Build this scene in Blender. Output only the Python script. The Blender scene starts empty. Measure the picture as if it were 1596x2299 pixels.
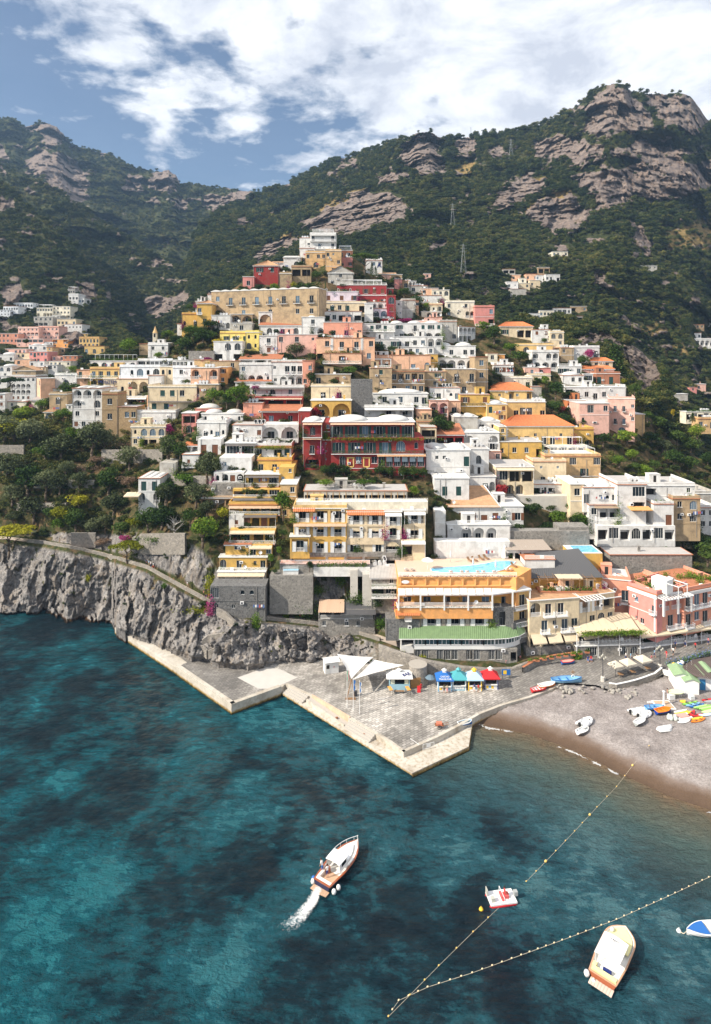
import bpy,bmesh,math,random
import numpy as np
from mathutils import Vector as V3,Matrix
rg=range
en_=enumerate
S=bpy.context.scene
COL=S.collection
R=random.Random(7)
rad=math.radians
CX,HY,FP,CAMZ=798.0,800.0,1400.0,70.0
cam=bpy.data.cameras.new('camera')
cam.sensor_fit='HORIZONTAL'
cam.sensor_width=36.0
cam.lens=36.0*FP/1596.0
cam.shift_y=-(1149.5-HY)/1596.0
cam.clip_start=1.0
cam.clip_end=30000.0
camo=bpy.data.objects.new('camera',cam)
camo.location=(0,0,CAMZ)
camo.rotation_euler=(rad(90),0,0)
COL.objects.link(camo)
S.camera=camo
LIGHT=V3((3.65,1.55,-3.05)).normalized()
sun=bpy.data.lights.new('sun','SUN')
sun.energy=5.0
sun.angle=rad(0.6)
sun.color=(1.0,0.91,0.77)
suno=bpy.data.objects.new('sun',sun)
suno.rotation_euler=LIGHT.to_track_quat('-Z','Y').to_euler()
suno.location=(-200,-50,400)
COL.objects.link(suno)
SUN_EL=math.asin(-LIGHT.z)
SUN_ROT=math.atan2(-LIGHT.x,-LIGHT.y)
world=bpy.data.worlds.new('World')
S.world=world
world.use_nodes=True
class NT:
 """small helper to wire shader nodes"""
 def __init__(s,tree):
  s.t=tree
 def n(s,typ,**kw):
  nd=s.t.nodes.new(typ)
  ins=kw.pop('i',{})
  for k,v in kw.items():
   setattr(nd,k,v)
  for k,v in ins.items():
   if isinstance(v,tuple)and len(v)==2 and hasattr(v[0],'outputs'):
    s.t.links.new(v[0].outputs[v[1]],nd.inputs[k])
   elif hasattr(v,'outputs'):
    s.t.links.new(v.outputs[0],nd.inputs[k])
   else:
    nd.inputs[k].default_value=v
  return nd
 def math(s,op,a,b=0.0,c=None,clamp=False):
  i={0:a,1:b}
  if c is not None:
   i[2]=c
  return s.n('ShaderNodeMath',operation=op,use_clamp=clamp,i=i)
 def mix(s,f,a,b,bt='MIX'):
  nd=s.t.nodes.new('ShaderNodeMix')
  nd.data_type='RGBA'
  nd.blend_type=bt
  for idx,v in((0,f),(6,a),(7,b)):
   if isinstance(v,tuple)and len(v)==2 and hasattr(v[0],'outputs'):
    s.t.links.new(v[0].outputs[v[1]],nd.inputs[idx])
   elif hasattr(v,'outputs'):
    s.t.links.new(v.outputs[2]if v.bl_idname=='ShaderNodeMix' else v.outputs[0],nd.inputs[idx])
   else:
    nd.inputs[idx].default_value=(tuple(v)+(1,))if isinstance(v,(tuple,list))and len(v)==3 else v
  return nd
 def ramp(s,f,stops,mode='LINEAR'):
  nd=s.t.nodes.new('ShaderNodeValToRGB')
  cr=nd.color_ramp
  cr.interpolation=mode
  while len(cr.elements)<len(stops):
   cr.elements.new(0.5)
  for e,(p,c)in zip(cr.elements,stops):
   e.position=p
   e.color=(c,c,c,1)if isinstance(c,(int,float))else tuple(c)+(1,)
  if isinstance(f,tuple):
   s.t.links.new(f[0].outputs[f[1]],nd.inputs[0])
  else:
   s.t.links.new(f.outputs[0],nd.inputs[0])
  return nd
 def noise(s,vec,scale,detail=5,rough=0.55,dist=0.0,**kw):
  return s.n('ShaderNodeTexNoise',i={'Vector':vec,'Scale':scale,'Detail':detail,'Roughness':rough,'Distortion':dist},**kw)
 def link(s,a,ao,b,bi):
  s.t.links.new(a.outputs[ao],b.inputs[bi])
def make_world():
 w=NT(world.node_tree)
 w.t.nodes.clear()
 sky=w.n('ShaderNodeTexSky',sky_type='NISHITA')
 sky.sun_disc=False
 sky.sun_elevation=SUN_EL
 sky.sun_rotation=SUN_ROT
 sky.altitude=70
 sky.air_density=1.0
 sky.dust_density=1.6
 sky.ozone_density=3.0
 tc=w.n('ShaderNodeTexCoord')
 sep=w.n('ShaderNodeSeparateXYZ',i={0:(tc,'Generated')})
 zz=w.math('MAXIMUM',(sep,2),0.02)
 zs=w.math('ADD',zz,0.16)
 cu=w.math('DIVIDE',(sep,0),zs)
 cv=w.math('DIVIDE',(sep,1),zs)
 vec=w.n('ShaderNodeCombineXYZ',i={0:cu,1:cv,2:0.37})
 big=w.noise(vec,1.5,4,0.5,0.3)
 mid=w.noise(vec,5.6,10,0.57,0.15)
 dv=w.math('MAXIMUM',w.math('ABSOLUTE',(sep,1)),0.3)
 ax=w.math('DIVIDE',(sep,0),dv)
 elv=w.math('DIVIDE',(sep,2),dv)
 cov=w.math('ADD',ax,w.math('MULTIPLY_ADD',elv,1.55,-0.36))
 covc=w.n('ShaderNodeClamp',i={0:cov,1:-0.32,2:0.48})
 s1=w.math('MULTIPLY_ADD',covc,0.62,w.math('MULTIPLY',big,0.50))
 s2=w.math('MULTIPLY_ADD',mid,0.85,s1)
 mask=w.ramp(s2,[(0.66,0.0),(0.71,0.30),(0.79,0.88),(0.90,1.0)])
 shade=w.noise(vec,3.4,9,0.62,0.3)
 sh2=w.math('MULTIPLY_ADD',s2,-0.16,w.math('ADD',shade,0.13))
 ccol=w.ramp(sh2,[(0.36,(6.2,6.5,7.3)),(0.45,(8.2,8.4,8.9)),(0.52,(9.7,9.8,10.1)),(0.62,(10.8,10.8,10.9))])
 veil=w.math('MULTIPLY_ADD',mask,0.93,0.03)
 mx=w.mix(veil,sky,ccol)
 bg=w.n('ShaderNodeBackground',i={'Strength':0.082})
 w.link(mx,2,bg,'Color')
 out=w.n('ShaderNodeOutputWorld')
 w.link(bg,0,out,'Surface')
make_world()
S.view_settings.view_transform='Standard'
S.view_settings.look='None'
S.view_settings.exposure=0.56
S.view_settings.gamma=1.0
S.view_settings.use_curve_mapping=False
S.cycles.use_denoising=True
S.cycles.max_bounces=6
S.cycles.diffuse_bounces=3
S.cycles.glossy_bounces=2
S.cycles.transparent_max_bounces=8
S.cycles.caustics_reflective=False
S.cycles.caustics_refractive=False
S.cycles.volume_bounces=0
def W(x,y,d):
 """survey point (photo x, photo y, distance) -> place"""
 return V3(((x-CX)/FP*d,d,CAMZ-(y-HY)/FP*d))
def G(x,y,z=0.0):
 """survey point known to lie at height z"""
 d=(CAMZ-z)*FP/(y-HY)
 return V3(((x-CX)/FP*d,d,z))
_ZO={'P':(0,0,1.0),'1':(0,617.3,.2461),'2':(336.7,493.8,.2461),'3':(673.4,493.8,.2461),'4':(1066.2,561.2,.3319),'5':(0,841.8,.2461),'6':(336.7,841.8,.2461),'7':(645.4,841.8,.2461),'8':(954.0,841.8,.2461),'9':(1259.3,897.9,.211),'10':(448.9,1066.2,.1758),'11':(617.3,1066.2,.211),'12':(841.8,1178.5,.2461),'13':(1178.5,1178.5,.2616),'14':(673.4,1431.0,.3165),'15':(1150.4,1459.0,.2792),'16':(0,1178.5,.3516),'20':(841.8,1481.5,.3377),'21':(718.3,1459.0,.2456),'22':(1403.0,1459.0,.2112),'26':(841.8,1599.4,.307)}
def zp(z,x,y):
 o=_ZO[z]
 return o[0]+x*o[2],o[1]+y*o[2]
def _h(i,j,k):
 n=(i*374761393+j*668265263+k*1274126177)&0xffffffff
 n=((n^(n>>13))*1274126177)&0xffffffff
 n=n^(n>>16)
 return(n&0xffff)/65535.0
def vnoise(p):
 p=np.asarray(p,dtype=np.float64)
 i=np.floor(p).astype(np.int64)
 f=p-i
 u=f*f*f*(f*(f*6-15)+10)
 x,y,z=i[...,0],i[...,1],i[...,2]
 r=0
 for a in(0,1):
  wx=u[...,0]if a else 1-u[...,0]
  for b in(0,1):
   wy=u[...,1]if b else 1-u[...,1]
   for c in(0,1):
    wz=u[...,2]if c else 1-u[...,2]
    r=r+wx*wy*wz*_h(x+a,y+b,z+c)
 return r*2-1
def fbm(p,octs=4,lac=2.03,gain=0.5,ridge=False):
 p=np.asarray(p,dtype=np.float64)
 a,s,t=1.0,0.0,0.0
 for o in rg(octs):
  v=vnoise(p+o*17.3)
  if ridge:
   v=1-2*np.abs(v)
  s=s+a*v
  t+=a
  p=p*lac
  a*=gain
 return s/t
def facets(p,tilt=0.7):
 """angular broken faces: every cell of a jittered lattice is one tilted plane"""
 sh=p.shape[:-1]
 p=p.reshape(-1,3)
 i=np.floor(p).astype(np.int64)
 best=np.full(len(p),9e9)
 val=np.zeros(len(p))
 for a in(-1,0,1):
  for b in(-1,0,1):
   for c in(-1,0,1):
    x,y,z=i[:,0]+a,i[:,1]+b,i[:,2]+c
    h=[_h(x+11*k,y+7*k,z+3*k)for k in rg(6)]
    rel=p-np.stack([x+h[0],y+h[1],z+h[2]],-1)
    d=(rel**2).sum(1)
    m=d<best
    v=h[3]-.5+tilt*(rel[:,0]*(h[4]*2-1)+rel[:,2]*(h[5]*2-1))
    val=np.where(m,v,val)
    best=np.where(m,d,best)
 return val.reshape(sh)
def in_poly(px,py,poly):
 r=np.zeros(px.shape,bool)
 n=len(poly)
 j=n-1
 for i in rg(n):
  xi,yi=poly[i]
  xj,yj=poly[j]
  c=((yi>py)!=(yj>py))&(px<(xj-xi)*(py-yi)/((yj-yi)or 1e-9)+xi)
  r^=c
  j=i
 return r
def tag(o,label=None,cat=None,group=None,kind=None):
 if label:
  o['label']=label
 if cat:
  o['category']=cat
 if group:
  o['group']=group
 if kind:
  o['kind']=kind
 return o
def link(name,data,pr_=None,loc=None,rot=None,scale=None):
 o=bpy.data.objects.new(name,data)
 if pr_ is not None:
  o.parent=pr_
 if loc is not None:
  o.location=loc
 if rot is not None:
  o.rotation_euler=rot
 if scale is not None:
  o.scale=scale if hasattr(scale,'__len__')else(scale,)*3
 COL.objects.link(o)
 return o
def empty(name,loc,rotz=0.0):
 o=bpy.data.objects.new(name,None)
 o.location=loc
 o.rotation_euler=(0,0,rotz)
 o.empty_display_size=0.5
 COL.objects.link(o)
 return o
class MB:
 """collects faces with material slots, builds ONE mesh"""
 def __init__(s):
  s.v,s.f,s.m=[],[],[]
 def face(s,pts,m=0):
  n=len(s.v)
  s.v.extend(tuple(p)for p in pts)
  s.f.append(tuple(rg(n,n+len(pts))))
  s.m.append(m)
 def box(s,x0,y0,z0,x1,y1,z1,m=0,bottom=True):
  n=len(s.v)
  s.v+=[(x0,y0,z0),(x1,y0,z0),(x1,y1,z0),(x0,y1,z0),(x0,y0,z1),(x1,y0,z1),(x1,y1,z1),(x0,y1,z1)]
  fs=[(0,1,5,4),(1,2,6,5),(2,3,7,6),(3,0,4,7),(4,5,6,7)]
  if bottom:
   fs.append((3,2,1,0))
  for f in fs:
   s.f.append(tuple(n+k for k in f))
   s.m.append(m)
  return s
 def tube(s,a,b,r0,r1=None,n=6,m=0,caps=True):
  a,b=V3(a),V3(b)
  r1=r0 if r1 is None else r1
  d=(b-a)
  if d.length<1e-6:
   return s
  q=d.normalized().to_track_quat('Z','Y')
  k=len(s.v)
  for p,r in((a,r0),(b,r1)):
   for i in rg(n):
    t=2*math.pi*i/n
    s.v.append(tuple(p+q@V3((r*math.cos(t),r*math.sin(t),0))))
  for i in rg(n):
   j=(i+1)%n
   s.f.append((k+i,k+j,k+n+j,k+n+i))
   s.m.append(m)
  if caps:
   s.f.append(tuple(k+n-1-i for i in rg(n)))
   s.m.append(m)
   s.f.append(tuple(k+n+i for i in rg(n)))
   s.m.append(m)
  return s
 def path(s,pts,r,n=5,m=0):
  for a,b in zip(pts[:-1],pts[1:]):
   s.tube(a,b,r,r,n,m)
  return s
 def lathe(s,prof,n=12,m=0,c=(0,0,0),sx=1.0,sy=1.0):
  k=len(s.v)
  for r,z in prof:
   for i in rg(n):
    t=2*math.pi*i/n
    s.v.append((c[0]+r*sx*math.cos(t),c[1]+r*sy*math.sin(t),c[2]+z))
  for a in rg(len(prof)-1):
   for i in rg(n):
    j=(i+1)%n
    s.f.append((k+a*n+i,k+a*n+j,k+(a+1)*n+j,k+(a+1)*n+i))
    s.m.append(m)
  s.f.append(tuple(k+n-1-i for i in rg(n)))
  s.m.append(m)
  s.f.append(tuple(k+(len(prof)-1)*n+i for i in rg(n)))
  s.m.append(m)
  return s
 def grid(s,fn,nu,nv,m=0,flip=False):
  k=len(s.v)
  for j in rg(nv+1):
   for i in rg(nu+1):
    s.v.append(tuple(fn(i/nu,j/nv)))
  for j in rg(nv):
   for i in rg(nu):
    a=k+j*(nu+1)+i
    q=(a,a+1,a+nu+2,a+nu+1)
    s.f.append(q[::-1]if flip else q)
    s.m.append(m)
  return s
 def mesh(s,name,mats,smooth=False):
  me=bpy.data.meshes.new(name)
  me.from_pydata(s.v,[],s.f)
  for mt in(mats if isinstance(mats,(list,tuple))else[mats]):
   me.materials.append(mt)
  if any(s.m):
   me.polygons.foreach_set('material_index',s.m)
  if smooth:
   me.polygons.foreach_set('use_smooth',[True]*len(s.f))
  me.update()
  s.v,s.f,s.m=[],[],[]
  return me
 def obj(s,name,mats,pr_=None,smooth=False,loc=None):
  return link(name,s.mesh(name,mats,smooth),pr_,loc)
def NM(name,verts,faces,mats,attrs=None,smooth=True):
 """faces: (n,4) or (n,3) int array"""
 me=bpy.data.meshes.new(name)
 nv,nf,k=len(verts),len(faces),faces.shape[1]
 me.vertices.add(nv)
 me.vertices.foreach_set('co',np.ascontiguousarray(verts,dtype=np.float32).ravel())
 me.loops.add(nf*k)
 me.loops.foreach_set('vertex_index',np.ascontiguousarray(faces,dtype=np.int32).ravel())
 me.polygons.add(nf)
 me.polygons.foreach_set('loop_start',np.arange(0,nf*k,k,dtype=np.int32))
 me.polygons.foreach_set('loop_total',np.full(nf,k,dtype=np.int32))
 if smooth:
  me.polygons.foreach_set('use_smooth',np.ones(nf,bool))
 for mt in(mats if isinstance(mats,(list,tuple))else[mats]):
  me.materials.append(mt)
 for an,av in(attrs or{}).items():
  at=me.attributes.new(an,'FLOAT','POINT')
  at.data.foreach_set('value',np.ascontiguousarray(av,dtype=np.float32).ravel())
 me.update(calc_edges=True)
 me.validate()
 return me
def grid_faces(nr,nc):
 a=np.arange(nr*nc).reshape(nr,nc)
 return np.stack([a[:-1,:-1],a[:-1,1:],a[1:,1:],a[1:,:-1]],-1).reshape(-1,4)
def new_mat(name):
 m=bpy.data.materials.new(name)
 m.use_nodes=True
 m.node_tree.nodes.clear()
 w=NT(m.node_tree)
 b=w.n('ShaderNodeBsdfPrincipled')
 o=w.n('ShaderNodeOutputMaterial')
 w.link(b,0,o,0)
 return m,w,b
_MC={}
def plain(name,c,rough=0.6,metal=0.0,spec=0.4,var=0.12,scale=3.0):
 """a painted or natural surface with a little procedural unevenness"""
 if name in _MC:
  return _MC[name]
 m,w,b=new_mat(name)
 tc=w.n('ShaderNodeTexCoord')
 nz=w.noise((tc,'Object'),scale,5,0.6)
 mul=w.math('MULTIPLY_ADD',nz,var*2,1-var)
 col=w.mix(1.0,c,(1,1,1),'MULTIPLY')
 w.link(mul,0,col,7)
 w.link(col,2,b,'Base Color')
 b.inputs['Roughness'].default_value=rough
 b.inputs['Metallic'].default_value=metal
 b.inputs['Specular IOR Level'].default_value=spec
 _MC[name]=m
 return m
def plaster(name,c,dirt=0.25,grime=(0.20,0.16,0.12)):
 """painted plaster: faint blotches, weather streaks running down, fine grain"""
 key='plaster_'+name
 if key in _MC:
  return _MC[key]
 m,w,b=new_mat(key)
 tc=w.n('ShaderNodeTexCoord')
 oi=w.n('ShaderNodeObjectInfo')
 off=w.n('ShaderNodeVectorMath',operation='MULTIPLY_ADD',i={0:(oi,'Location'),1:(0.31,0.17,0.23),2:(tc,'Object')})
 st=w.n('ShaderNodeMapping',i={'Vector':off,'Scale':(1.3,1.3,0.16)})
 n1=w.noise(st,1.1,6,0.65,0.3)
 n2=w.noise(off,0.55,5,0.6)
 n3=w.noise(off,7.0,3,0.6)
 f1=w.ramp(n1,[(0.50,0.0),(0.72,1.0)])
 f2=w.ramp(n2,[(0.45,0.0),(0.64,1.0)])
 ff=w.math('MULTIPLY',w.math('MAXIMUM',f1,f2),dirt)
 base=w.mix(n3,tuple(x*0.93 for x in c),tuple(min(1,x*1.05)for x in c))
 col=w.mix(ff,base,tuple(0.5*g+0.35*x for g,x in zip(grime,c)))
 w.link(col,2,b,'Base Color')
 b.inputs['Roughness'].default_value=0.85
 b.inputs['Specular IOR Level'].default_value=0.2
 bp=w.n('ShaderNodeBump',i={'Strength':0.25,'Distance':0.05,'Height':n3})
 w.link(bp,0,b,'Normal')
 _MC[key]=m
 return m
def stone(name,c1,c2,scale=1.6,mortar=(0.30,0.28,0.25),bump=0.6):
 """rough rubble masonry"""
 key='stone_'+name
 if key in _MC:
  return _MC[key]
 m,w,b=new_mat(key)
 tc=w.n('ShaderNodeTexCoord')
 nz=w.noise((tc,'Object'),1.5,3)
 wv=w.n('ShaderNodeVectorMath',operation='MULTIPLY_ADD',i={0:(nz,'Color'),1:(0.25,0.25,0.25),2:(tc,'Object')})
 v1=w.n('ShaderNodeTexVoronoi',i={'Vector':wv,'Scale':scale})
 v2=w.n('ShaderNodeTexVoronoi',feature='DISTANCE_TO_EDGE',i={'Vector':wv,'Scale':scale})
 sp=w.n('ShaderNodeSeparateColor',i={0:(v1,'Color')})
 base=w.mix((sp,0),c1,c2)
 big=w.noise((tc,'Object'),0.25,4)
 base2=w.mix(w.ramp(big,[(0.4,0.0),(0.7,0.6)]),base,tuple(x*0.55 for x in c1))
 e=w.ramp(v2,[(0.0,1.0),(0.07,0.0)])
 col=w.mix(e,base2,mortar)
 w.link(col,2,b,'Base Color')
 b.inputs['Roughness'].default_value=0.95
 b.inputs['Specular IOR Level'].default_value=0.15
 hh=w.ramp(v2,[(0.0,0.0),(0.12,1.0)])
 bp=w.n('ShaderNodeBump',i={'Strength':bump,'Distance':0.12,'Height':hh})
 w.link(bp,0,b,'Normal')
 _MC[key]=m
 return m
def glass_mat(name,c=(0.02,0.03,0.04),rough=0.08):
 if name in _MC:
  return _MC[name]
 m,w,b=new_mat(name)
 oi=w.n('ShaderNodeObjectInfo')
 k=w.math('MULTIPLY_ADD',(oi,'Random'),1.6,0.4)
 col=w.mix(1.0,c,(1,1,1),'MULTIPLY')
 w.link(k,0,col,7)
 w.link(col,2,b,'Base Color')
 b.inputs['Roughness'].default_value=rough
 b.inputs['Specular IOR Level'].default_value=0.35
 _MC[name]=m
 return m
def pl(pts):
 a=np.array(pts,dtype=float)
 return lambda x:np.interp(x,a[:,0],a[:,1])
c0y=pl([(-400,1366),(-100,1374),(0,1382),(80,1386),(150,1408),(200,1404),(258,1412),(330,1440),(440,1480),(500,1492),(560,1497),(600,1490),(650,1484),(740,1478),(800,1482),(860,1497),(960,1516),(1100,1514),(1180,1499),(1260,1475),(1350,1462),(1450,1452),(1600,1422),(2000,1350)])
c0z=pl([(-400,-1.5),(250,-1.5),(262,1.5),(1000,1.6),(1180,2.0),(1300,2.8),(1600,4.5),(2000,6)])
c1y=pl([(-400,1205),(0,1212),(100,1222),(180,1236),(258,1256),(330,1278),(400,1318),(440,1340),(480,1362),(540,1384),(600,1393),(700,1403),(780,1418),(860,1443),(960,1480),(1060,1492),(1140,1494),(1180,1483),(1260,1466),(1350,1452),(1450,1440),(1600,1410),(2000,1340)])
c1o=pl([(-400,10),(0,9),(150,8),(258,9),(330,9),(440,9),(540,8),(640,7),(740,6),(860,4),(960,2.5),(1060,1.5),(1180,0.6),(1300,0.5),(2000,0.5)])
c3y=pl([(-400,1170),(0,1178),(100,1190),(200,1200),(300,1195),(400,1200),(470,1245),(520,1330),(600,1345),(625,1290),(700,1282),(780,1290),(860,1330),(960,1400),(1060,1430),(1180,1420),(1260,1400),(1350,1390),(1600,1360),(2000,1300)])
c3o=pl([(-400,6),(200,5),(400,5),(520,3),(600,2.5),(700,4),(860,4),(960,4),(1180,3),(1350,3),(2000,4)])
c4y=pl([(-400,1080),(0,1090),(250,1100),(450,1100),(550,1120),(650,1140),(800,1140),(960,1140),(1060,1180),(1200,1195),(1350,1205),(1600,1215),(2000,1200)])
c4d=pl([(-400,196),(0,192),(250,184),(450,170),(550,163),(650,162),(800,162),(960,163),(1060,165),(1200,168),(1350,176),(1600,184),(2000,190)])
csy=pl([(-400,925),(0,925),(60,918),(110,880),(160,845),(200,815),(270,800),(330,782),(400,745),(450,690),(520,650),(580,612),(640,592),(690,560),(730,545),(770,560),(830,605),(880,640),(950,668),(1020,690),(1100,715),(1200,760),(1280,800),(1380,850),(1430,905),(1480,960),(1540,1010),(1600,1050),(2000,1080)])
csd=pl([(-400,228),(0,226),(110,232),(200,245),(330,255),(450,262),(580,285),(690,300),(770,300),(880,290),(1020,285),(1100,280),(1200,272),(1300,262),(1430,250),(1600,240),(2000,240)])
def profile(x):
 """near hill: picture heights (descending) and distances along one sight column"""
 y0,z0=float(c0y(x)),float(c0z(x))
 d0=(CAMZ-z0)*FP/(y0-HY)
 y1=float(c1y(x));d1=d0+float(c1o(x))
 z1=CAMZ-(y1-HY)/FP*d1
 d2=d1+3.0
 y2=HY+(CAMZ-z1)*FP/d2
 y3=min(float(c3y(x)),y2-4);d3=d2+float(c3o(x))
 y4=min(float(c4y(x)),y3-6);d4=max(float(c4d(x)),d3+2)
 ys=float(csy(x));ds=float(csd(x))
 t=np.linspace(0,1,41)[1:]
 yy=y4+(ys-y4)*t
 dd=d4+(ds-d4)*t**1.25
 return np.concatenate([[y0,y1,y2,y3,y4],yy]),np.concatenate([[d0,d1,d2,d3,d4],dd])
_PF={}
def hill_d(x,y):
 k=round(x/4.0)
 if k not in _PF:
  _PF[k]=profile(k*4.0)
 yy,dd=_PF[k]
 return float(np.interp(-y,-yy,dd))
def P_(poly,z):
 return[zp(z,*p)for p in poly]
ROCK=[[(1281,253),(1323,218),(1372,186),(1415,195),(1439,235),(1467,284),(1439,302),(1351,309),(1309,302),(1309,260)],[(1450,212),(1559,212),(1585,274),(1541,309),(1492,284),(1457,239)],[(1193,320),(1232,302),(1351,320),(1351,358),(1281,365),(1210,358)],[(1362,337),(1432,316),(1527,337),(1555,365),(1596,365),(1900,380),(1900,440),(1596,428),(1492,450),(1386,464),(1327,443),(1281,400),(1316,383),(1386,386),(1439,365)],[(1105,474),(1126,429),(1175,393),(1228,411),(1204,436),(1151,471)],[(1168,481),(1232,443),(1288,436),(1337,485),(1302,523),(1246,531),(1211,499)],[(1408,495),(1432,502),(1457,548),(1471,583),(1439,569),(1418,527)],[(1330,611),(1351,604),(1372,636),(1365,657),(1330,636)],[(906,326),(941,300),(983,303),(1001,379),(994,397),(959,393),(885,365)],[(663,509),(748,463),(786,439),(821,428),(885,432),(927,477),(892,509),(814,520),(765,534),(674,527)],[(561,576),(589,555),(667,527),(674,537),(621,576),(565,593)],[(1010,318),(1060,312),(1075,345),(1020,350)],[(840,395),(905,385),(925,410),(850,415)],[(1075,350),(1120,330),(1150,345),(1100,372)],[(520,500),(545,485),(560,500),(535,515)],[(740,380),(790,362),(800,380),(750,392)],[(54,288),(105,275),(141,298),(151,319),(116,319),(81,302)],[(60,379),(77,330),(105,333),(141,348),(197,393),(197,450),(176,450),(141,428),(105,414)],[(-60,310),(0,326),(32,355),(28,372),(0,369),(-60,360)],[(327,421),(352,390),(376,381),(397,390),(401,435),(369,432)],[(271,421),(292,386),(330,400),(309,428)],[(454,435),(527,435),(561,432),(561,449),(485,474),(457,463)],[(176,639),(204,639),(218,678),(197,678)],[(316,681),(352,667),(436,657),(429,681),(352,713)],[(0,640),(46,640),(70,664),(35,681),(0,681)],[(135,738),(169,730),(186,773),(169,790),(138,766)],[(1295,760),(1348,748),(1391,767),(1441,787),(1491,827),(1488,860),(1441,884),(1415,864),(1398,800),(1365,780),(1298,787)],[(330,585),(360,575),(372,592),(340,604)],[(-10,440),(20,448),(22,470),(-10,472)]]
DRY=[[(1130,465),(1190,400),(1230,400),(1200,430),(1150,470)],[(1180,470),(1250,430),(1300,428),(1255,445),(1190,478)],[(700,478),(790,430),(830,420),(800,440),(720,482)],[(620,540),(670,505),(690,500),(640,545)],[(1490,520),(1596,490),(1900,480),(1900,600),(1596,560),(1500,560)],[(560,610),(600,585),(610,600),(575,620)],[(1020,380),(1060,365),(1080,375),(1040,400)],[(1430,740),(1480,720),(1500,745),(1450,765)],[(1480,780),(1540,770),(1545,795),(1490,800)]]
def zone(px,py,polys,jit):
 q=np.stack([px/26.0,py/18.0,np.zeros_like(px)],-1)
 jx=fbm(q,4)*jit*1.6
 jy=fbm(q+31.7,4)*jit
 r=np.zeros(px.shape,bool)
 for p in polys:
  r|=in_poly(px+jx,py+jy,p)
 return r
def blur(a,n=1):
 a=a.astype(float)
 for _ in rg(n):
  b=np.pad(a,1,mode='edge')
  a=(b[:-2,1:-1]+b[2:,1:-1]+b[1:-1,:-2]+b[1:-1,2:]+2*b[1:-1,1:-1])/6
 return a
def land_mat():
 m,w,b=new_mat('hillside_ground')
 geo=w.n('ShaderNodeNewGeometry')
 rock=w.n('ShaderNodeAttribute',attribute_name='rock')
 dry=w.n('ShaderNodeAttribute',attribute_name='dry')
 P=(geo,'Position')
 mp=w.n('ShaderNodeMapping',i={'Vector':P,'Rotation':(0.12,0.22,0.3),'Scale':(0.22,0.22,1.0)})
 strata=w.noise(mp,0.16,8,0.68,0.6)
 vert=w.n('ShaderNodeMapping',i={'Vector':P,'Scale':(1.0,1.0,0.14)})
 streak=w.noise(vert,0.12,8,0.7,0.5)
 fine=w.noise(P,0.35,9,0.72)
 c1=w.ramp(strata,[(0.28,(0.085,0.075,0.075)),(0.46,(0.21,0.175,0.16)),(0.60,(0.31,0.265,0.235)),(0.78,(0.40,0.36,0.33))])
 c2=w.ramp(streak,[(0.30,(0.10,0.085,0.085)),(0.50,(0.28,0.215,0.185)),(0.64,(0.36,0.25,0.18)),(0.80,(0.40,0.36,0.33))])
 rc=w.mix(0.5,c1,c2)
 fr=w.ramp(fine,[(0.30,0.35),(0.55,1.0),(0.75,1.25)])
 rc2=w.mix(1.0,rc,fr,'MULTIPLY')
 gn=w.noise(P,0.09,8,0.65)
 gc=w.ramp(gn,[(0.30,(0.018,0.026,0.010)),(0.5,(0.045,0.055,0.020)),(0.66,(0.10,0.09,0.035)),(0.8,(0.20,0.14,0.06))])
 dn=w.noise(P,0.2,6,0.65)
 dc=w.ramp(dn,[(0.3,(0.10,0.09,0.03)),(0.5,(0.28,0.20,0.08)),(0.7,(0.36,0.24,0.11))])
 g2=w.mix((dry,'Fac'),gc,dc)
 rk=w.ramp((rock,'Fac'),[(0.30,0.0),(0.62,1.0)])
 col=w.mix(rk,g2,rc2)
 w.link(col,2,b,'Base Color')
 b.inputs['Roughness'].default_value=0.95
 b.inputs['Specular IOR Level'].default_value=0.1
 hs=w.math('ADD',w.math('MULTIPLY',strata,1.5),fine)
 bp=w.n('ShaderNodeBump',i={'Strength':0.9,'Distance':3.0,'Height':hs})
 w.link(bp,0,b,'Normal')
 return m
LAND=land_mat()
SHEETS={}
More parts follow.
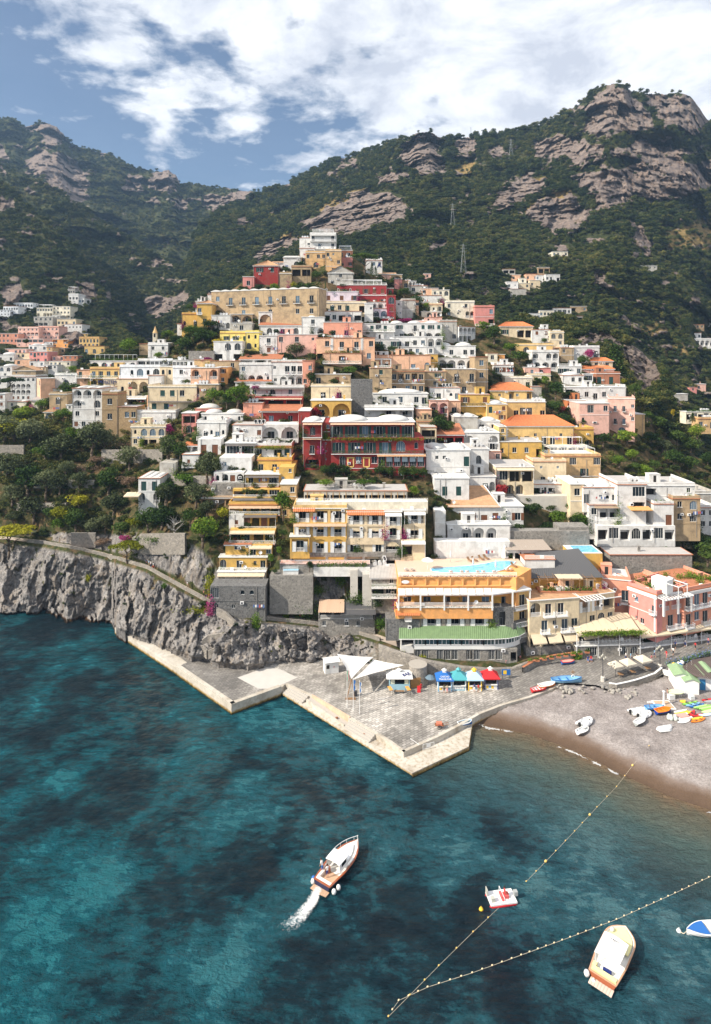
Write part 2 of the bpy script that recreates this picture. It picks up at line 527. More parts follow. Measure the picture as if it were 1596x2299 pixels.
def sheet(name,xs,base,sky,pw,nr,amp,sc,back=(60,50),spur=None):
 """a hillside seen along sight columns; continues over its crest and down behind"""
 nc=len(xs)
 t=np.linspace(0,1,nr)
 yb,db=base[0](xs),base[1](xs)
 ys,ds=sky[0](xs),sky[1](xs)
 rough=fbm(np.stack([xs/9.0,xs*0,xs*0+3.1],-1),4)*5.0+fbm(np.stack([xs/2.6,xs*0,xs*0+8.1],-1),2)*1.6
 ys=ys+rough*0.8
 Y=yb[None]+(ys-yb)[None]*t[:,None]
 D=db[None]+(ds-db)[None]*(t[:,None]**pw)
 X=np.repeat(xs[None],nr,0)
 rock=blur(zone(X,Y,ROCK,15.0)|(fbm(np.stack([X/34.0,Y/15.0,X*0+4.4],-1),5)>.31),1)
 dry=blur(zone(X,Y,DRY,8.0),2)
 P0=np.stack([(X-CX)/FP*D,D,CAMZ-(Y-HY)/FP*D],-1)
 n1=fbm(P0/sc,5,ridge=True)
 n2=fbm(P0/(sc*0.28)+5.2,4)
 n3=fbm(P0*np.array([1,1,3.0])/(sc*0.16)+9.2,4,ridge=True)
 win=np.clip(t*6,0,1)[:,None]
 fa=np.zeros(D.shape)
 mk=rock>.12
 q_=P0[mk]*np.array([1,1,.6])
 fa[mk]=facets(q_/(sc*.30))*.55+facets(q_/(sc*.11)+3.3)*.28+facets(q_*np.array([.6,.6,2.6])/(sc*.09)+7.7)*.16
 big=fbm(P0*np.array([1,1,.45])/(sc*2.2)+21.0,3,ridge=True)
 D2=D*(1-win*amp*(big*1.1+n1*0.9+n2*0.35))-win*rock*(fa*sc*0.30+n3*sc*.03)
 P1=np.stack([(X-CX)/FP*D2,D2,CAMZ-(Y-HY)/FP*D2],-1)
 top=P1[-1]
 extra=[]
 for k in rg(1,6):
  q=top.copy()
  dirn=q[:,:2]/np.linalg.norm(q[:,:2],axis=1,keepdims=True)
  q[:,:2]+=dirn*back[0]*k
  q[:,2]-=back[1]*k*(0.55+0.12*k)
  extra.append(q)
 foot=P1[0].copy()
 foot[:,2]-=60
 V=np.concatenate([foot[None],P1,np.array(extra)],0)
 pad=lambda a:np.concatenate([a[:1],a,np.repeat(a[-1:],5,0)*0],0)
 n=V.shape[0]
 me=NM(name,V.reshape(-1,3),grid_faces(n,nc)[:,::-1],LAND,{'rock':pad(rock).ravel(),'dry':pad(dry).ravel()})
 o=link(name,me)
 tag(o,kind='structure')
 SHEETS[name]=dict(X=X,Y=Y,P=P1,rock=rock,dry=dry,D=D2)
 return o
def xr(a,b,n):
 return np.linspace(a,b,n)
sheet('far_valley_mountain',xr(-260,720,420),(pl([(-300,640),(0,620),(300,660),(480,680),(720,640)]),pl([(-300,700),(300,760),(720,800)])),(pl([(-300,240),(-80,250),(0,266),(28,262),(48,278),(60,286),(92,274),(128,284),(155,318),(180,331),(250,346),(290,372),(345,386),(378,381),(395,393),(404,411),(450,416),(540,427),(600,432),(720,440)]),pl([(-300,1500),(300,1500),(720,1350)])),1.2,170,0.062,150,(120,90))
sheet('left_spur',xr(-260,560,400),(pl([(-300,760),(300,770),(560,760)]),pl([(-300,560),(300,560),(560,520)])),(pl([(-300,270),(0,368),(60,395),(123,421),(211,481),(299,541),(369,580),(422,611),(450,643),(480,690),(560,740)]),pl([(-300,1000),(0,980),(300,820),(480,620),(560,560)])),1.15,160,0.05,110,(80,70))
sheet('left_hillside',xr(-260,440,360),(pl([(-300,960),(0,950),(150,930),(300,860),(440,820)]),pl([(-300,300),(0,300),(200,310),(440,330)])),(pl([(-300,330),(0,404),(105,497),(169,553),(197,592),(230,650),(250,700),(290,750),(350,785),(440,800)]),pl([(-300,760),(0,700),(120,640),(200,600),(250,520),(300,430),(440,350)])),1.1,190,0.022,80,(60,60))
sheet('right_mountain',xr(395,1900,760),(pl([(395,760),(500,740),(700,700),(900,740),(1100,800),(1300,900),(1600,1150),(1900,1200)]),pl([(395,520),(500,420),(700,340),(1000,320),(1300,330),(1600,300),(1900,290)])),(pl([(395,690),(415,620),(428,560),(442,515),(480,482),(530,456),(590,430),(650,411),(700,386),(745,361),(800,346),(850,330),(880,319),(915,311),(938,299),(965,297),(985,309),(1040,308),(1060,305),(1110,298),(1150,295),(1210,280),(1260,254),(1300,234),(1328,205),(1362,189),(1398,189),(1422,207),(1450,209),(1490,212),(1520,207),(1548,214),(1570,242),(1585,268),(1600,276),(1750,320),(1900,340)]),pl([(395,620),(430,820),(600,1050),(950,900),(1370,800),(1600,820),(1900,900)])),1.25,360,0.052,95,(90,70))
sheet('right_crag',xr(1080,1560,240),(pl([(1080,800),(1200,830),(1300,850),(1420,930),(1560,1010)]),pl([(1080,300),(1300,285),(1560,275)])),(pl([(1080,770),(1130,735),(1190,712),(1260,708),(1330,728),(1400,762),(1450,800),(1492,835),(1505,880),(1520,930),(1560,990)]),pl([(1080,330),(1260,340),(1450,320),(1500,300),(1560,285)])),0.8,110,0.02,30,(15,18))
def near_hill():
 xs=np.concatenate([np.arange(-380,-20,5.0),np.arange(-20,1000,1.7),np.arange(1000,1981,4.0)])
 seg=[70,4,26,30,150]
 cols=[]
 for x in xs:
  yy,dd=profile(x)
  ys,ds=[],[]
  for s in rg(4):
   t=np.linspace(0,1,seg[s],endpoint=False)
   ys.append(yy[s]+(yy[s+1]-yy[s])*t)
   ds.append(dd[s]+(dd[s+1]-dd[s])*t)
  k=np.linspace(yy[4],yy[-1],seg[4])
  ys.append(k)
  ds.append(np.interp(-k,-yy[4:],dd[4:]))
  cols.append((np.concatenate(ys),np.concatenate(ds)))
 Y=np.array([c[0]for c in cols]).T
 D=np.array([c[1]for c in cols]).T
 X=np.repeat(xs[None],Y.shape[0],0)
 nr=Y.shape[0]
 row=np.arange(nr)
 t=row/float(nr)
 P0=np.stack([(X-CX)/FP*D,D,CAMZ-(Y-HY)/FP*D],-1)
 cl=np.interp(row,[0,3,60,70,74],[0.55,1,1,0.0,0.0])[:,None]
 cl=cl*np.interp(xs,[-400,700,800,900,1000],[1,1,0.55,0.15,0.0])[None]
 up=np.interp(row,[74,80,96,102],[0,1,1,0.25])[:,None]*np.interp(xs,[-400,180,260,420,560,950,1000],[0.8,0.8,0.7,1,1,1,0])[None]
 soft=np.interp(row,[100,118,nr-1],[0,1,1])[:,None]
 q=P0*np.array([1,1,0.5])
 wq=np.stack([fbm(P0/7.0+40.1,3),fbm(P0/7.0+50.1,3),fbm(P0/7.0+60.1,3)],-1)*3.0
 r1=fbm((q+wq)/10.0+3.3,4,ridge=True)*.8+fbm(P0/16.0+77.0,3)*.9
 F1,F2,F3=np.zeros(D.shape),np.zeros(D.shape),np.zeros(D.shape)
 F1[:103]=facets(((q+wq*.35)/3.6)[:103])
 F2[:103]=facets(((q+wq*.2)/1.35+5.0)[:103])
 F3[:103]=facets((P0/.62+9.0)[:103])
 r2=F1
 r3=fbm(P0/np.array([.9,.9,1.3])+7.1,3,ridge=True)
 s1=fbm(P0/14.0+2.2,4)
 D2=D-cl*(r1*2.4+F1*1.9+F2*1.0+F3*.42+r3*0.18+0.9)-up*(r1*0.6+F1*1.0+F2*.6+F3*.25)-soft*s1*0.9
 rock=np.clip(cl*1.3+up*(0.62+0.5*r1),0,1)
 veg=fbm(P0/2.4+11.0,4)
 rock=np.where((veg>0.22+0.25*cl)&(row[:,None]>28),rock*0.35,rock)
 dry=np.clip(0.35+fbm(P0/9.0+4.4,3)*1.2,0,1)*soft
 P1=np.stack([(X-CX)/FP*D2,D2,CAMZ-(Y-HY)/FP*D2],-1)
 foot=P1[0].copy()
 foot[:,2]-=6
 top=P1[-1]
 ext=[]
 for k in rg(1,5):
  e=top.copy()
  e[:,1]+=9*k
  e[:,2]-=2.2*k*k
  ext.append(e)
 V=np.concatenate([foot[None],P1,np.array(ext)],0)
 pad=lambda a:np.concatenate([a[:1],a,np.repeat(a[-1:],4,0)],0)
 me=NM('town_hill',V.reshape(-1,3),grid_faces(V.shape[0],len(xs))[:,::-1],cliff_mat(),{'rock':pad(rock).ravel(),'dry':pad(dry).ravel(),'cliff':pad(np.clip(cl,0,1)).ravel()})
 o=link('town_hill',me)
 tag(o,kind='structure')
 SHEETS['town_hill']=dict(X=X,Y=Y,P=P1,rock=rock,D=D2)
def cliff_mat():
 """grey sea cliff limestone with warm stains, above it soil, scrub and dry grass"""
 m,w,b=new_mat('sea_cliff_ground')
 geo=w.n('ShaderNodeNewGeometry')
 rock=w.n('ShaderNodeAttribute',attribute_name='rock')
 dry=w.n('ShaderNodeAttribute',attribute_name='dry')
 P=(geo,'Position')
 n1=w.noise(P,0.35,9,0.68,0.4)
 vert=w.n('ShaderNodeMapping',i={'Vector':P,'Scale':(1.0,1.0,0.2)})
 n2=w.noise(vert,0.42,7,0.68,0.8)
 n3=w.noise(P,2.2,8,0.72)
 c1=w.ramp(n1,[(0.32,(0.06,0.058,0.06)),(0.44,(0.15,0.142,0.14)),(0.56,(0.29,0.275,0.265)),(0.70,(0.52,0.505,0.49))])
 c2=w.ramp(n2,[(0.30,(0.055,0.053,0.055)),(0.50,(0.20,0.185,0.175)),(0.66,(0.34,0.26,0.18)),(0.80,(0.36,0.335,0.31))])
 rc=w.mix(0.45,c1,c2)
 fr=w.ramp(n3,[(0.30,0.25),(0.50,1.0),(0.72,1.35)])
 rc2=w.mix(1.0,rc,fr,'MULTIPLY')
 sp=w.n('ShaderNodeSeparateXYZ',i={0:P})
 zn=w.math('MULTIPLY_ADD',n1,1.6,w.math('SUBTRACT',(sp,2),0.8))
 wet=w.ramp(zn,[(0.25,(0.05,0.04,0.03)),(0.5,(0.26,0.15,0.07)),(0.75,(1,1,1))])
 rc3=w.mix(1.0,rc2,wet,'MULTIPLY')
 gn=w.noise(P,0.45,8,0.65)
 gc=w.ramp(gn,[(0.30,(0.020,0.028,0.010)),(0.48,(0.05,0.06,0.02)),(0.60,(0.12,0.085,0.045)),(0.75,(0.23,0.15,0.075))])
 dc=w.ramp(gn,[(0.3,(0.03,0.03,0.012)),(0.5,(0.10,0.07,0.035)),(0.7,(0.22,0.135,0.065))])
 g2=w.mix((dry,'Fac'),gc,dc)
 rk=w.ramp((rock,'Fac'),[(0.30,0.0),(0.60,1.0)])
 col=w.mix(rk,g2,rc3)
 w.link(col,2,b,'Base Color')
 b.inputs['Roughness'].default_value=0.93
 b.inputs['Specular IOR Level'].default_value=0.15
 bp=w.n('ShaderNodeBump',i={'Strength':0.8,'Distance':0.6,'Height':w.math('ADD',n1,w.math('MULTIPLY',n3,0.5))})
 w.link(bp,0,b,'Normal')
 return m
near_hill()
SHORE=[V3((20.5,420,0)),V3((20.5,122,0))]+[G(*p)for p in[(1095,1632),(1130,1636),(1180,1648),(1240,1668),(1300,1692),(1350,1716),(1400,1742),(1450,1765),(1500,1788),(1550,1806),(1600,1822),(1800,1880),(2200,1980)]]
def dist_poly(px,py,pts):
 best=np.full(px.shape,1e9)
 sgn=np.zeros(px.shape)
 for a,b in zip(pts[:-1],pts[1:]):
  ax,ay,bx,by=a[0],a[1],b[0],b[1]
  dx,dy=bx-ax,by-ay
  t=np.clip(((px-ax)*dx+(py-ay)*dy)/(dx*dx+dy*dy),0,1)
  qx,qy=ax+t*dx,ay+t*dy
  d=np.hypot(px-qx,py-qy)
  s=dx*(py-ay)-dy*(px-ax)
  up=d<best
  best=np.where(up,d,best)
  sgn=np.where(up,np.sign(s),sgn)
 return best*np.where(sgn==0,1,sgn)
def make_sea():
 gx=np.concatenate([[-6000,-2500,-1000,-500,-250],np.arange(-150,151,0.75),[200,400,1000,2500,6000]])
 gy=np.concatenate([[-4000,-1500,-500,-150,0,20],np.arange(35,185,0.75),[240,400]])
 X,Y=np.meshgrid(gx,gy)
 d=-dist_poly(X,Y,SHORE)
 q=np.stack([X/2.6,Y/2.6,X*0+1.7],-1)
 wav=fbm(q,4)*0.13+fbm(np.stack([X/9.0,Y/9.0,X*0],-1),2)*0.10
 Z=wav*np.clip(d/8.0,0.15,1)*(np.abs(X)<160)*(Y<190)
 V=np.stack([X,Y,Z],-1)
 bed_=np.zeros(X.shape)
 for sg,pts in((-.10,((110,1640,60),(250,1760,85),(190,1860,60),(70,1840,60),(430,2010,110),(690,1780,85),(740,2150,110),(850,2080,120),(950,2240,100),(1050,2120,90),(600,1950,60),(1350,2150,90),(1150,2240,80),(1480,1960,60),(330,2230,60),(0,2050,60),(60,1450,120),(270,1480,80))),(.09,((300,1830,60),(430,1700,80),(560,2080,60),(650,2000,50),(520,2200,80),(1000,1900,90),(1180,1950,80),(1220,2200,50),(750,1660,90),(1330,1880,90),(240,1960,60),(640,1620,60),(160,1740,45),(120,2150,80)))):
  for x,y,r in pts:
   g=G(x,y)
   rx,ry=r*g.y/FP,r*g.y*g.y/FP/CAMZ
   bed_+=sg*np.exp(-((X-g.x)/rx)**2-((Y-g.y)/ry)**2)
 m,w,b=new_mat('sea_water')
 geo=w.n('ShaderNodeNewGeometry')
 off=w.n('ShaderNodeAttribute',attribute_name='offshore')
 P=(geo,'Position')
 flat=w.n('ShaderNodeMapping',i={'Vector':P,'Scale':(1,1,0)})
 n1=w.noise(flat,0.042,8,0.62,0.5)
 n2=w.noise(flat,0.16,6,0.66,0.4)
 n3=w.noise(w.n('ShaderNodeMapping',i={'Vector':P,'Rotation':(0,0,0.35),'Scale':(0.6,1.5,0)}),0.55,5,0.62,0.6)
 bed=w.n('ShaderNodeAttribute',attribute_name='bed')
 weed=w.math('ADD',w.math('MULTIPLY_ADD',n1,0.80,(bed,'Fac')),w.math('ADD',w.math('MULTIPLY',n2,0.56),w.math('MULTIPLY',n3,0.40)))
 sepo=w.n('ShaderNodeSeparateXYZ',i={0:P})
 deep=w.ramp(weed,[(0.72,(0.0010,0.012,0.020)),(0.82,(0.0020,0.026,0.038)),(0.88,(0.003,0.058,0.076)),(0.98,(0.004,0.088,0.118)),(1.12,(0.014,0.135,0.165))])
 east=w.ramp(weed,[(0.72,(0.002,0.012,0.022)),(0.82,(0.006,0.028,0.043)),(0.88,(0.018,0.066,0.088)),(0.98,(0.030,0.100,0.130)),(1.12,(0.070,0.150,0.175))])
 ew=w.ramp(w.math('MULTIPLY_ADD',(sepo,0),0.011,0.42),[(0.0,0.0),(1.0,1.0)])
 c0=w.mix(ew,deep,east)
 shal=w.ramp(w.math('MULTIPLY_ADD',n2,14.0,w.math('SUBTRACT',(off,'Fac'),7.0)),[(0.0,(0.17,0.115,0.07)),(0.13,(0.12,0.12,0.085)),(0.45,(0.065,0.115,0.105)),(1.0,(0.03,0.08,0.09))])
 shal.color_ramp.elements[0].position=0.0
 fo=w.math('DIVIDE',(off,'Fac'),26.0,clamp=True)
 sh2=w.ramp(w.math('MULTIPLY_ADD',n2,0.30,w.math('SUBTRACT',fo,0.15)),[(0.0,(0.19,0.13,0.08)),(0.10,(0.13,0.125,0.09)),(0.35,(0.075,0.12,0.11)),(1.0,(0.035,0.085,0.10))])
 mxs=w.ramp(w.math('MULTIPLY_ADD',n1,0.5,w.math('SUBTRACT',fo,0.25)),[(0.25,0.0),(0.95,1.0)])
 fn=w.noise(flat,0.9,6,0.7)
 fo2=w.math('MULTIPLY_ADD',fn,2.6,w.math('ABSOLUTE',w.math('SUBTRACT',(off,'Fac'),0.35)))
 patch=w.noise(flat,0.085,2,0.5)
 fm=w.math('MULTIPLY',w.ramp(fo2,[(0.0,1.0),(1.35,1.0),(1.0,0.0)]),1.0)
 foam=w.math('MULTIPLY',w.math('LESS_THAN',fo2,1.45),w.math('GREATER_THAN',patch,0.50))
 c1=w.mix(mxs,sh2,c0)
 c2=w.mix(foam,c1,(0.75,0.76,0.76))
 w.link(c2,2,b,'Base Color')
 b.inputs['Roughness'].default_value=0.10
 b.inputs['IOR'].default_value=1.33
 b.inputs['Specular IOR Level'].default_value=0.34
 r1=w.noise(w.n('ShaderNodeMapping',i={'Vector':P,'Rotation':(0,0,0.5),'Scale':(0.8,1.6,1)}),0.75,6,0.66,0.5)
 r2=w.noise(P,2.6,4,0.65,0.3)
 r0=w.noise(w.n('ShaderNodeMapping',i={'Vector':P,'Rotation':(0,0,0.3),'Scale':(0.7,1.5,1)}),0.28,4,0.6,0.4)
 hh=w.math('ADD',w.math('MULTIPLY_ADD',r2,0.40,r1),w.math('MULTIPLY',r0,1.6))
 bp=w.n('ShaderNodeBump',i={'Strength':1.0,'Distance':1.35,'Height':hh})
 w.link(bp,0,b,'Normal')
 me=NM('sea',V.reshape(-1,3),grid_faces(len(gy),len(gx)),m,{'offshore':d.ravel(),'bed':bed_.ravel()})
 tag(link('sea',me),kind='structure')
make_sea()
def make_haze():
 """pale sea air over the whole bay"""
 mb=MB()
 mb.box(-1500,-60,-12,1900,2300,760)
 m=bpy.data.materials.new('haze')
 m.use_nodes=True
 w=NT(m.node_tree)
 w.t.nodes.clear()
 v=w.n('ShaderNodeVolumePrincipled',i={'Color':(.42,.66,1.0,1),'Density':0.00012,'Anisotropy':0.2})
 o=w.n('ShaderNodeOutputMaterial')
 w.link(v,0,o,1)
 tag(mb.obj('haze',m),kind='stuff')
make_haze()
def foliage(name,dark,light,warm=None,rough=0.75,trans=0.25):
 if name in _MC:
  return _MC[name]
 m=bpy.data.materials.new(name)
 m.use_nodes=True
 w=NT(m.node_tree)
 w.t.nodes.clear()
 geo=w.n('ShaderNodeNewGeometry')
 oi=w.n('ShaderNodeObjectInfo')
 f=w.math('MULTIPLY_ADD',(geo,'Random Per Island'),0.55,w.math('MULTIPLY',(oi,'Random'),0.50))
 st=w.noise((oi,'Location'),0.012,4,0.6)
 f=w.math('ADD',f,w.math('MULTIPLY_ADD',st,0.9,-0.45))
 stops=[(0.10,dark),(0.75,light)]
 if warm:
  stops=[(0.10,dark),(0.62,light),(0.92,warm)]
 col=w.ramp(f,stops)
 d=w.n('ShaderNodeBsdfPrincipled',i={'Roughness':rough,'Specular IOR Level':0.15})
 w.link(col,0,d,'Base Color')
 t=w.n('ShaderNodeBsdfTranslucent')
 w.link(col,0,t,'Color')
 mx=w.n('ShaderNodeMixShader',i={0:trans})
 w.link(d,0,mx,1)
 w.link(t,0,mx,2)
 o=w.n('ShaderNodeOutputMaterial')
 w.link(mx,0,o,0)
 _MC[name]=m
 return m
FO_OLIVE=foliage('olive_leaves',(0.020,0.030,0.012),(0.105,0.130,0.055),(0.18,0.20,0.10))
FO_DARK=foliage('dark_leaves',(0.008,0.022,0.006),(0.050,0.095,0.018),(0.10,0.15,0.03))
FO_GREEN=foliage('green_leaves',(0.018,0.048,0.006),(0.100,0.185,0.020),(0.22,0.29,0.03))
FO_LIME=foliage('lime_leaves',(0.09,0.11,0.008),(0.26,0.27,0.015),(0.42,0.38,0.03))
FO_YELLOW=foliage('yellow_leaves',(0.16,0.13,0.01),(0.42,0.32,0.02),(0.55,0.42,0.05))
FO_DRY=foliage('dry_brush',(0.09,0.06,0.04),(0.24,0.16,0.11),(0.32,0.22,0.14))
FO_PINK=foliage('bougainvillea',(0.12,0.008,0.05),(0.34,0.03,0.16),(0.45,0.10,0.22))
FO_RED=foliage('red_flowers',(0.20,0.01,0.02),(0.42,0.04,0.05),(0.08,0.12,0.02))
FO_WOOD=foliage('mountain_woods',(0.008,0.020,0.006),(0.065,0.095,0.026),(0.20,0.18,0.05),trans=0.2)
BARK=plain('bark',(0.12,0.09,0.065),0.95,var=0.35,scale=4)
BARK_PALE=plain('pale_bark',(0.45,0.42,0.38),0.95,var=0.2,scale=4)
def LC(pos,nrm,size,seed=0,aspect=0.62,wild=0.8):
 """quads from positions and outward directions"""
 r=np.random.RandomState(seed)
 n=len(pos)
 d=nrm+r.normal(0,wild,(n,3))
 d/=np.linalg.norm(d,axis=1,keepdims=True)+1e-9
 a=np.cross(d,r.normal(0,1,(n,3)))
 a/=np.linalg.norm(a,axis=1,keepdims=True)+1e-9
 b=np.cross(d,a)
 s=(size*r.uniform(0.65,1.35,n))[:,None]
 a,b=a*s,b*s*aspect
 tip=d*s*0.25
 v=np.stack([pos-a,pos-b*0.9+tip,pos+a,pos+b*0.9+tip],1).reshape(-1,3)
 return v,np.arange(n*4).reshape(n,4)
def crown_pts(n,shape,seed):
 """leaf places of a crown in a unit tree (height 1, trunk base at the origin)"""
 r=np.random.RandomState(seed)
 P,N=[],[]
 if shape=='round' or shape=='bush' or shape=='tall':
  nl={'round':15,'bush':12,'tall':14}[shape]
  cz,rz,rx,lr={'round':(0.60,0.26,0.33,0.19),'bush':(0.42,0.26,0.40,0.24),'tall':(0.55,0.36,0.20,0.16)}[shape]
  for k in rg(nl):
   u=r.normal(0,1,3)
   u/=np.linalg.norm(u)
   rr=r.uniform(0.35,1.0)
   c=np.array([u[0]*rx*rr,u[1]*rx*rr,cz+u[2]*rz*rr])
   m=n//nl
   w=r.normal(0,1,(m,3))
   w/=np.linalg.norm(w,axis=1,keepdims=True)
   w[:,2]=np.abs(w[:,2])*np.where(r.rand(m)<0.75,1,-1)
   q=c+w*(lr*r.uniform(0.7,1.25))*r.uniform(0.72,1.08,(m,1))*np.array([1.1,1.1,0.85])
   P.append(q)
   N.append(w)
 elif shape=='umbrella':
  for k in rg(22):
   a,rr=r.uniform(0,6.28),math.sqrt(r.rand())*0.44
   c=np.array([math.cos(a)*rr,math.sin(a)*rr,0.84-rr*rr*0.5+r.uniform(-.03,.03)])
   m=n//22
   w=r.normal(0,1,(m,3))
   w/=np.linalg.norm(w,axis=1,keepdims=True)
   w[:,2]=np.abs(w[:,2])
   P.append(c+w*np.array([0.13,0.13,0.10])*r.uniform(0.7,1.1,(m,1)))
   N.append(w)
 elif shape=='column':
  t=r.rand(n)
  a=r.uniform(0,6.28,n)
  rad_=0.10*np.sin(np.clip(t*0.93+0.07,0,1)**0.6*math.pi)**0.7*r.uniform(0.75,1.1,n)
  P.append(np.stack([np.cos(a)*rad_,np.sin(a)*rad_,0.05+t*0.95],-1))
  N.append(np.stack([np.cos(a),np.sin(a),a*0+0.7],-1))
 elif shape=='conifer':
  tiers=15
  for k in rg(tiers):
   z=0.14+0.84*k/tiers
   rr=0.25*(1-(k/tiers))**0.85+0.02
   m=n//tiers
   arms=8
   ai=r.randint(0,arms,m)
   a=ai*6.283/arms+k*0.4+r.normal(0,0.10,m)
   q=np.sqrt(r.rand(m))*rr
   P.append(np.stack([np.cos(a)*q,np.sin(a)*q,z-q*0.15+r.normal(0,0.012,m)],-1))
   N.append(np.stack([np.cos(a)*.3,np.sin(a)*.3,a*0+1],-1))
 return np.concatenate(P),np.concatenate(N)
_CM={}
def crown_mesh(shape,var,n,leaf,mat):
 k=(shape,var,n,leaf,mat.name)
 if k not in _CM:
  p,nn=crown_pts(n,shape,100+var)
  v,f=LC(p,nn,leaf,var)
  _CM[k]=NM('crown',v,f,mat,smooth=False)
 return _CM[k]
_TM={}
def trunk_mesh(shape,var,mat):
 k=(shape,var,mat.name)
 if k in _TM:
  return _TM[k]
 r=random.Random(var+5)
 mb=MB()
 top={'round':0.5,'bush':0.3,'tall':0.6,'umbrella':0.66,'column':0.3,'conifer':0.92,'bare':0.5}[shape]
 r0={'round':0.045,'bush':0.03,'tall':0.03,'umbrella':0.03,'column':0.02,'conifer':0.022,'bare':0.045}[shape]
 pts=[V3((0,0,-0.08))]
 for i in rg(1,5):
  pts.append(V3((r.uniform(-.03,.03)*i*.6,r.uniform(-.03,.03)*i*.6,top*i/4)))
 for i in rg(4):
  mb.tube(pts[i],pts[i+1],r0*(1.2-i*.18),r0*(1.2-(i+1)*.18),7)
 if shape in('round','umbrella','bush','bare','tall'):
  for j in rg(6 if shape!='bare' else 11):
   a=j*1.1+r.random()
   s=pts[2+j%3]
   L={'umbrella':0.34,'bare':0.38}.get(shape,0.22)
   e=s+V3((math.cos(a)*L,math.sin(a)*L,0.16+r.random()*0.14))
   mid=(s+e)/2+V3((0,0,0.03))
   mb.tube(s,mid,r0*.6,r0*.4,5)
   mb.tube(mid,e,r0*.4,r0*.12,5)
   if shape=='bare':
    for q in rg(3):
     b=a+r.uniform(-.9,.9)
     mb.tube(mid,mid+V3((math.cos(b)*.2,math.sin(b)*.2,r.uniform(.1,.26))),r0*.25,r0*.06,4)
 _TM[k]=mb.mesh('trunk',mat,True)
 return _TM[k]
TREES=[]
_TS={'olive':('round',FO_OLIVE,1500,0.036),'broad':('round',FO_DARK,1500,0.036),'green':('round',FO_GREEN,1500,0.036),'lime':('round',FO_LIME,1500,0.034),'yellow':('tall',FO_YELLOW,1200,0.034),'dry':('bush',FO_DRY,900,0.040),'bushdark':('bush',FO_DARK,900,0.05),'bushgreen':('bush',FO_GREEN,900,0.05),'bushlime':('bush',FO_LIME,900,0.05),'bougain':('bush',FO_PINK,900,0.05),'redbush':('bush',FO_RED,900,0.05),'pine':('umbrella',FO_DARK,2200,0.028),'limepine':('umbrella',FO_LIME,2200,0.028),'cypress':('column',FO_DARK,900,0.022),'conifer':('conifer',FO_DARK,2000,0.026),'tallgreen':('tall',FO_GREEN,1200,0.036),'wood':('round',FO_WOOD,420,0.06)}
def tree(kind,loc,h,name,label,cat='tree',wide=1.0,group=None,trunk=None):
 shape,mat,n,leaf=_TS[kind]
 v=R.randrange(3)
 e=empty(name,loc,R.uniform(0,6.28))
 link('trunk',trunk_mesh(shape,v,trunk or BARK),e,scale=(h*max(.6,wide*.8),h*max(.6,wide*.8),h))
 c=link('crown',crown_mesh(shape,v,n,leaf,mat),e,scale=(h*wide,h*wide,h))
 tag(e,label,cat,group)
 TREES.append(e)
 return e
def leaf_strip(name,pts,pr_,mat,n,spread,leaf,seed=1,smooth=False):
 """vine or creeper leaves scattered along a line of points (local to parent)"""
 r=np.random.RandomState(seed)
 a=np.array([tuple(p)for p in pts])
 seg=np.linalg.norm(np.diff(a,axis=0),axis=1)
 cs=np.concatenate([[0],np.cumsum(seg)])
 t=r.rand(n)*cs[-1]
 p=np.stack([np.interp(t,cs,a[:,k])for k in rg(3)],-1)
 s=np.array(spread if hasattr(spread,'__len__')else(spread,)*3)
 lump=0.55+0.45*np.sin(t*2.1+seed)*np.sin(t*0.83+seed*2)
 p=p+r.normal(0,0.5,(n,3))*s*lump[:,None]
 v,f=LC(p,np.tile([0,-0.4,0.8],(n,1)),leaf,seed)
 return link(name,NM(name,v,f,mat,smooth=False),pr_)
def forest_group():
 """scatters the crowns of real trees of the place on the points of a mesh"""
 g=bpy.data.node_groups.new('woods','GeometryNodeTree')
 g.interface.new_socket('Geometry',in_out='INPUT',socket_type='NodeSocketGeometry')
 g.interface.new_socket('Geometry',in_out='OUTPUT',socket_type='NodeSocketGeometry')
 for k in rg(3):
  g.interface.new_socket('Tree %d'%k,in_out='INPUT',socket_type='NodeSocketObject')
 w=NT(g)
 gi=g.nodes.new('NodeGroupInput')
 go=g.nodes.new('NodeGroupOutput')
 gti=w.n('GeometryNodeGeometryToInstance')
 for k in(2,1,0):
  oi=w.n('GeometryNodeObjectInfo')
  g.links.new(gi.outputs[1+k],oi.inputs['Object'])
  g.links.new(oi.outputs['Geometry'],gti.inputs[0])
 m2p=w.n('GeometryNodeMeshToPoints')
 g.links.new(gi.outputs[0],m2p.inputs['Mesh'])
 iop=w.n('GeometryNodeInstanceOnPoints')
 g.links.new(m2p.outputs[0],iop.inputs['Points'])
 g.links.new(gti.outputs[0],iop.inputs['Instance'])
 iop.inputs['Pick Instance'].default_value=True
 ri=w.n('FunctionNodeRandomValue',data_type='INT')
 ri.inputs[4].default_value=0
 ri.inputs[5].default_value=2
 g.links.new(ri.outputs[2],iop.inputs['Instance Index'])
 rv=w.n('FunctionNodeRandomValue',data_type='FLOAT')
 rv.inputs[2].default_value=0.0
 rv.inputs[3].default_value=6.28
 cx=w.n('ShaderNodeCombineXYZ')
 g.links.new(rv.outputs[1],cx.inputs[2])
 g.links.new(cx.outputs[0],iop.inputs['Rotation'])
 at=w.n('GeometryNodeInputNamedAttribute',data_type='FLOAT_VECTOR')
 at.inputs['Name'].default_value='size'
 g.links.new(at.outputs[0],iop.inputs['Scale'])
 g.links.new(iop.outputs[0],go.inputs[0])
 return g
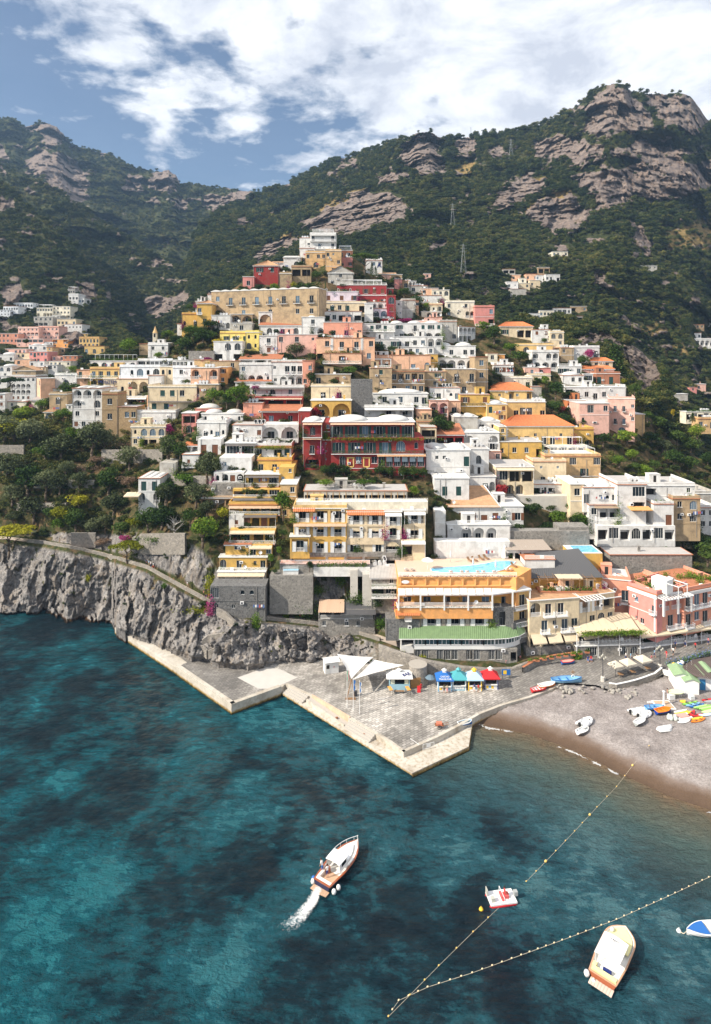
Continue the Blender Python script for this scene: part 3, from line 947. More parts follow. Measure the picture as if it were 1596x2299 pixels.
def woods(name,sheet_name,n,hpx,hmin,hmax,srcs,keep,seed,wide=1.0):
 """tree cover of one hillside. keep(X, Y, rock, dry) -> probability"""
 sh=SHEETS[sheet_name]
 r=np.random.RandomState(seed)
 nr,nc=sh['Y'].shape
 i=r.rand(n*3)*(nr-1.01)
 j=r.rand(n*3)*(nc-1.01)
 i0,j0=i.astype(int),j.astype(int)
 fi,fj=(i-i0)[:,None],(j-j0)[:,None]
 P=sh['P']
 q=(P[i0,j0]*(1-fi)+P[i0+1,j0]*fi)*(1-fj)+(P[i0,j0+1]*(1-fi)+P[i0+1,j0+1]*fi)*fj
 X,Y=sh['X'][i0,j0],sh['Y'][i0,j0]
 rock=sh['rock'][i0,j0]
 dry=sh['dry'][i0,j0]if'dry' in sh else rock*0
 cl=fbm(q/30.0+seed,3)
 pr=keep(X,Y,rock,dry,cl,i0)
 ok=r.rand(len(pr))<pr
 q,X,Y=q[ok][:n],X[ok][:n],Y[ok][:n]
 h=np.clip(hpx*r.lognormal(0,0.30,len(q))*q[:,1]/FP,hmin,hmax)
 h=np.where(rock[ok][:n]>.4,h*.5,h)
 wd=h*r.uniform(0.85,1.25,len(q))*wide
 q=q.copy()
 q[:,2]-=h*0.20
 me=bpy.data.meshes.new(name)
 me.vertices.add(len(q))
 me.vertices.foreach_set('co',q.astype(np.float32).ravel())
 a=me.attributes.new('size','FLOAT_VECTOR','POINT')
 a.data.foreach_set('vector',np.stack([wd,wd,h],-1).astype(np.float32).ravel())
 o=link(name,me)
 tag(o,kind='stuff')
 md=o.modifiers.new('woods','NODES')
 md.node_group=FG
 ids=[it.identifier for it in FG.interface.items_tree if it.in_out=='INPUT' and it.socket_type=='NodeSocketObject']
 for k,s in zip(ids,srcs):
  md[k]=s
 return o
FG=forest_group()
C=dict(white=(0.72,0.71,0.69),bluewhite=(0.74,0.77,0.80),cream=(0.73,0.60,0.41),ivory=(0.78,0.72,0.58),yellow=(0.72,0.49,0.20),gold=(0.66,0.41,0.11),lemon=(0.82,0.66,0.20),deepgold=(0.60,0.33,0.07),orange=(0.80,0.38,0.13),peach=(0.78,0.47,0.31),salmon=(0.72,0.33,0.23),pink=(0.76,0.46,0.38),rose=(0.66,0.27,0.24),lilac=(0.74,0.63,0.70),red=(0.30,0.032,0.030),crimson=(0.32,0.035,0.040),brick=(0.40,0.17,0.10),tan=(0.45,0.33,0.20),brown=(0.36,0.25,0.15),ochre=(0.66,0.44,0.22),grey=(0.48,0.46,0.42),rust=(0.56,0.20,0.08))
DIRT=dict(tan=0.85,brown=0.85,grey=0.75,ochre=0.7,cream=0.5,white=0.45,red=0.5,peach=0.5,gold=.5,yellow=.5,pink=.5,ivory=.5)
WP=plain('white_paint',(0.74,0.74,0.73),0.5,var=0.06)
GLASS=glass_mat('window_glass',(0.012,0.018,0.024))
GLASS_B=glass_mat('pale_glass',(0.07,0.11,0.15))
DARKIN=plain('dark_interior',(0.025,0.022,0.02),0.9)
GREEN_SH=plain('green_shutter',(0.012,0.055,0.050),0.6)
BROWN_SH=plain('brown_shutter',(0.17,0.065,0.030),0.6)
PALE_SH=plain('pale_shutter',(0.72,0.72,0.70),0.55)
WOOD=plain('wood',(0.26,0.15,0.075),0.7,var=0.25)
TERRA=plain('terracotta',(0.42,0.165,0.085),0.85,var=0.4,scale=1.6)
TERRA_O=plain('orange_tile',(0.50,0.17,0.065),0.85,var=0.40,scale=1.6)
TERRA_P=plain('weathered_tile',(0.46,0.27,0.15),0.9,var=0.5,scale=1.3)
ROOFW=plain('whitewashed_roof',(0.58,0.57,0.55),0.8,var=0.15,scale=0.8)
ROOFG=plain('grey_roof',(0.42,0.40,0.38),0.9,var=0.25,scale=0.8)
MW=plain('white_metal',(0.78,0.78,0.78),0.4,var=0.04)
MD=plain('dark_metal',(0.06,0.06,0.065),0.45,var=0.1)
REED=plain('reed_mat',(0.34,0.25,0.17),0.95,var=0.4,scale=9)
REED_D=plain('dark_reed',(0.13,0.115,0.105),0.95,var=0.35,scale=9)
REED_L=plain('pale_reed',(0.52,0.36,0.25),0.95,var=0.25,scale=9)
CANVAS=plain('white_canvas',(0.72,0.71,0.69),0.85,var=0.06)
CANVAS_C=plain('cream_canvas',(0.60,0.50,0.36),0.85,var=0.08)
FLOOR_T=plain('terracotta_floor',(0.55,0.28,0.20),0.8,var=0.12)
RUBBLE=stone('grey_rubble',(0.34,0.32,0.29),(0.18,0.17,0.16),2.2)
RUBBLE_D=stone('dark_rubble',(0.20,0.20,0.20),(0.10,0.10,0.10),2.4,(0.25,0.24,0.23))
TUFA=stone('tufa_block',(0.46,0.33,0.19),(0.33,0.23,0.13),2.6,(0.30,0.22,0.14),0.5)
CONC=plain('concrete',(0.52,0.49,0.44),0.9,var=0.25,scale=0.9)
STEEL=plain('steel_tank',(0.70,0.70,0.70),0.35,0.3)
_WM={}
def arch_pts(w,h,arch,n=8):
 r=min(w/2,h*0.6)
 if not arch:
  return[(-w/2,0),(w/2,0),(w/2,h),(-w/2,h)]
 p=[(-w/2,0),(w/2,0)]
 for i in rg(n+1):
  t=math.pi*i/n
  p.append((w/2*math.cos(t),h-r+r*math.sin(t)))
 return p
def m_frame(w,h,arch,mull=1,fr=0.05):
 k=('f',round(w,1),round(h,1),arch,mull)
 if k in _WM:
  return _WM[k]
 mb=MB()
 out=arch_pts(w,h,arch)
 inn=[(x*(1-2*fr/w),fr+(z)*(1-2*fr/h))for x,z in out]
 n=len(out)
 for i in rg(n):
  j=(i+1)%n
  mb.face([(out[i][0],-0.05,out[i][1]),(out[j][0],-0.05,out[j][1]),(inn[j][0],-0.05,inn[j][1]),(inn[i][0],-0.05,inn[i][1])])
  mb.face([(inn[i][0],-0.05,inn[i][1]),(inn[j][0],-0.05,inn[j][1]),(inn[j][0],0.0,inn[j][1]),(inn[i][0],0.0,inn[i][1])])
 hh=h*0.97
 if mull>=1:
  mb.box(-0.025,-0.055,0.02,0.025,-0.01,hh)
 if mull>=2:
  for f in(-0.25,0.25):
   mb.box(w*f-0.02,-0.054,0.02,w*f+0.02,-0.01,hh*(0.86 if arch else 1))
 _WM[k]=mb.mesh('window',WP)
 return _WM[k]
def m_pane(w,h,arch,mat):
 k=('p',round(w,1),round(h,1),arch,mat.name)
 if k not in _WM:
  mb=MB()
  mb.face([(x,0,z)for x,z in arch_pts(w,h,arch)])
  _WM[k]=mb.mesh('pane',mat)
 return _WM[k]
def m_shutter(w,h,mat):
 k=('s',round(w,1),round(h,1),mat.name)
 if k not in _WM:
  mb=MB()
  mb.box(-w/2,-0.03,0,-w/2+0.07,0.02,h)
  mb.box(w/2-0.07,-0.03,0,w/2,0.02,h)
  mb.box(-w/2,-0.031,0,w/2,0.021,0.08)
  mb.box(-w/2,-0.031,h-0.08,w/2,0.021,h)
  n=max(4,int(h/0.22))
  for i in rg(n):
   z=0.08+(h-0.16)*i/n
   dz=(h-0.16)/n
   mb.face([(-w/2+.05,-0.02,z),(w/2-.05,-0.02,z),(w/2-.05,0.015,z+dz),(-w/2+.05,0.015,z+dz)])
  _WM[k]=mb.mesh('shutter',mat)
 return _WM[k]
def MR(w,dp,mat,h=0.95,gap=0.22,sides=True):
 w=max(0.6,round(w*2)/2)
 dp=round(dp,1)
 k=('r',w,dp,mat.name,h,gap,sides)
 if k in _WM:
  return _WM[k]
 mb=MB()
 def run(a,b):
  a,b=V3(a),V3(b)
  L=(b-a).length
  up=V3((0,0,1))
  mb.tube(a+up*h,b+up*h,0.035,n=4)
  mb.tube(a+up*0.10,b+up*0.10,0.025,n=4)
  n=max(1,int(L/gap))
  for i in rg(n+1):
   p=a.lerp(b,i/n)
   mb.tube(p+up*0.0,p+up*h,0.038 if i not in(0,n)else 0.05,n=3,caps=False)
 run((-w/2,-dp,0),(w/2,-dp,0))
 if sides and dp>0.2:
  run((-w/2,0,0),(-w/2,-dp,0))
  run((w/2,0,0),(w/2,-dp,0))
 _WM[k]=mb.mesh('railing',mat)
 return _WM[k]
def MS(w,dp,th,mat,nm='balcony'):
 k=('b',nm,round(w,1),round(dp,1),th,mat.name)
 if k not in _WM:
  mb=MB()
  mb.box(-w/2,-dp,-th,w/2,-0.004,0)
  _WM[k]=mb.mesh(nm,mat)
 return _WM[k]
def MA(w,dp,drop,mat,reed=False):
 k=('a',round(w,1),dp,drop,mat.name,reed)
 if k in _WM:
  return _WM[k]
 mb=MB()
 n=max(2,int(w/(0.22 if reed else 0.7)))
 rr=random.Random(int(w*10))
 for i in rg(n):
  x0,x1=-w/2+w*i/n,-w/2+w*(i+1)/n
  j=rr.uniform(-.10,.10)if reed else 0
  z=rr.uniform(0,.05)if reed else 0.03*(i%2)
  mb.face([(x0,-dp+j,-drop+z),(x1,-dp+j,-drop+z),(x1,0,z),(x0,0,z)])
  mb.face([(x0,-dp+j,-drop+z),(x0,0,z),(x0,0,z-.04),(x0,-dp+j,-drop+z-.04)])
  if not reed:
   mb.face([(x0,-dp,-drop+z),(x1,-dp,-drop+z),(x1,-dp,-drop-.22),(x0,-dp,-drop-.22)])
 _WM[k]=mb.mesh('awning',mat)
 return _WM[k]
def TS(mb,a,b,c,d,pitch=0.34,m=0,amp=0.07):
 """corrugated tile slope: a-b eaves (left to right), d-c ridge"""
 a,b,c,d=map(V3,(a,b,c,d))
 L=max((b-a).length,(c-d).length)
 n=max(2,int(L/pitch))*2
 nv=(b-a).cross(d-a).normalized()
 if nv.z<0:
  nv=-nv
 for i in rg(n):
  t0,t1=i/n,(i+1)/n
  h0,h1=(amp if i%2 else 0),(0 if i%2 else amp)
  mb.face([a.lerp(b,t0)+nv*h0,a.lerp(b,t1)+nv*h1,d.lerp(c,t1)+nv*h1,d.lerp(c,t0)+nv*h0],m)
class Block:
 """one rectangular body of a building; parts hang under the building's root"""
 def __init__(s,root,M,w,dep,h,mats):
  s.root,s.M,s.w,s.dep,s.h=root,M,w,dep,h
  s.rel=root.matrix_world.inverted()@M
  s.wall=MB()
  s.mats=mats
 def put(s,name,me,loc=(0,0,0),rotz=0.0,pr_=None,scale=None):
  o=bpy.data.objects.new(name,me)
  T=Matrix.Translation(loc)@Matrix.Rotation(rotz,4,'Z')
  if scale is not None:
   T=T@Matrix.Diagonal((scale[0],scale[1],scale[2],1))
  if pr_ is None:
   o.parent=s.root
   o.matrix_basis=s.rel@T
  else:
   o.parent=pr_
   o.matrix_basis=T
  COL.objects.link(o)
  return o
 def pm(s,name,mb,mats,smooth=False):
  return s.put(name,mb.mesh(name,mats,smooth))
 def fr(s,face,u,v,dp=0.0):
  if face=='F':
   return V3((-s.w/2+u,dp,v)),0.0
  if face=='R':
   return V3((s.w/2-dp,u,v)),math.pi/2
  return V3((-s.w/2+dp,s.dep-u,v)),-math.pi/2
 def facade(s,face,W_,H_,holes,z0):
  mb=s.wall
  def p(u,v,dp=0.0):
   return s.fr(face,u,v,dp)[0]
  vs=sorted({-z0,H_}|{round(h['v0'],3)for h in holes}|{round(h['v1'],3)for h in holes})
  for va,vb in zip(vs[:-1],vs[1:]):
   if vb-va<1e-3:
    continue
   vm=(va+vb)/2
   hs=sorted([(h['u0'],h['u1'])for h in holes if h['v0']<vm<h['v1']])
   u=0.0
   for a,b in hs:
    if a>u+1e-3:
     mb.face([p(u,va),p(a,va),p(a,vb),p(u,vb)],0)
    u=max(u,b)
   if u<W_-1e-3:
    mb.face([p(u,va),p(W_,va),p(W_,vb),p(u,vb)],0)
  for h in holes:
   u0,u1,v0,v1,dp=h['u0'],h['u1'],h['v0'],h['v1'],h['dp']
   w,hh,uc=u1-u0,v1-v0,(u0+u1)/2
   out=[(uc+x,v0+z)for x,z in arch_pts(w,hh,h['arch'])]
   if h['arch']:
    top=out[2:]
    for a,b in zip(top[:-1],top[1:]):
     mb.face([p(*a),p(*b),p(b[0],v1),p(a[0],v1)],0)
   n=len(out)
   for i in rg(n):
    a,b=out[i],out[(i+1)%n]
    mb.face([p(a[0],a[1]),p(b[0],b[1]),p(b[0],b[1],dp),p(a[0],a[1],dp)],0 if dp<0.6 else 1)
   if dp>0.6:
    mb.face([p(u0,v0,dp),p(u1,v0,dp),p(u1,v1,dp),p(u0,v1,dp)],1)
 def opening(s,face,u,v,w,h,arch=False,dp=0.16,mull=1,glass=None,shut=None,opened=False,lite=False,nm='window',closed=False):
  """a window or glazed door standing in its hole"""
  loc,rz=s.fr(face,u,v,dp)
  if closed:
   root_o=s.put(nm,m_shutter(w/2-0.01,h,shut),s.fr(face,u-w/4,v,dp*.6)[0],rz)
   s.put('shutter',m_shutter(w/2-0.01,h,shut),(w/2,0,0),0,root_o)
   s.put('pane',m_pane(w,h,False,DARKIN),(w/4,dp*.4+.02,0),0,root_o)
   return root_o
  o=s.put(nm,m_frame(w,h,arch,mull),loc,rz)
  s.put('pane',m_pane(w,h,arch,glass or GLASS),(0,0.012,0),0,o)
  if opened and shut is not None and not lite:
   for sg in(-1,1):
    s.put('shutter',m_shutter(w/2,h,shut),(sg*(w*0.75+0.03),-dp-0.035,0),0,o)
  return o
def LD(x,y,sh):
 if sh=='town_hill':
  return hill_d(x,y)
 S_=SHEETS[sh]
 xs=S_['X'][0]
 j=int(np.clip(np.searchsorted(xs,x),1,len(xs)-1))
 yy,dd=S_['Y'][:,j],S_['D'][:,j]
 k=int(np.argmin(np.abs(yy-y)))
 return float(dd[k])
BUILT=[]
def bld(z,x0,y0,x1,y1,col,floors,label=None,name='house',cat=None,roof='flat',dep=None,tw=0.0,d=None,right='',left='',top='',sh='town_hill',pr_=None,ext=1.6,rc_=None,sm_=None,shut=None,rail=None,dd=0.0,group=None):
 """one block of a building. floors: 'flags|pattern' per storey, top to bottom"""
 x0,y0=zp(z,x0,y0)
 x1,y1=zp(z,x1,y1)
 xc=(x0+x1)/2
 if d is None:
  d=LD(xc,y1,sh)+dd
 pa,pb=W(x0,y1,d-tw/2),W(x1,y1,d+tw/2)
 zb=CAMZ-(y1-HY)/FP*d
 zt=CAMZ-(y0-HY)/FP*d
 w,h=(pb-pa).xy.length,zt-zb
 ang=math.atan2(pb.y-pa.y,pb.x-pa.x)
 ctr=(pa+pb)/2
 ctr.z=zb
 if dep is None:
  dep=max(5.0,min(13.0,LD(xc,y0,sh)-d+2.5))
 M=Matrix.Translation(ctr)@Matrix.Rotation(ang,4,'Z')
 root=pr_
 if root is None:
  root=empty(name,ctr,ang)
  root.matrix_world=M
  tag(root,label,cat or name.replace('_',' '),group)
  BUILT.append((root,x0,y0,x1,y1,d,label))
 lite=FP/d<4.6
 wm=sm_ or plaster(col,C[col],DIRT.get(col,0.4))
 s=Block(root,M,w,dep,h,[wm])
 rng=random.Random(int(x0*13+y0*7))
 shm={'g':GREEN_SH,'b':BROWN_SH,'p':PALE_SH,None:PALE_SH}[shut]
 rl={None:MW,'d':MD,'w':MW}[rail]
 allholes={}
 for face,spec,Wf in(('F',floors,w),('R',right,dep),('L',left,dep)):
  holes=[]
  if spec:
   fl=spec.split('/')
   nf=len(fl)
   hf=h/nf
   k=max(0.6,min(1.35,hf/3.05))
   for fi,fs in en_(fl):
    flags=''.join(q for q in fs if q in 'BNCRKEVPFT')
    pat=''.join(q for q in fs if q not in 'BNCRKEVPFT|x')
    v0=h-hf*(fi+1)+0.02
    n=max(1,len(pat))
    cw=Wf/n
    kk=min(k,cw/1.7)
    for ci,ch in en_(pat):
     uc=(ci+0.5)*cw
     if ch in '. ':
      continue
     def hole(ww,hh,vb,arch=False,dp=0.16):
      ww=min(ww,cw*0.92)
      hh=min(hh,hf*0.94-(vb-v0))
      hd=dict(u0=uc-ww/2,u1=uc+ww/2,v0=vb,v1=vb+hh,arch=arch,dp=dp)
      holes.append(hd)
      return ww,hh
     if ch in 'wsbv':
      ww,hh=(1.15*kk,1.45*kk)if ch!='v' else(0.75*kk,0.8*kk)
      vb=v0+hf*(0.32 if ch!='v' else 0.45)
      ww,hh=hole(ww,hh,vb)
      if ch in 'sb':
       if rng.random()<0.6:
        s.opening(face,uc,vb,ww,hh,shut=GREEN_SH if ch=='s' else BROWN_SH,closed=True)
       else:
        s.opening(face,uc,vb,ww,hh,shut=GREEN_SH if ch=='s' else BROWN_SH,opened=True,lite=lite)
      else:
       s.opening(face,uc,vb,ww,hh,glass=GLASS if rng.random()<.75 else GLASS_B)
      if not lite and ch!='v':
       l2,rz=s.fr(face,uc,vb,0)
       s.put('sill',MS(ww+0.3,0.12,0.08,WP,'sill'),l2,rz)
     elif ch=='o':
      ww,hh=hole(0.9*kk,0.9*kk,v0+hf*.4,True)
      s.opening(face,uc,v0+hf*.4,ww,hh,True,mull=0)
     elif ch in 'dDgk':
      ww,hh=hole(1.25*kk,2.25*kk,v0+0.08)
      if ch in 'gk':
       s.opening(face,uc,v0+.08,ww,hh,shut=GREEN_SH if ch=='g' else BROWN_SH,closed=True,nm='door')
      else:
       s.opening(face,uc,v0+.08,ww,hh,glass=GLASS if rng.random()<.75 else GLASS_B,shut=shm,opened=cw>2.6*kk and shut is not None,lite=lite,nm='door')
      if ch=='d' and 'B' not in flags:
       l2,rz=s.fr(face,uc,v0+.06,0)
       bw=min(cw*.9,2.3*kk)
       o=s.put('balcony',MS(bw,0.9,0.14,WP),l2,rz)
       s.put('railing',MR(bw,0.85,rl),(0,0,0),0,o)
     elif ch in 'aAcl':
      if ch=='c':
       ww,hh=hole(0.8*kk,1.35*kk,v0+hf*.3,True)
       s.opening(face,uc,v0+hf*.3,ww,hh,True,mull=0)
      elif ch=='A':
       ww,hh=hole(min(1.9*kk,cw*.8),2.2*kk,v0+hf*.12,True)
       s.opening(face,uc,v0+hf*.12,ww,hh,True,mull=2,glass=GLASS_B if rng.random()<.4 else GLASS)
      else:
       lw=min(cw*.84,4.2*kk)
       lh=hf*.84
       ww,hh=hole(lw,lh,v0+0.05,ch=='a',min(1.7,dep*.3))
       dpp=min(1.7,dep*.3)
       s.opening(face,uc,v0+.06,min(1.5*kk,ww*.5),min(2.15*kk,hh*.8),dp=dpp-0.02,shut=shm,opened=(shut is not None and ww>2.6),lite=lite,nm='door')
       l2,rz=s.fr(face,uc,v0+.06,0.06)
       s.put('railing',MR(ww,0.0,rl,sides=False),l2,rz)
     elif ch in 'Gt':
      ww,hh=hole(cw*.86,min(2.3*kk,hf*.7),v0+hf*(.16 if ch=='G' else.03),False,0.16 if ch=='G' else 1.6)
      if ch=='G':
       s.opening(face,uc,v0+hf*.16,ww,hh,mull=2)
      else:
       l2,rz=s.fr(face,uc,v0+hf*.03,1.55)
       s.put('doorway',m_pane(ww*.98,hh*.98,False,DARKIN),l2,rz)
    if face=='F' and not lite and 0<fi and rng.random()<.4:
     s.put('string_course',MS(w+.1,.09,.14,WP if rng.random()<.5 else wm,'string_course'),(0,0,v0+hf))
    if 'B' in flags and not lite and rng.random()<.6:
     flags+='P'
    if face=='F' and flags:
     vtop=v0+hf
     if 'B' in flags:
      o=s.put('balcony',MS(w*.99,1.15,0.16,FLOOR_T if 'F' in flags else WP),(0,0,v0+.05))
      s.put('railing',MR(w*.98,1.1,rl),(0,0,0),0,o)
     for fl_,mt,reed in(('N',CANVAS,False),('C',CANVAS_C,False),('R',REED,True),('K',REED_D,True),('E',REED_L,True)):
      if fl_ in flags:
       o=s.put('awning',MA(w*.98,1.45 if reed else 1.15,.35 if reed else.4,mt,reed),(0,-0.01,vtop-0.25))
       for sg in(-1,1):
        ln=MB()
        ln.tube((sg*w*.47,-1.1,-hf+.35),(sg*w*.47,-1.1,-.35),0.045,n=5)
        s.put('post',ln.mesh('post',MW),(0,0,0),0,o)
     if 'T' in flags:
      mb=MB()
      TS(mb,(-w/2-.1,-.75,-.35),(w/2+.1,-.75,-.35),(w/2+.1,0,0.05),(-w/2-.1,0,0.05))
      s.put('tile_canopy',mb.mesh('tile_canopy',TERRA_O),(0,-.004,vtop-.1))
     if 'V' in flags:
      v,f=LC(np.random.RandomState(int(x0)).normal(0,1,(int(90*w),3))*[w*.25,.3,.22],np.tile([0,-.5,.7],(int(90*w),1)),.17,3)
      s.put('creeper',NM('creeper',v,f,FO_GREEN if int(x0)%2 else FO_LIME,smooth=False),(0,-.5,vtop-.35))
     if 'P' in flags:
      r2=np.random.RandomState(int(x0+y0))
      n=int(26*w)
      v,f=LC(np.stack([r2.uniform(-w*.48,w*.48,n),r2.normal(-.95,.1,n),r2.normal(.55,.2,n)],-1)*1.0,np.tile([0,-.5,.7],(n,1)),.13,4)
      s.put('potted_plants',NM('potted_plants',v,f,FO_GREEN,smooth=False),(0,0,v0+.1))
  allholes[face]=holes
  s.facade(face,Wf,h,holes,ext)
 s.wall.face([(-w/2,dep,-ext),(w/2,dep,-ext),(w/2,dep,h),(-w/2,dep,h)])
 s.wall.face([(-w/2,0,h-.01),(w/2,0,h-.01),(w/2,dep,h-.01),(-w/2,dep,h-.01)])
 s.put('wall',s.wall.mesh('wall',[wm,wm]))
 big=not lite and w>5
 if big and pr_ is None and roof=='flat' and rng.random()<.45:
  roof='par'
 if big and roof in('flat','par')and len(top)<2:
  top+=''.join(rng.sample('cstxxkc',rng.choice([1,2,2,3])))
 if not lite and h>2.5 and floors:
  mb=MB()
  for q in rg(1+(w>9)):
   px=w*rng.choice([-.49,.49,rng.uniform(-.4,.4)])
   mb.tube((px,-.07,-.5),(px,-.07,h*rng.uniform(.85,1)),.055,n=5)
  s.pm('drainpipe',mb,plain('grey_pipe',(.25,.23,.21),.7))
  for q in rg(rng.choice([0,1,1,2])if w>6 else 0):
   mb=MB()
   px,pz=w*rng.uniform(-.45,.45),h*rng.uniform(.35,.8)
   mb.box(px-.42,-.34,pz,px+.42,-.02,pz+.6)
   mb.box(px-.24,-.35,pz+.1,px+.24,-.335,pz+.5,1)
   s.pm('air_conditioner',mb,[MW,MD])
  if w>6 and rng.random()<.3:
   mb=MB()
   px,pz=w*rng.uniform(-.3,.3),h*rng.uniform(.3,.7)
   for q in rg(rng.randint(3,6)):
    mb.box(px+q*.45,-.42,pz-rng.uniform(.5,.9),px+q*.45+.36,-.40,pz,rng.randrange(3))
   s.pm('laundry',mb,[WP,plain('laundry_blue',(.10,.16,.36),.9),plain('laundry_red',(.42,.09,.09),.9)])
  if rng.random()<.42:
   px=w*rng.choice([-.5,.5,rng.uniform(-.5,.5)])
   n=int(rng.uniform(120,420))
   r2=np.random.RandomState(int(x0*3))
   v,f=LC(np.stack([px+r2.normal(0,.55,n),-.15-np.abs(r2.normal(0,.3,n)),np.abs(r2.normal(0,h*.3,n))],-1),np.tile([0,-.8,.4],(n,1)),.16,6)
   s.put('creeper',NM('creeper',v,f,rng.choice([FO_DARK,FO_GREEN,FO_GREEN,FO_PINK]),smooth=False))
 rm={'t':TERRA,'o':TERRA_O,'w':ROOFW,'g':ROOFG,'p':TERRA_P,'r':REED,None:None}[rc_]
 if roof in('flat','par','dome','domes','vaults','wave'):
  mb=MB()
  mb.box(-w/2-.12,-.12,h,w/2+.12,dep+.1,h+.14)
  s.pm('roof',mb,rm or(ROOFW if rng.random()<.75 else ROOFG))
  tl=MB()
  for a,b in(((-w/2-.2,-.2),(w/2+.2,-.02)),):
   tl.box(a[0],a[1],h+.02,b[0],b[1],h+.20)
  tl.box(-w/2-.2,-.02,h+.02,-w/2-.03,dep,h+.20)
  tl.box(w/2+.03,-.02,h+.02,w/2+.2,dep,h+.20)
  s.pm('cornice',tl,TERRA if(rng.random()<.35 and col!='red')or rc_=='t' else WP)
 if roof in('dome','domes','vaults'):
  nd={'dome':1,'domes':2,'vaults':3}[roof]
  for i in rg(nd):
   mb=MB()
   rx=w/nd*.40
   cxx=-w/2+w*(i+.5)/nd
   hd=min(1.5,rx*.45)
   mb.lathe([(math.cos(t)*1.0,math.sin(t)*hd)for t in np.linspace(0,1.45,6)],16,0,(cxx,dep*.45,h+.13),rx,dep*.40)
   s.pm('dome',mb,ROOFW,True)
 if roof=='wave':
  mb=MB()
  n=max(3,int(w/4.2))
  m_=n*8
  for i in rg(m_):
   def zz(i):
    return abs(math.sin(math.pi*i/8))*.55+.16
   a,b=-w/2+w*i/m_,-w/2+w*(i+1)/m_
   mb.face([(a,-.15,h+zz(i)),(b,-.15,h+zz(i+1)),(b,dep,h+zz(i+1)),(a,dep,h+zz(i))])
   mb.face([(a,-.15,h-.05),(b,-.15,h-.05),(b,-.15,h+zz(i+1)),(a,-.15,h+zz(i))])
  s.pm('vault',mb,ROOFW)
 if roof in('hip','gable','shed'):
  mb=MB()
  rh=max(1.0,min(w,dep)*.28)
  e=.45
  X0,X1,Y0,Y1=-w/2-e,w/2+e,-e,dep+e
  zb_=h-.12
  mt=rm or TERRA_O
  if roof=='hip':
   ins=min(w,dep)*.5
   a,b=(X0+ins,dep/2,h+rh),(X1-ins,dep/2,h+rh)
   if w<dep:
    a=b=(0,dep/2,h+rh)
   TS(mb,(X0,Y0,zb_),(X1,Y0,zb_),b,a)
   TS(mb,(X1,Y0,zb_),(X1,Y1,zb_),b,b)
   TS(mb,(X0,Y1,zb_),(X0,Y0,zb_),a,a)
   TS(mb,(X1,Y1,zb_),(X0,Y1,zb_),a,b)
  elif roof=='shed':
   TS(mb,(X0,Y0,zb_),(X1,Y0,zb_),(X1,Y1,zb_+rh),(X0,Y1,zb_+rh))
   s.wall=MB()
  else:
   mx=(X0+X1)/2
   TS(mb,(X0,Y1,zb_),(X0,Y0,zb_),(mx,Y0,h+rh),(mx,Y1,h+rh))
   TS(mb,(X1,Y0,zb_),(X1,Y1,zb_),(mx,Y1,h+rh),(mx,Y0,h+rh))
   gb=MB()
   gb.face([(-w/2,0,h),(w/2,0,h),(0,0,h+rh-.1)])
   s.pm('gable',gb,wm)
  s.pm('roof',mb,mt)
  ev=MB()
  ev.box(X0+.1,Y0+.1,h-.42,X1-.1,Y0+.4,h-.14)
  ev.box(X1-.4,Y0+.4,h-.42,X1-.1,Y1-.1,h-.14)
  ev.box(X0+.1,Y0+.4,h-.42,X0+.4,Y1-.1,h-.14)
  s.pm('eaves',ev,WP)
 if roof in('par',):
  mb=MB()
  ph=.9
  mb.box(-w/2,-.02,h+.14,w/2,.22,h+ph)
  mb.box(-w/2,.22,h+.14,-w/2+.22,dep,h+ph)
  mb.box(w/2-.22,.22,h+.14,w/2,dep,h+ph)
  s.pm('parapet',mb,wm)
 hz=h+.14
 for i,ch in en_(top):
  if ch=='t':
   n=3
   bx_=rng.uniform(-.3,.3)*w
   for q in rg(n):
    mb=MB()
    mb.tube((bx_+q*1.15,dep*.3,hz+.75),(bx_+q*1.15,dep*.3+1.5,hz+.75),.5,n=10)
    mb.box(bx_+q*1.15-.3,dep*.3+.1,hz,bx_+q*1.15+.3,dep*.3+1.4,hz+.35)
    s.pm('water_tank',mb,STEEL)
  elif ch=='c':
   mb=MB()
   cx_=rng.uniform(-.4,.4)*w
   mb.box(cx_-.3,dep*.4,hz,cx_+.3,dep*.4+.5,hz+1.2)
   mb.box(cx_-.4,dep*.4-.1,hz+1.2,cx_+.4,dep*.4+.6,hz+1.32)
   s.pm('chimney',mb,wm)
  elif ch=='s':
   mb=MB()
   cx_=rng.uniform(-.4,.4)*w
   mb.tube((cx_,.6,hz),(cx_,.6,hz+1.0),.04)
   for q in rg(10):
    a0,a1=q*.628,(q+1)*.628
    mb.face([(cx_,.45,hz+1.0),(cx_+.45*math.cos(a0),.3,hz+1+.45*math.sin(a0)),(cx_+.45*math.cos(a1),.3,hz+1+.45*math.sin(a1))])
   s.pm('satellite_dish',mb,MW)
  elif ch in 'pr':
   mb=MB()
   pw,pd_,ph=w*.8,dep*.55,2.3
   for xx in np.linspace(-pw/2,pw/2,max(2,int(pw/3.2)+1)):
    for yy in(.4,.4+pd_):
     mb.tube((xx,yy,hz),(xx,yy,hz+ph),.06,n=5)
    mb.tube((xx,.3,hz+ph),(xx,.5+pd_,hz+ph),.05,n=4)
   for yy in np.linspace(.4,.4+pd_,6):
    mb.tube((-pw/2,yy,hz+ph+.06),(pw/2,yy,hz+ph+.06),.045,n=4)
   o=s.pm('pergola',mb,MW if ch=='p' else WOOD)
   if ch=='r':
    s.put('reed_cover',MA(pw,pd_+.6,.2,REED,True),(0,pd_+.7,hz+ph+.2),0,o)
  elif ch=='k':
   mb=MB()
   cx_=rng.uniform(-.3,.3)*w
   hw_=min(1.6,w*.18)
   mb.box(cx_-hw_,dep*.35,hz,cx_+hw_,dep*.35+2.4,hz+2.2)
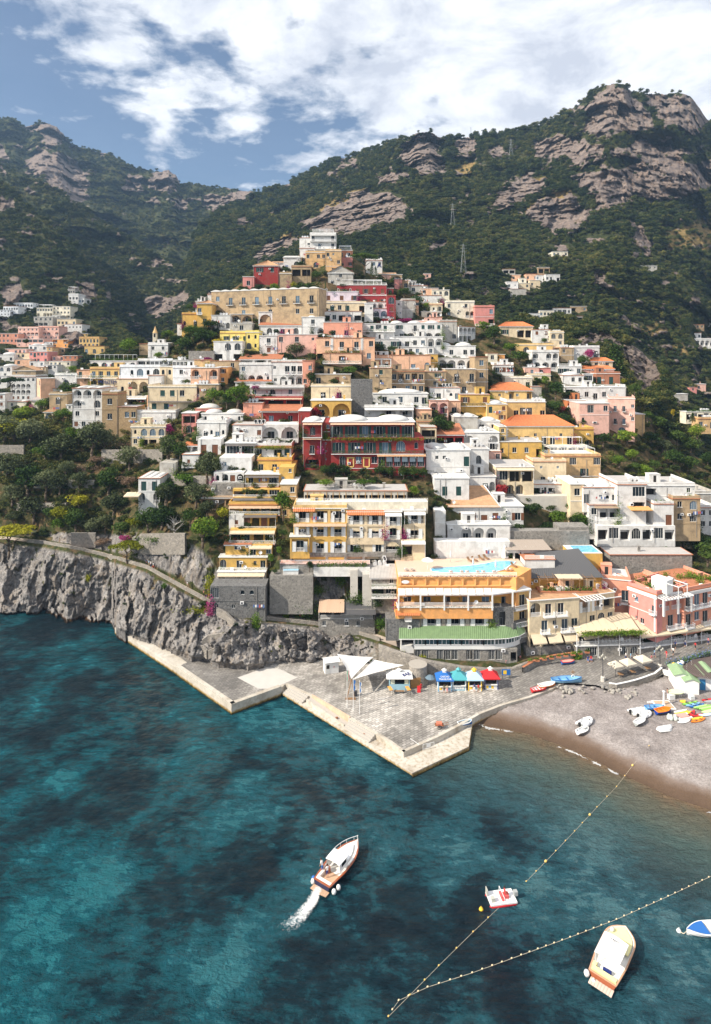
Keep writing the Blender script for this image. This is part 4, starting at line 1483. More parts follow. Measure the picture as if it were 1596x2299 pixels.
   mb.box(cx_-hw_-.1,dep*.35-.1,hz+2.2,cx_+hw_+.1,dep*.35+2.5,hz+2.32)
   mb.box(cx_-.4,dep*.35-.02,hz,cx_+.4,dep*.35+.01,hz+1.9,1)
   s.pm('stair_cabin',mb,[wm,DARKIN])
  elif ch=='R':
   s.put('railing',MR(w-.3,dep*.9,rl,gap=.3),(0,dep*.9+.1,hz))
  elif ch=='h':
   for q in rg(3):
    mb=MB()
    xx=(-.3+q*.3)*w
    pts=[(xx-.35,.4,hz),(xx-.35,.4,hz+1.0)]+[(xx-.35*math.cos(a),.4,hz+1.0+.35*math.sin(a))for a in np.linspace(.4,2.7,5)]+[(xx+.35,.4,hz+1.0),(xx+.35,.4,hz)]
    mb.path(pts,.06,5)
    s.pm('hoop',mb,MW)
  elif ch=='x':
   mb=MB()
   cx_=rng.uniform(-.35,.35)*w
   mb.box(cx_-.45,.5,hz,cx_+.45,.85,hz+.7)
   s.pm('air_conditioner',mb,MW)
  elif ch=='v':
   n=int(50*w)
   r2=np.random.RandomState(int(x0))
   v,f=LC(np.stack([r2.uniform(-w*.45,w*.45,n),r2.normal(.5,.25,n),hz+np.abs(r2.normal(.3,.35,n))],-1),np.tile([0,-.4,.8],(n,1)),.17,5)
   s.put('roof_plants',NM('roof_plants',v,f,FO_GREEN,smooth=False))
 return root,s
def far(*a,**k):
 k.setdefault('sh','left_hillside')
 k.setdefault('group','houses of the far quarter on the left hillside')
 return bld(*a,**k)
far('1',30,285,165,335,'bluewhite','wwwwww','low bluish white house on the dark hillside at the left edge, above the grey block')
far('1',100,255,300,308,'bluewhite','wwwwwwww','long bluish white terrace house highest but one on the left hillside')
far('1',-30,320,92,376,'bluewhite','wwww/wwww','bluish white house cut by the left edge, under the long terrace house')
far('1',625,180,715,246,'white','www','white villa alone high on the left hillside beside the rock',name='villa',roof='par')
r_,s_=far('1',662,212,768,270,'white','wwww','white lower annex just below the lone hillside villa',name='annex')
far('1',618,133,682,178,'grey','www','small grey white house topmost on the left hillside',top='p')
far('1',335,300,480,388,'ivory','wwwwww/l.lll','ivory block with a pergola roof, left half of the top hotel terrace',name='apartment_block',top='p')
far('1',480,288,640,402,'ivory','ww.ww/wwwww/.lll','ivory three storey block with flat roof edge next to the dark woods',name='apartment_block')
far('1',308,385,480,476,'grey','wwww/lll.','grey weathered block with a deep dark balcony above the pink hotel',name='apartment_block')
far('1',476,372,545,440,'grey','ww/ww','small grey house wedged beside the weathered block')
far('1',520,403,692,472,'cream','www.w','pale cream house with terrace above the far crag')
far('1',588,450,748,512,'white','vvvvv','stepped white house on the edge of the far crag')
far('1',165,484,352,592,'pink','wwwww/aaaaa/wwww.','pink hotel wing with five arches, centre of the far quarter',name='hotel',roof='par')
far('1',350,478,535,592,'pink','wwwww/aaa.a/wwww','pink hotel wing with big arches on its right half',name='hotel',roof='par')
far('1',-20,534,162,628,'salmon','www.w/wwwww','salmon pink hotel wing at the left edge with rows of windows',name='hotel')
far('1',150,586,395,658,'pink','GGGGG/w.w.w','pink house with a band of blue glass below the pink hotel')
far('1',722,576,905,662,'yellow','DDDDDD/DDDDD','yellow hotel with two rows of balconies under the dark wood',name='hotel',roof='par')
far('1',770,650,952,728,'yellow','A.A.w','yellow base of a hotel with arches right of the crag',name='hotel')
far('1',744,536,800,566,'yellow','ww','tiny yellow house above the yellow hotel')
far('1',48,676,240,728,'pink','w.dww','long low pink and white house above the white dome roofs')
far('1',-20,728,124,808,'white','w.w','white house with a domed roof at the left edge',roof='dome')
far('1',145,712,274,772,'cream','ww.','cream house with a wide flat roof left of the tall pink house')
far('1',268,700,432,806,'rose','wgwww/wgw.w','dusky pink house with dark shutters in the far quarter')
far('1',425,662,476,770,'ochre','w/./.','narrow ochre house beside the dusky pink one')
far('1',262,640,425,702,'white','ww.w','white house under the pink hotel with steps on its roof',roof='domes')
far('1',352,610,482,662,'white','w.ww','small white house with a tree before it under the pink hotel')
far('1',478,588,622,668,'orange','l.l/w.w','orange house with loggias in front of the crag')
far('1',478,668,590,722,'brown','www','brownish old house left of the brick arches')
far('1',575,738,708,818,'brick','www/aaaa','brick red house with a row of arches below the crag')
far('1',478,738,578,795,'pink','w.w','faded pink house with small windows beside the brick arches')
far('1',134,770,275,835,'peach','w.','plain peach house in the lower far quarter')
far('1',268,790,402,848,'white','w.w','white house with a dark doorway between peach and cream houses')
far('1',448,790,642,888,'ivory','www.w/..','broad ivory house with a flat roof, lowest of the far quarter on the right')
far('1',388,822,522,912,'white','wGw/..','white house with a glazed porch in the lower far quarter')
far('1',250,842,416,915,'cream','ww.ww/w.','pale yellow house with a flat roof right of the stone gable')
far('1',-15,836,108,940,'white','AA/w','white house with two arched windows at the left edge',roof='dome')
far('1',113,870,326,962,'tan','w../.w','old stone house with a broad gable above the white arched hotel',roof='gable',rc_='p',dep=9)
r_,s_=far('1',98,932,326,1150,'white','.wwww/aaaa./aaaa./bbbb.','white hotel with two rows of arches and brown shutters behind the pine',name='hotel',roof='par',top='R')
far('1',-20,925,62,1060,'white','w./w./..','tall white house at the left edge left of the pine')
far('1',-20,1085,46,1215,'white','b/b','white house corner at the left edge with brown shutters',sh='town_hill')
far('1',28,1158,240,1215,'ivory','.w..','low white vaulted house half hidden behind the vine terrace',sh='town_hill',roof='vaults')
bld('1',370,945,505,1142,'peach','..','tall windowless peach coloured house wall at the left end of the town',left='.w/..',tw=3)
bld('1',500,915,702,1045,'white','B|.A.','white house with one big arched window and a flower terrace',top='v')
bld('1',438,1035,562,1115,'grey','w.','small grey house with a dark terrace left of the olive tree')
bld('1',450,1090,608,1300,'tan','.A./..w','old tan stone house with one arched window',sm_=None,ext=4)
bld('1',288,1140,452,1225,'ivory','.tt','ivory garden house with a dark open porch above the vines',roof='shed',rc_='g')
bld('1',404,1245,486,1345,'cream','A','tiny cream gabled hut with an arched window in the garden',name='hut',roof='shed',rc_='p')
r_,s_=bld('1',660,1036,932,1412,'white','aaa/a.A/w.w/bw.b','white house with rows of deep arches on a tall base',roof='vaults',ext=4)
bld('1',604,1185,664,1292,'white','w/.',pr_=r_)
bld('1',930,1090,1072,1500,'tan','w/w/.','tall bare tufa block tower under the hotel sign',name='tower_house',sm_=TUFA,ext=5,dep=8)
bld('1',1070,1206,1246,1480,'tan','.ww/...','tufa stone house with two blue windows beside the tower',name='tower_house',sm_=TUFA,ext=5,dep=8,dd=.6)
rS,sS=bld('1',944,950,1072,1092,'cream','x/.g.','cream hotel front with blue lettering on its left half',name='hotel',dd=1.2)
bld('1',1068,950,1358,1112,'cream','caa',pr_=rS,dd=1.0)
bld('1',1070,1112,1342,1208,'cream','N|ttt',pr_=rS,dd=.2,top='')
bld('1',700,868,832,1012,'peach','g.B/..','peach house corner with a green door below the pergola roof')
bld('1',820,860,1092,1026,'yellow','P|dddd/aaaa','yellow curved wing with balconies over a row of arches',name='hotel_wing')
bld('1',822,786,1252,868,'white','aAAcA','white hotel terrace with arched windows under a white pergola',name='hotel_wing',top='pv')
bld('1',1092,840,1462,1045,'bluewhite','B|.cAcA/cwc..','big white hotel wall with arched blue windows',name='hotel',right='cc/.',d=None,top='')
bld('1',1458,838,1578,1045,'cream','cc/..','cream coloured blank hotel end with two little arched windows',name='hotel_wing',dd=.4)
r_,s_=bld('1',1258,782,1546,842,'white','GGGG','white rooftop pavilion with big panes above the arched hotel wall',name='pavilion',dd=2)
bld('1',1352,918,1472,1115,'white','../.c','pale weathered house between the lettered hotel and the ochre palazzo',dd=-.5)
bld('1',1340,1098,1392,1262,'peach','./.','ruined peach wall between the stone house and the ochre palazzo',name='ruin',roof=None,dep=2)
bld('6',-18,112,425,352,'cream','.ssw./sKs..','ochre palazzo with streaked plaster and shuttered windows',name='palazzo',right='w/s',top='td',roof='flat')
bld('1',1240,1255,1602,1395,'white','....','white terrace house behind a red awning',top='')
bld('1',1194,1390,1512,1568,'cream','cAAA/wtt.','cream house with four arched windows and a vine pergola',roof='par',ext=3,top='v')
bld('1',1350,640,1532,770,'white','ww/..','white house with a curved terrace below the church spire',top='R')
bld('1',1270,630,1362,735,'tan','.','round stone bastion below the church spire',name='bastion',roof='flat')
bld('2',0,1284,208,1342,'bluewhite','GGGGG','glazed white restaurant veranda left of the curtained one',name='veranda',rc_='w')
bld('2',205,1280,408,1352,'white','GGGGGG','white restaurant veranda with curtains beside a bamboo screen',name='veranda',rc_='w')
bld('2',208,1350,412,1520,'bluewhite','.w.w/....','plain pale blue white house wall with two square windows')
bld('2',404,1278,552,1362,'ochre','.','bamboo screened hut beside the veranda',name='hut',roof='flat',dep=4)
bld('2',372,1350,622,1560,'peach','a.a/.a.','peach house with deep arches and washing lines')
bld('2',618,1344,708,1500,'orange','b/w','narrow orange house with one brown window')
bld('6',372,88,625,205,'tan','a.w','crumbling tan stone house below the peach arches')
bld('2',525,680,692,775,'white','.v','white vaulted house on the skyline left of the long brown palazzo',roof='dome',dep=9)
bld('2',415,745,530,800,'white','v.','small white house with pots on the left skyline',top='c')
r_,s_=bld('2',290,862,442,1008,'gold','c.A','yellow villa with white trimmed arched window on the left spur',name='villa',roof='par',ext=4)
bld('2',430,758,566,975,'gold','d../.w.',pr_=r_,roof='hip',rc_='p')
bld('2',248,950,302,1058,'white','.','small white house corner under the yellow villa')
bld('2',560,640,1538,905,'tan','wddddddd/w.w.w.ww','long brown stone palazzo with little balconies and a wavy white roof edge',name='palazzo',tw=-14,dd=-4,roof='wave',rail='d',dep=9,ext=3)
r_,s_=bld('2',944,415,1172,592,'red','ss/..','red square palazzo with a tiled roof and yellow corners',name='palazzo',roof='hip',rc_='p',tw=0,left='w')
bld('2',846,520,948,632,'rose','w',pr_=r_)
bld('2',1112,388,1248,450,'white','..','white house with a low tiled roof right behind the red palazzo',roof='shed',rc_='p')
bld('2',1180,492,1292,660,'tan','../..','ruined terrace wall with pillars right of the red palazzo',name='garden_terrace',roof='par',dep=4)
bld('2',1290,430,1470,600,'tan','tt/..','old stone garden loggia below the topmost ochre houses',name='loggia',roof='par',rc_='p')
bld('2',1126,830,1432,975,'white','.g.g.s','white house with tall green doors right of the arch house',top='c')
bld('2',990,842,1116,980,'white','a','white house with one big plain arch')
bld('2',560,872,732,1010,'white','.A.A','shabby white wall with a blue arched window under the brown palazzo')
bld('2',730,862,938,952,'brown','aa','brown vaulted loggias with blue drapes',name='loggia')
bld('2',734,944,934,1035,'grey','.w.','pinkish grey blank wall below the brown loggias',name='terrace_house')
bld('2',1000,958,1422,1068,'white','B|.ADDcA.','long white house with a balcony of coloured doors',roof='shed',rc_='t',dep=6)
bld('2',998,1058,1168,1235,'white','.d./.b.','white house front with a rounded balcony beside the pink wall')
bld('2',1158,1046,1522,1245,'pink','w.w.v/....','pale pink house wall behind the spreading tree',top='x')
r_,s_=bld('2',638,1035,884,1125,'lemon','.s.s.s','bright lemon yellow house with dark square windows',roof='par',name='villa')
bld('2',872,1028,992,1190,'lemon','cc/Ac',pr_=r_,roof='par')
bld('2',580,1110,842,1290,'white','.AA/t.t',pr_=r_)
bld('2',820,1268,1192,1345,'white','lll','white penthouse under a red tiled roof',roof='shed',rc_='t',dep=7)
r_,s_=bld('2',814,1322,1114,1490,'white','w.../.aac','white house with big round arches in the left middle of the town')
bld('2',1108,1298,1396,1525,'white','v.ddd/vaaa','white house with three arched balconies over three doors and a salmon side',right='w/.',top='v')
bld('2',1392,1284,1484,1530,'salmon','.w/w.','narrow salmon coloured house side right of the three white arches')
bld('2',778,1470,1098,1515,'white','.....','low white house with a strip of red tiles',roof='shed',rc_='t',dep=5)
bld('3',15,888,222,1060,'white','.d./..a','white cubic house with a barred window left of the salmon palazzo',top='d',roof='dome')
r_,s_=bld('3',90,130,328,335,'white','BNd..d/B.d.d/w..A','topmost white hotel block with blue doors on the summit of the town',name='hotel',roof='par',top='p')
bld('3',-5,165,96,275,'white','..w',pr_=r_,dd=2)
bld('3',-5,262,132,405,'white','.b/b.','white house with red brown shutters just below the summit')
bld('3',-150,340,10,450,'white','.A','white house with a big arch sloping down from the summit',roof='shed',rc_='w')
bld('3',50,300,240,445,'ochre','w.ww/.A.','ochre house with a yellow vault near the summit')
bld('3',232,285,376,490,'ochre','wv./..w/.d.','ochre grey house corner with a blue shutter near the summit')
r_,s_=bld('3',344,280,478,365,'brick','ww','brownish red house beside the stone pine',top='pR')
bld('3',374,345,478,450,'rose','c.b',pr_=r_)
bld('3',600,372,752,505,'white','.ww/...','white house with a letter painted on it behind the stone pine')
bld('3',255,480,486,608,'grey','.w./w..','grey gabled old house with a round window and tiled roof',roof='gable',rc_='p',dep=12)
r_,s_=bld('3',338,596,792,705,'crimson','B|bbbbbb','big crimson hotel with white balconies and arches',name='hotel',top='phR',rc_='w')
bld('3',530,692,852,800,'crimson','B|bbbb.',pr_=r_,dd=-.2)
bld('3',568,748,834,835,'white','aaaa',pr_=r_,dd=-.6,dep=4)
bld('3',794,690,872,955,'crimson','A/b/A',pr_=r_,dd=-1.5)
bld('3',792,625,852,702,'crimson','w',pr_=r_,dd=.5)
bld('3',700,898,852,955,'crimson','..',pr_=r_,dd=-.8)
bld('3',658,810,802,905,'lilac','B|AA','pale lilac house with two arched windows under the crimson hotel',dd=-1)
bld('3',168,655,532,770,'lilac','.b.b.b','lilac house with three brown balconied doors',top='hx',roof='flat')
r_,s_=bld('3',190,760,604,850,'cream','.gwg.t','pale yellow house with dark green doors below the lilac house')
bld('3',135,835,562,945,'white','wBtwtwt',pr_=r_,dd=-.8)
bld('3',588,765,668,950,'white','.v/..','white narrow house with one small window right of the pale yellow house')
bld('3',868,738,932,890,'white','v/.v','white house slice right of the crimson tower')
bld('3',925,735,1054,905,'grey','../..','bare grey house side right of the crimson hotel',name='house')
bld('3',984,740,1082,860,'peach','.ss/...','peach house with green shutters right of the crimson hotel')
bld('3',725,490,872,565,'pink','..w','faded pink row house right below the stone pine',roof='shed',rc_='p')
bld('3',838,500,932,565,'tan','a','tan house with a big arch on the right skyline')
bld('3',862,540,932,640,'rose','v.v','rose pink little house on the right skyline')
bld('3',928,556,1002,645,'brown','w','brown little house on the right skyline')
bld('3',990,560,1058,618,'white','aa','tiny white house with two arches on the right skyline')
bld('3',1010,602,1162,680,'grey','w.G','grey house with a glazed front on the right skyline')
bld('3',1108,625,1262,700,'peach','w..','peach coloured house on the right slope left of the palm')
bld('3',1205,640,1362,760,'ivory','wwA/..','ivory house with flat roof behind the palm')
bld('3',1030,690,1290,770,'white','....','long white terrace house left of the palm')
bld('3',945,560,1060,600,'grey','ttt','low dark glazed house on the far right skyline',d=298)
bld('3',1128,490,1195,540,'pink','w','small pinkish house among the trees above the right skyline',sh='right_mountain')
bld('3',1120,775,1300,850,'cream','ww.w','cream house beside the red parasol on the right slope')
bld('3',1108,838,1292,900,'ivory','.aaa','ivory arches under the cream house with the red parasol')
r_,s_=bld('3',1335,752,1592,895,'ivory','w..w./A.v.aa','ivory angular villa with arches left of the pink house',name='villa',roof='par')
r_,s_=bld('4',0,388,132,515,'rose','..w/B..t','deep pink house with white lines at the right end of the skyline',right='.')
bld('3',215,935,572,1080,'salmon','.dB.d.d','salmon palazzo upper storey with three white framed doors',name='palazzo',top='c')
r_,s_=bld('3',148,1078,682,1300,'peach','.w.d.d.w/ttttw','peach palazzo with white quoins and a terrace of parasols',name='palazzo',rc_='w')
qn=MB()
for xx in(.268,.782):
 for q in rg(16):
  ww=.55 if q%2 else.38
  qn.box(s_.w*(xx-.5)-ww,-.09,s_.h*.5+q*s_.h*.03,s_.w*(xx-.5)+ww,0.02,s_.h*.5+q*s_.h*.03+s_.h*.026)
s_.pm('quoins',qn,WP)
bld('3',208,1218,562,1312,'peach','B|..t..',pr_=r_,dd=-2.0,dep=2.5,top='v')
bld('3',566,948,868,1095,'white','B.gGg./...','white house with green doors and a wide blank lower wall')
r_,s_=bld('3',800,945,1302,1095,'white','.s.dsss/ddaaaa','long white hotel with rows of dark windows and arches',name='hotel',roof='vaults',rail='d')
bld('3',868,1065,1304,1180,'white','ddwwaa',pr_=r_,dd=-.6)
bld('3',680,1090,902,1185,'white','s.s',pr_=r_,dd=-.3)
bld('3',918,1160,1224,1240,'white','.ww.w',pr_=r_,dd=-.8)
bld('3',1044,940,1292,1020,'pink','t..','pinkish house with a covered terrace above the long white hotel',top='R')
bld('3',1180,890,1296,1005,'pink','.d.d','pink house with yellow doors right of the covered terrace')
bld('3',1278,930,1432,1115,'grey','.../..w','big blank greyish house right of the pink doors')
bld('3',1358,980,1482,1100,'white','.w/..w','white tiled house stepping down on the right')
bld('3',1450,975,1600,1110,'white','aaaa/ttt.','white arcade house running down the right slope',tw=6)
r_,s_=bld('3',1224,1150,1602,1268,'white','c.w.ww','white domed villa with a tile edge right of the long hotel',name='villa',roof='domes')
bld('3',1254,1262,1602,1378,'white','aaaa',pr_=r_,dd=-.8)
bld('3',1160,1225,1258,1378,'gold','o/.','ochre yellow house slice between the peach house and the white villa')
r_,s_=bld('3',684,1235,1192,1392,'peach','.t.d.d.A','peach house with white balcony doors in the town centre',top='d',rail='w')
bld('3',566,1262,832,1352,'white','B|lll','white pergola terrace at the left of the peach house',name='terrace_house',top='p')
bld('3',640,1352,838,1600,'tan','.s./.c./..w','tan old house with one large grey shutter')
bld('3',828,1385,1136,1600,'brown','wlwlw/w.www','brown rough house with small dark windows below the peach house')
bld('3',1128,1385,1332,1530,'tan','..s./.w.','round cornered tan stone house with a small flag',roof='flat',rc_='w',dd=-1)
bld('3',1325,1362,1602,1600,'tan','.d.d/w.d.','tall tan stone palazzo with blue framed doors',name='palazzo',sm_=None,rail='d',right='w/w')
bld('4',0,725,88,975,'tan','w/w/.','tan stone palazzo end with a white framed window',right='./.')
bld('4',172,515,392,595,'cream','s.tt','cream villa with a red hipped roof among dark trees',name='villa',roof='hip',rc_='o')
bld('4',388,540,512,640,'white','bb/..','white house with two brown windows right of the hipped villa')
bld('4',508,560,602,655,'cream','AA/.w','cream cubic house with two arched openings',roof='par')
bld('4',268,645,532,712,'yellow','.A.t.','pale yellow house above the white arched house',roof='par')
bld('4',388,690,568,812,'white','a.aa/aaa','white house with two rows of blue shaded arches',roof='par')
bld('4',580,662,668,760,'tan','w./.','ruined tan house left of the purple bougainvillea')
bld('4',664,660,842,740,'white','...A','white house behind the purple bougainvillea')
bld('4',85,700,152,760,'ivory','w','small ivory house right of the stone palazzo end')
bld('4',150,708,202,762,'orange','.','small orange house wall in the right cluster')
bld('4',130,780,262,850,'white','bbb','white house with three brown red shutters',top='R')
bld('4',340,795,432,856,'pink','.w.','pinkish red little house below the lamps',top='t')
bld('4',428,800,512,858,'rose','w.','rose little house with an arched gable',roof='dome')
bld('4',566,788,722,858,'white','ss.w','white terrace house with iron lamps on its roof',top='R')
bld('4',784,750,932,812,'cream','ww','cream tower room with a tiled roof beside the conifer',name='house',roof='hip',rc_='o')
bld('4',705,803,942,845,'pink','...','pale pink house with a red hipped roof',roof='hip',rc_='o')
bld('4',820,838,982,912,'brick','g.g.','brick red house with green doors under the hipped roof',right='w')
bld('4',594,850,735,912,'white','.ww','white domed house left of the brick red house',roof='dome')
bld('4',735,840,798,905,'white','G','white glazed porch left of the brick red house',name='house')
bld('4',205,868,388,958,'ivory','..w','ivory house with a wide flat roof above the yellow hipped house')
bld('4',358,850,512,895,'cream','.w','cream flat house under the little pink houses')
bld('4',384,925,450,1010,'grey','B|.','grey house with a blue terrace right of the yellow hipped house')
r_,s_=bld('4',608,930,1022,1025,'white','BlDwDw..','white modern house with a glazed balcony above the pink palazzo',name='villa',top='R',right='w')
bld('4',625,1018,752,1095,'rust','a.a',pr_=r_,dd=-.8)
r_,s_=bld('9',508,-10,786,395,'pink','.d.d.w/.d.d.w/.A.','big pink palazzo with tall shuttered windows and white bands',name='palazzo',rail='d',shut='b',roof='par',tw=-3)
bld('9',196,38,515,395,'pink','.G.w/c.../..',pr_=r_,roof='flat',top='xx',dd=1)
bld('9',786,155,892,375,'ochre','./.','blank ochre wall house against the right side of the pink palazzo',roof='flat')
r_,s_=bld('8',600,138,978,245,'yellow','.v.lv.l','yellow house with a red hipped roof and glazed terrace',roof='hip',rc_='o',top='')
bld('8',742,250,1102,405,'yellow','.DGG.d',pr_=r_,top='R',dd=-1.5)
bld('8',568,270,748,430,'yellow','g.b/.b',pr_=r_,dd=-2,roof='dome')
bld('8',322,182,592,385,'gold','Bb.b/..','golden house with a dark iron balcony',rail='d',top='s')
r_,s_=bld('8',42,118,322,245,'white','.d.od','white and pink house with round window above coral arches',top='t')
bld('8',40,235,212,380,'pink','aa',pr_=r_,dd=-.5)
bld('8',208,240,325,380,'peach','d',pr_=r_,dd=-.3)
r_,s_=bld('8',350,425,684,535,'white','BDDD','white terrace house with a slatted white pergola',top='d',roof='domes')
bld('8',352,528,678,710,'white','a.a',pr_=r_,dd=-1)
bld('8',262,385,480,540,'grey','..','grey walled white domed house left of the white pergola',roof='domes')
r_,s_=bld('8',735,462,1358,645,'yellow','.DDvDDvD','long yellow palazzo with an orange tiled hip roof and white corner stones',name='palazzo',roof='hip',rc_='o',rail='w',dep=11)
qn=MB()
for q in rg(14):
 ww=.9 if q%2 else.6
 qn.box(-s_.w/2-.05,-.1,s_.h*(q/14),-s_.w/2+ww,.02,s_.h*((q+.85)/14))
s_.pm('quoins',qn,WP)
for fx in(.07,.24,.42,.58,.93):
 o=s_.put('balcony',MS(2.4,.8,.12,WP),(s_.w*(fx-.5)+.3,0,.25))
bld('8',678,475,740,700,'yellow','w/w/c',pr_=r_,dd=-.5)
bld('8',1350,500,1538,660,'gold','.../.a','golden garden house with a dark arch right of the tiled palazzo',roof='par')
bld('8',678,612,1065,755,'gold','c.w.w.t',pr_=r_,dd=-2)
r_,s_=bld('8',1095,745,1604,1010,'ochre','.v.G..G/x.d.d./...w','large ochre house with a roof terrace and white pillars',roof='par',top='p',rail='d',shut='g')
bld('8',1035,640,1480,745,'ivory','lllll','white pergola terrace restaurant on the ochre house',name='terrace',dd=1,roof=None,top='p',dep=4)
r_,s_=bld('8',8,688,412,985,'white','.vv..g/.tt.t.','bright white house with small green windows and curved terrace',roof='domes',top='x')
bld('8',400,678,582,985,'white','.A./.Ac',pr_=r_,roof='flat',dd=.3)
bld('8',85,945,402,1105,'white','.g.g.',pr_=r_,dd=-2.5)
bld('8',392,930,645,1075,'white','..gA',pr_=r_,dd=-1.5)
bld('8',580,700,695,800,'pink','.w','faded pink house with a rooftop frame between white and yellow houses',top='p')
r_,s_=bld('8',648,842,992,1120,'cream','CGtt/.aa.','cream villa with a striped awning over two arches',name='villa',top='x')
bld('8',985,795,1288,1012,'cream','.v..v./.d.d.',pr_=r_,dd=.5,roof='par')
bld('8',985,1000,1325,1120,'white','twt.w',pr_=r_,dd=-1.2)
bld('7',1215,480,1358,660,'cream','t/G','cream house with one wide window right of the red hotel')
bld('8',100,540,352,665,'crimson','ttt','dark red terrace house with glass screens',name='terrace_house',rc_='t',roof='shed')
r_,s_=bld('8',182,1200,898,1385,'white','.bbkb.b','white villa with a big weathered tile roof and arched brown windows',name='villa',left='b',dep=12,roof='flat')
mb=MB()
TS(mb,(-s_.w/2-.5,-.6,s_.h-.1),(s_.w*.20,-.6,s_.h-.1),(s_.w*.08,9.5,s_.h+3.6),(-s_.w/2-.2,9.5,s_.h+3.6),pitch=.42)
mb.face([(-s_.w/2-.4,-.3,s_.h),(s_.w*.19,-.3,s_.h),(s_.w*.07,9.4,s_.h+3.5),(-s_.w/2-.2,9.4,s_.h+3.5)])
s_.pm('tiled_roof',mb,TERRA_P)
mb=MB()
mb.face([(s_.w*.20,-.55,s_.h-.1),(s_.w*.215,-.3,s_.h-.1),(s_.w*.10,9.5,s_.h+3.75),(s_.w*.08,9.5,s_.h+3.75)])
mb.box(-s_.w/2,9.3,s_.h-.1,s_.w*.08,9.6,s_.h+3.4)
s_.pm('roof_edge',mb,WP)
r2_,s2_=bld('8',205,1368,780,1560,'white','.aaa.',pr_=r_,dd=-1.5,dep=4,roof='flat',top='')
o=s2_.put('balcony_railing',MR(s2_.w*.8,1.2,MW),(s2_.w*.05,1.4,s2_.h+.15))
bld('8',90,1240,190,1560,'white','../../..',pr_=r_,dd=1,roof=None)
bld('12',545,150,1232,360,'white','....','tall white retaining wall behind the hotel pool',name='retaining_wall',cat='wall',roof=None,dep=3,d=153.5)
r_,s_=bld('7',215,105,582,245,'cream','B.d.d.','ochre house with a crumbling tan top storey and gold arches',rail='w')
bld('7',240,-5,578,108,'tan','d.b.',pr_=r_,dd=1.5,top='d',roof='flat')
bld('7',212,235,584,408,'gold','aa',pr_=r_,dd=-.4,roof='flat')
r_,s_=bld('7',778,172,1284,290,'white','B.w.w.wd','white house with awning terrace above the red hotel',top='xt',roof='dome')
bld('7',700,296,1152,395,'white','.Naa',pr_=r_,dd=-1.2,roof='par')
bld('7',1178,318,1316,440,'peach','d.v',pr_=r_,dd=-.6)
bld('7',1185,430,1340,530,'tan','t.w','tan house with a black awning right of the red hotel')
RH,s_=bld('7',385,432,1162,570,'red','EB|dddddd','dark red hotel with yellow trims, vines and a glazed restaurant',name='hotel',rail='d',roof='domes',rc_='w',shut='g',d=176)
bld('7',140,432,318,568,'red','EB|.A.',pr_=RH,d=174.5,rail='d',roof='dome',rc_='w')
bld('7',140,565,310,720,'red','E|.d.',pr_=RH,d=174.4,rail='d',roof=None,shut='g')
bld('7',148,718,300,985,'red','a/..',pr_=RH,d=174.3,rail='d',roof=None)
bld('7',306,432,392,600,'red','.w/..',pr_=RH,d=176.2,roof=None)
bld('7',300,596,398,880,'red','v/v/v/.',pr_=RH,d=175.4,roof='flat',rc_='w')
r2_,s2_=bld('7',396,572,1244,718,'red','BVddddAc',pr_=RH,d=174.8,rail='d',roof=None,shut='g')
r2_,s2_=bld('7',396,716,828,985,'red','.A.w.w/......',pr_=RH,d=174.4,roof=None)
yl=plaster('yellowtrim',(0.80,0.55,0.20),.2)
mb=MB()
for fx in(.417,.75):
 x=s2_.w*(fx-.5)
 z=s2_.h*.5
 for a,b,c,d_ in((-.95,z+.55,-.62,z+2.75),(.62,z+.55,.95,z+2.75),(-1.1,z+2.75,1.1,z+3.05),(-.9,z+.35,.9,z+.56)):
  mb.box(x+a,-.08,b,x+c,.03,d_)
 mb.lathe([(.05,-.5),(.5,.1),(.85,.36)],8,0,(x,-.02,z),1,.1)
s2_.pm('window_surround',mb,yl)
r2_,s2_=bld('7',824,730,1254,858,'red','GGGGGG',pr_=RH,d=174.0,roof=None)
mb=MB()
TS(mb,(-s2_.w/2-.2,-1.0,s2_.h-.3),(s2_.w/2+.2,-1.0,s2_.h-.3),(s2_.w/2+.2,.2,s2_.h+.35),(-s2_.w/2-.2,.2,s2_.h+.35))
s2_.pm('tile_canopy',mb,TERRA_P)
mb=MB()
for q in rg(5):
 mb.face([(s2_.w*(-.32+q*.165),-.12,s2_.h*.52),(s2_.w*(-.20+q*.165),-.12,s2_.h*.52),(s2_.w*(-.20+q*.165),-.14,s2_.h*.86),(s2_.w*(-.32+q*.165),-.14,s2_.h*.86)])
s2_.pm('roller_blind',mb,plain('blind',(.42,.50,.56),.7))
s2_.put('railing',MR(s2_.w,.3,MD,sides=False),(0,-.2,.1))
bld('7',824,855,1258,985,'red','...w...',pr_=RH,d=173.8,roof=None)
for y_,xa,xb in((718,396,1244),(565,385,1160),(432,385,1160)):
 pass
YH=None
ydefs=[(195,360,765,508,'yellow','l.ll' and 'lll',152.6,'flat'),(195,508,765,660,'gold','Elll',152.2,None),(195,658,765,832,'gold','laa',151.9,None),(765,398,1168,530,'cream','ll',152.4,'flat'),(765,530,1168,672,'cream','ll',152.2,None),(765,672,1168,826,'cream','D.D',152.6,None),(1168,395,1348,690,'cream','Nl/a',152.0,'flat'),(1368,380,1600,520,'cream','Nl',152.6,'flat'),(1368,520,1600,690,'cream','a',152.4,None),(1340,690,1600,870,'cream','Nt.',151.6,None)]
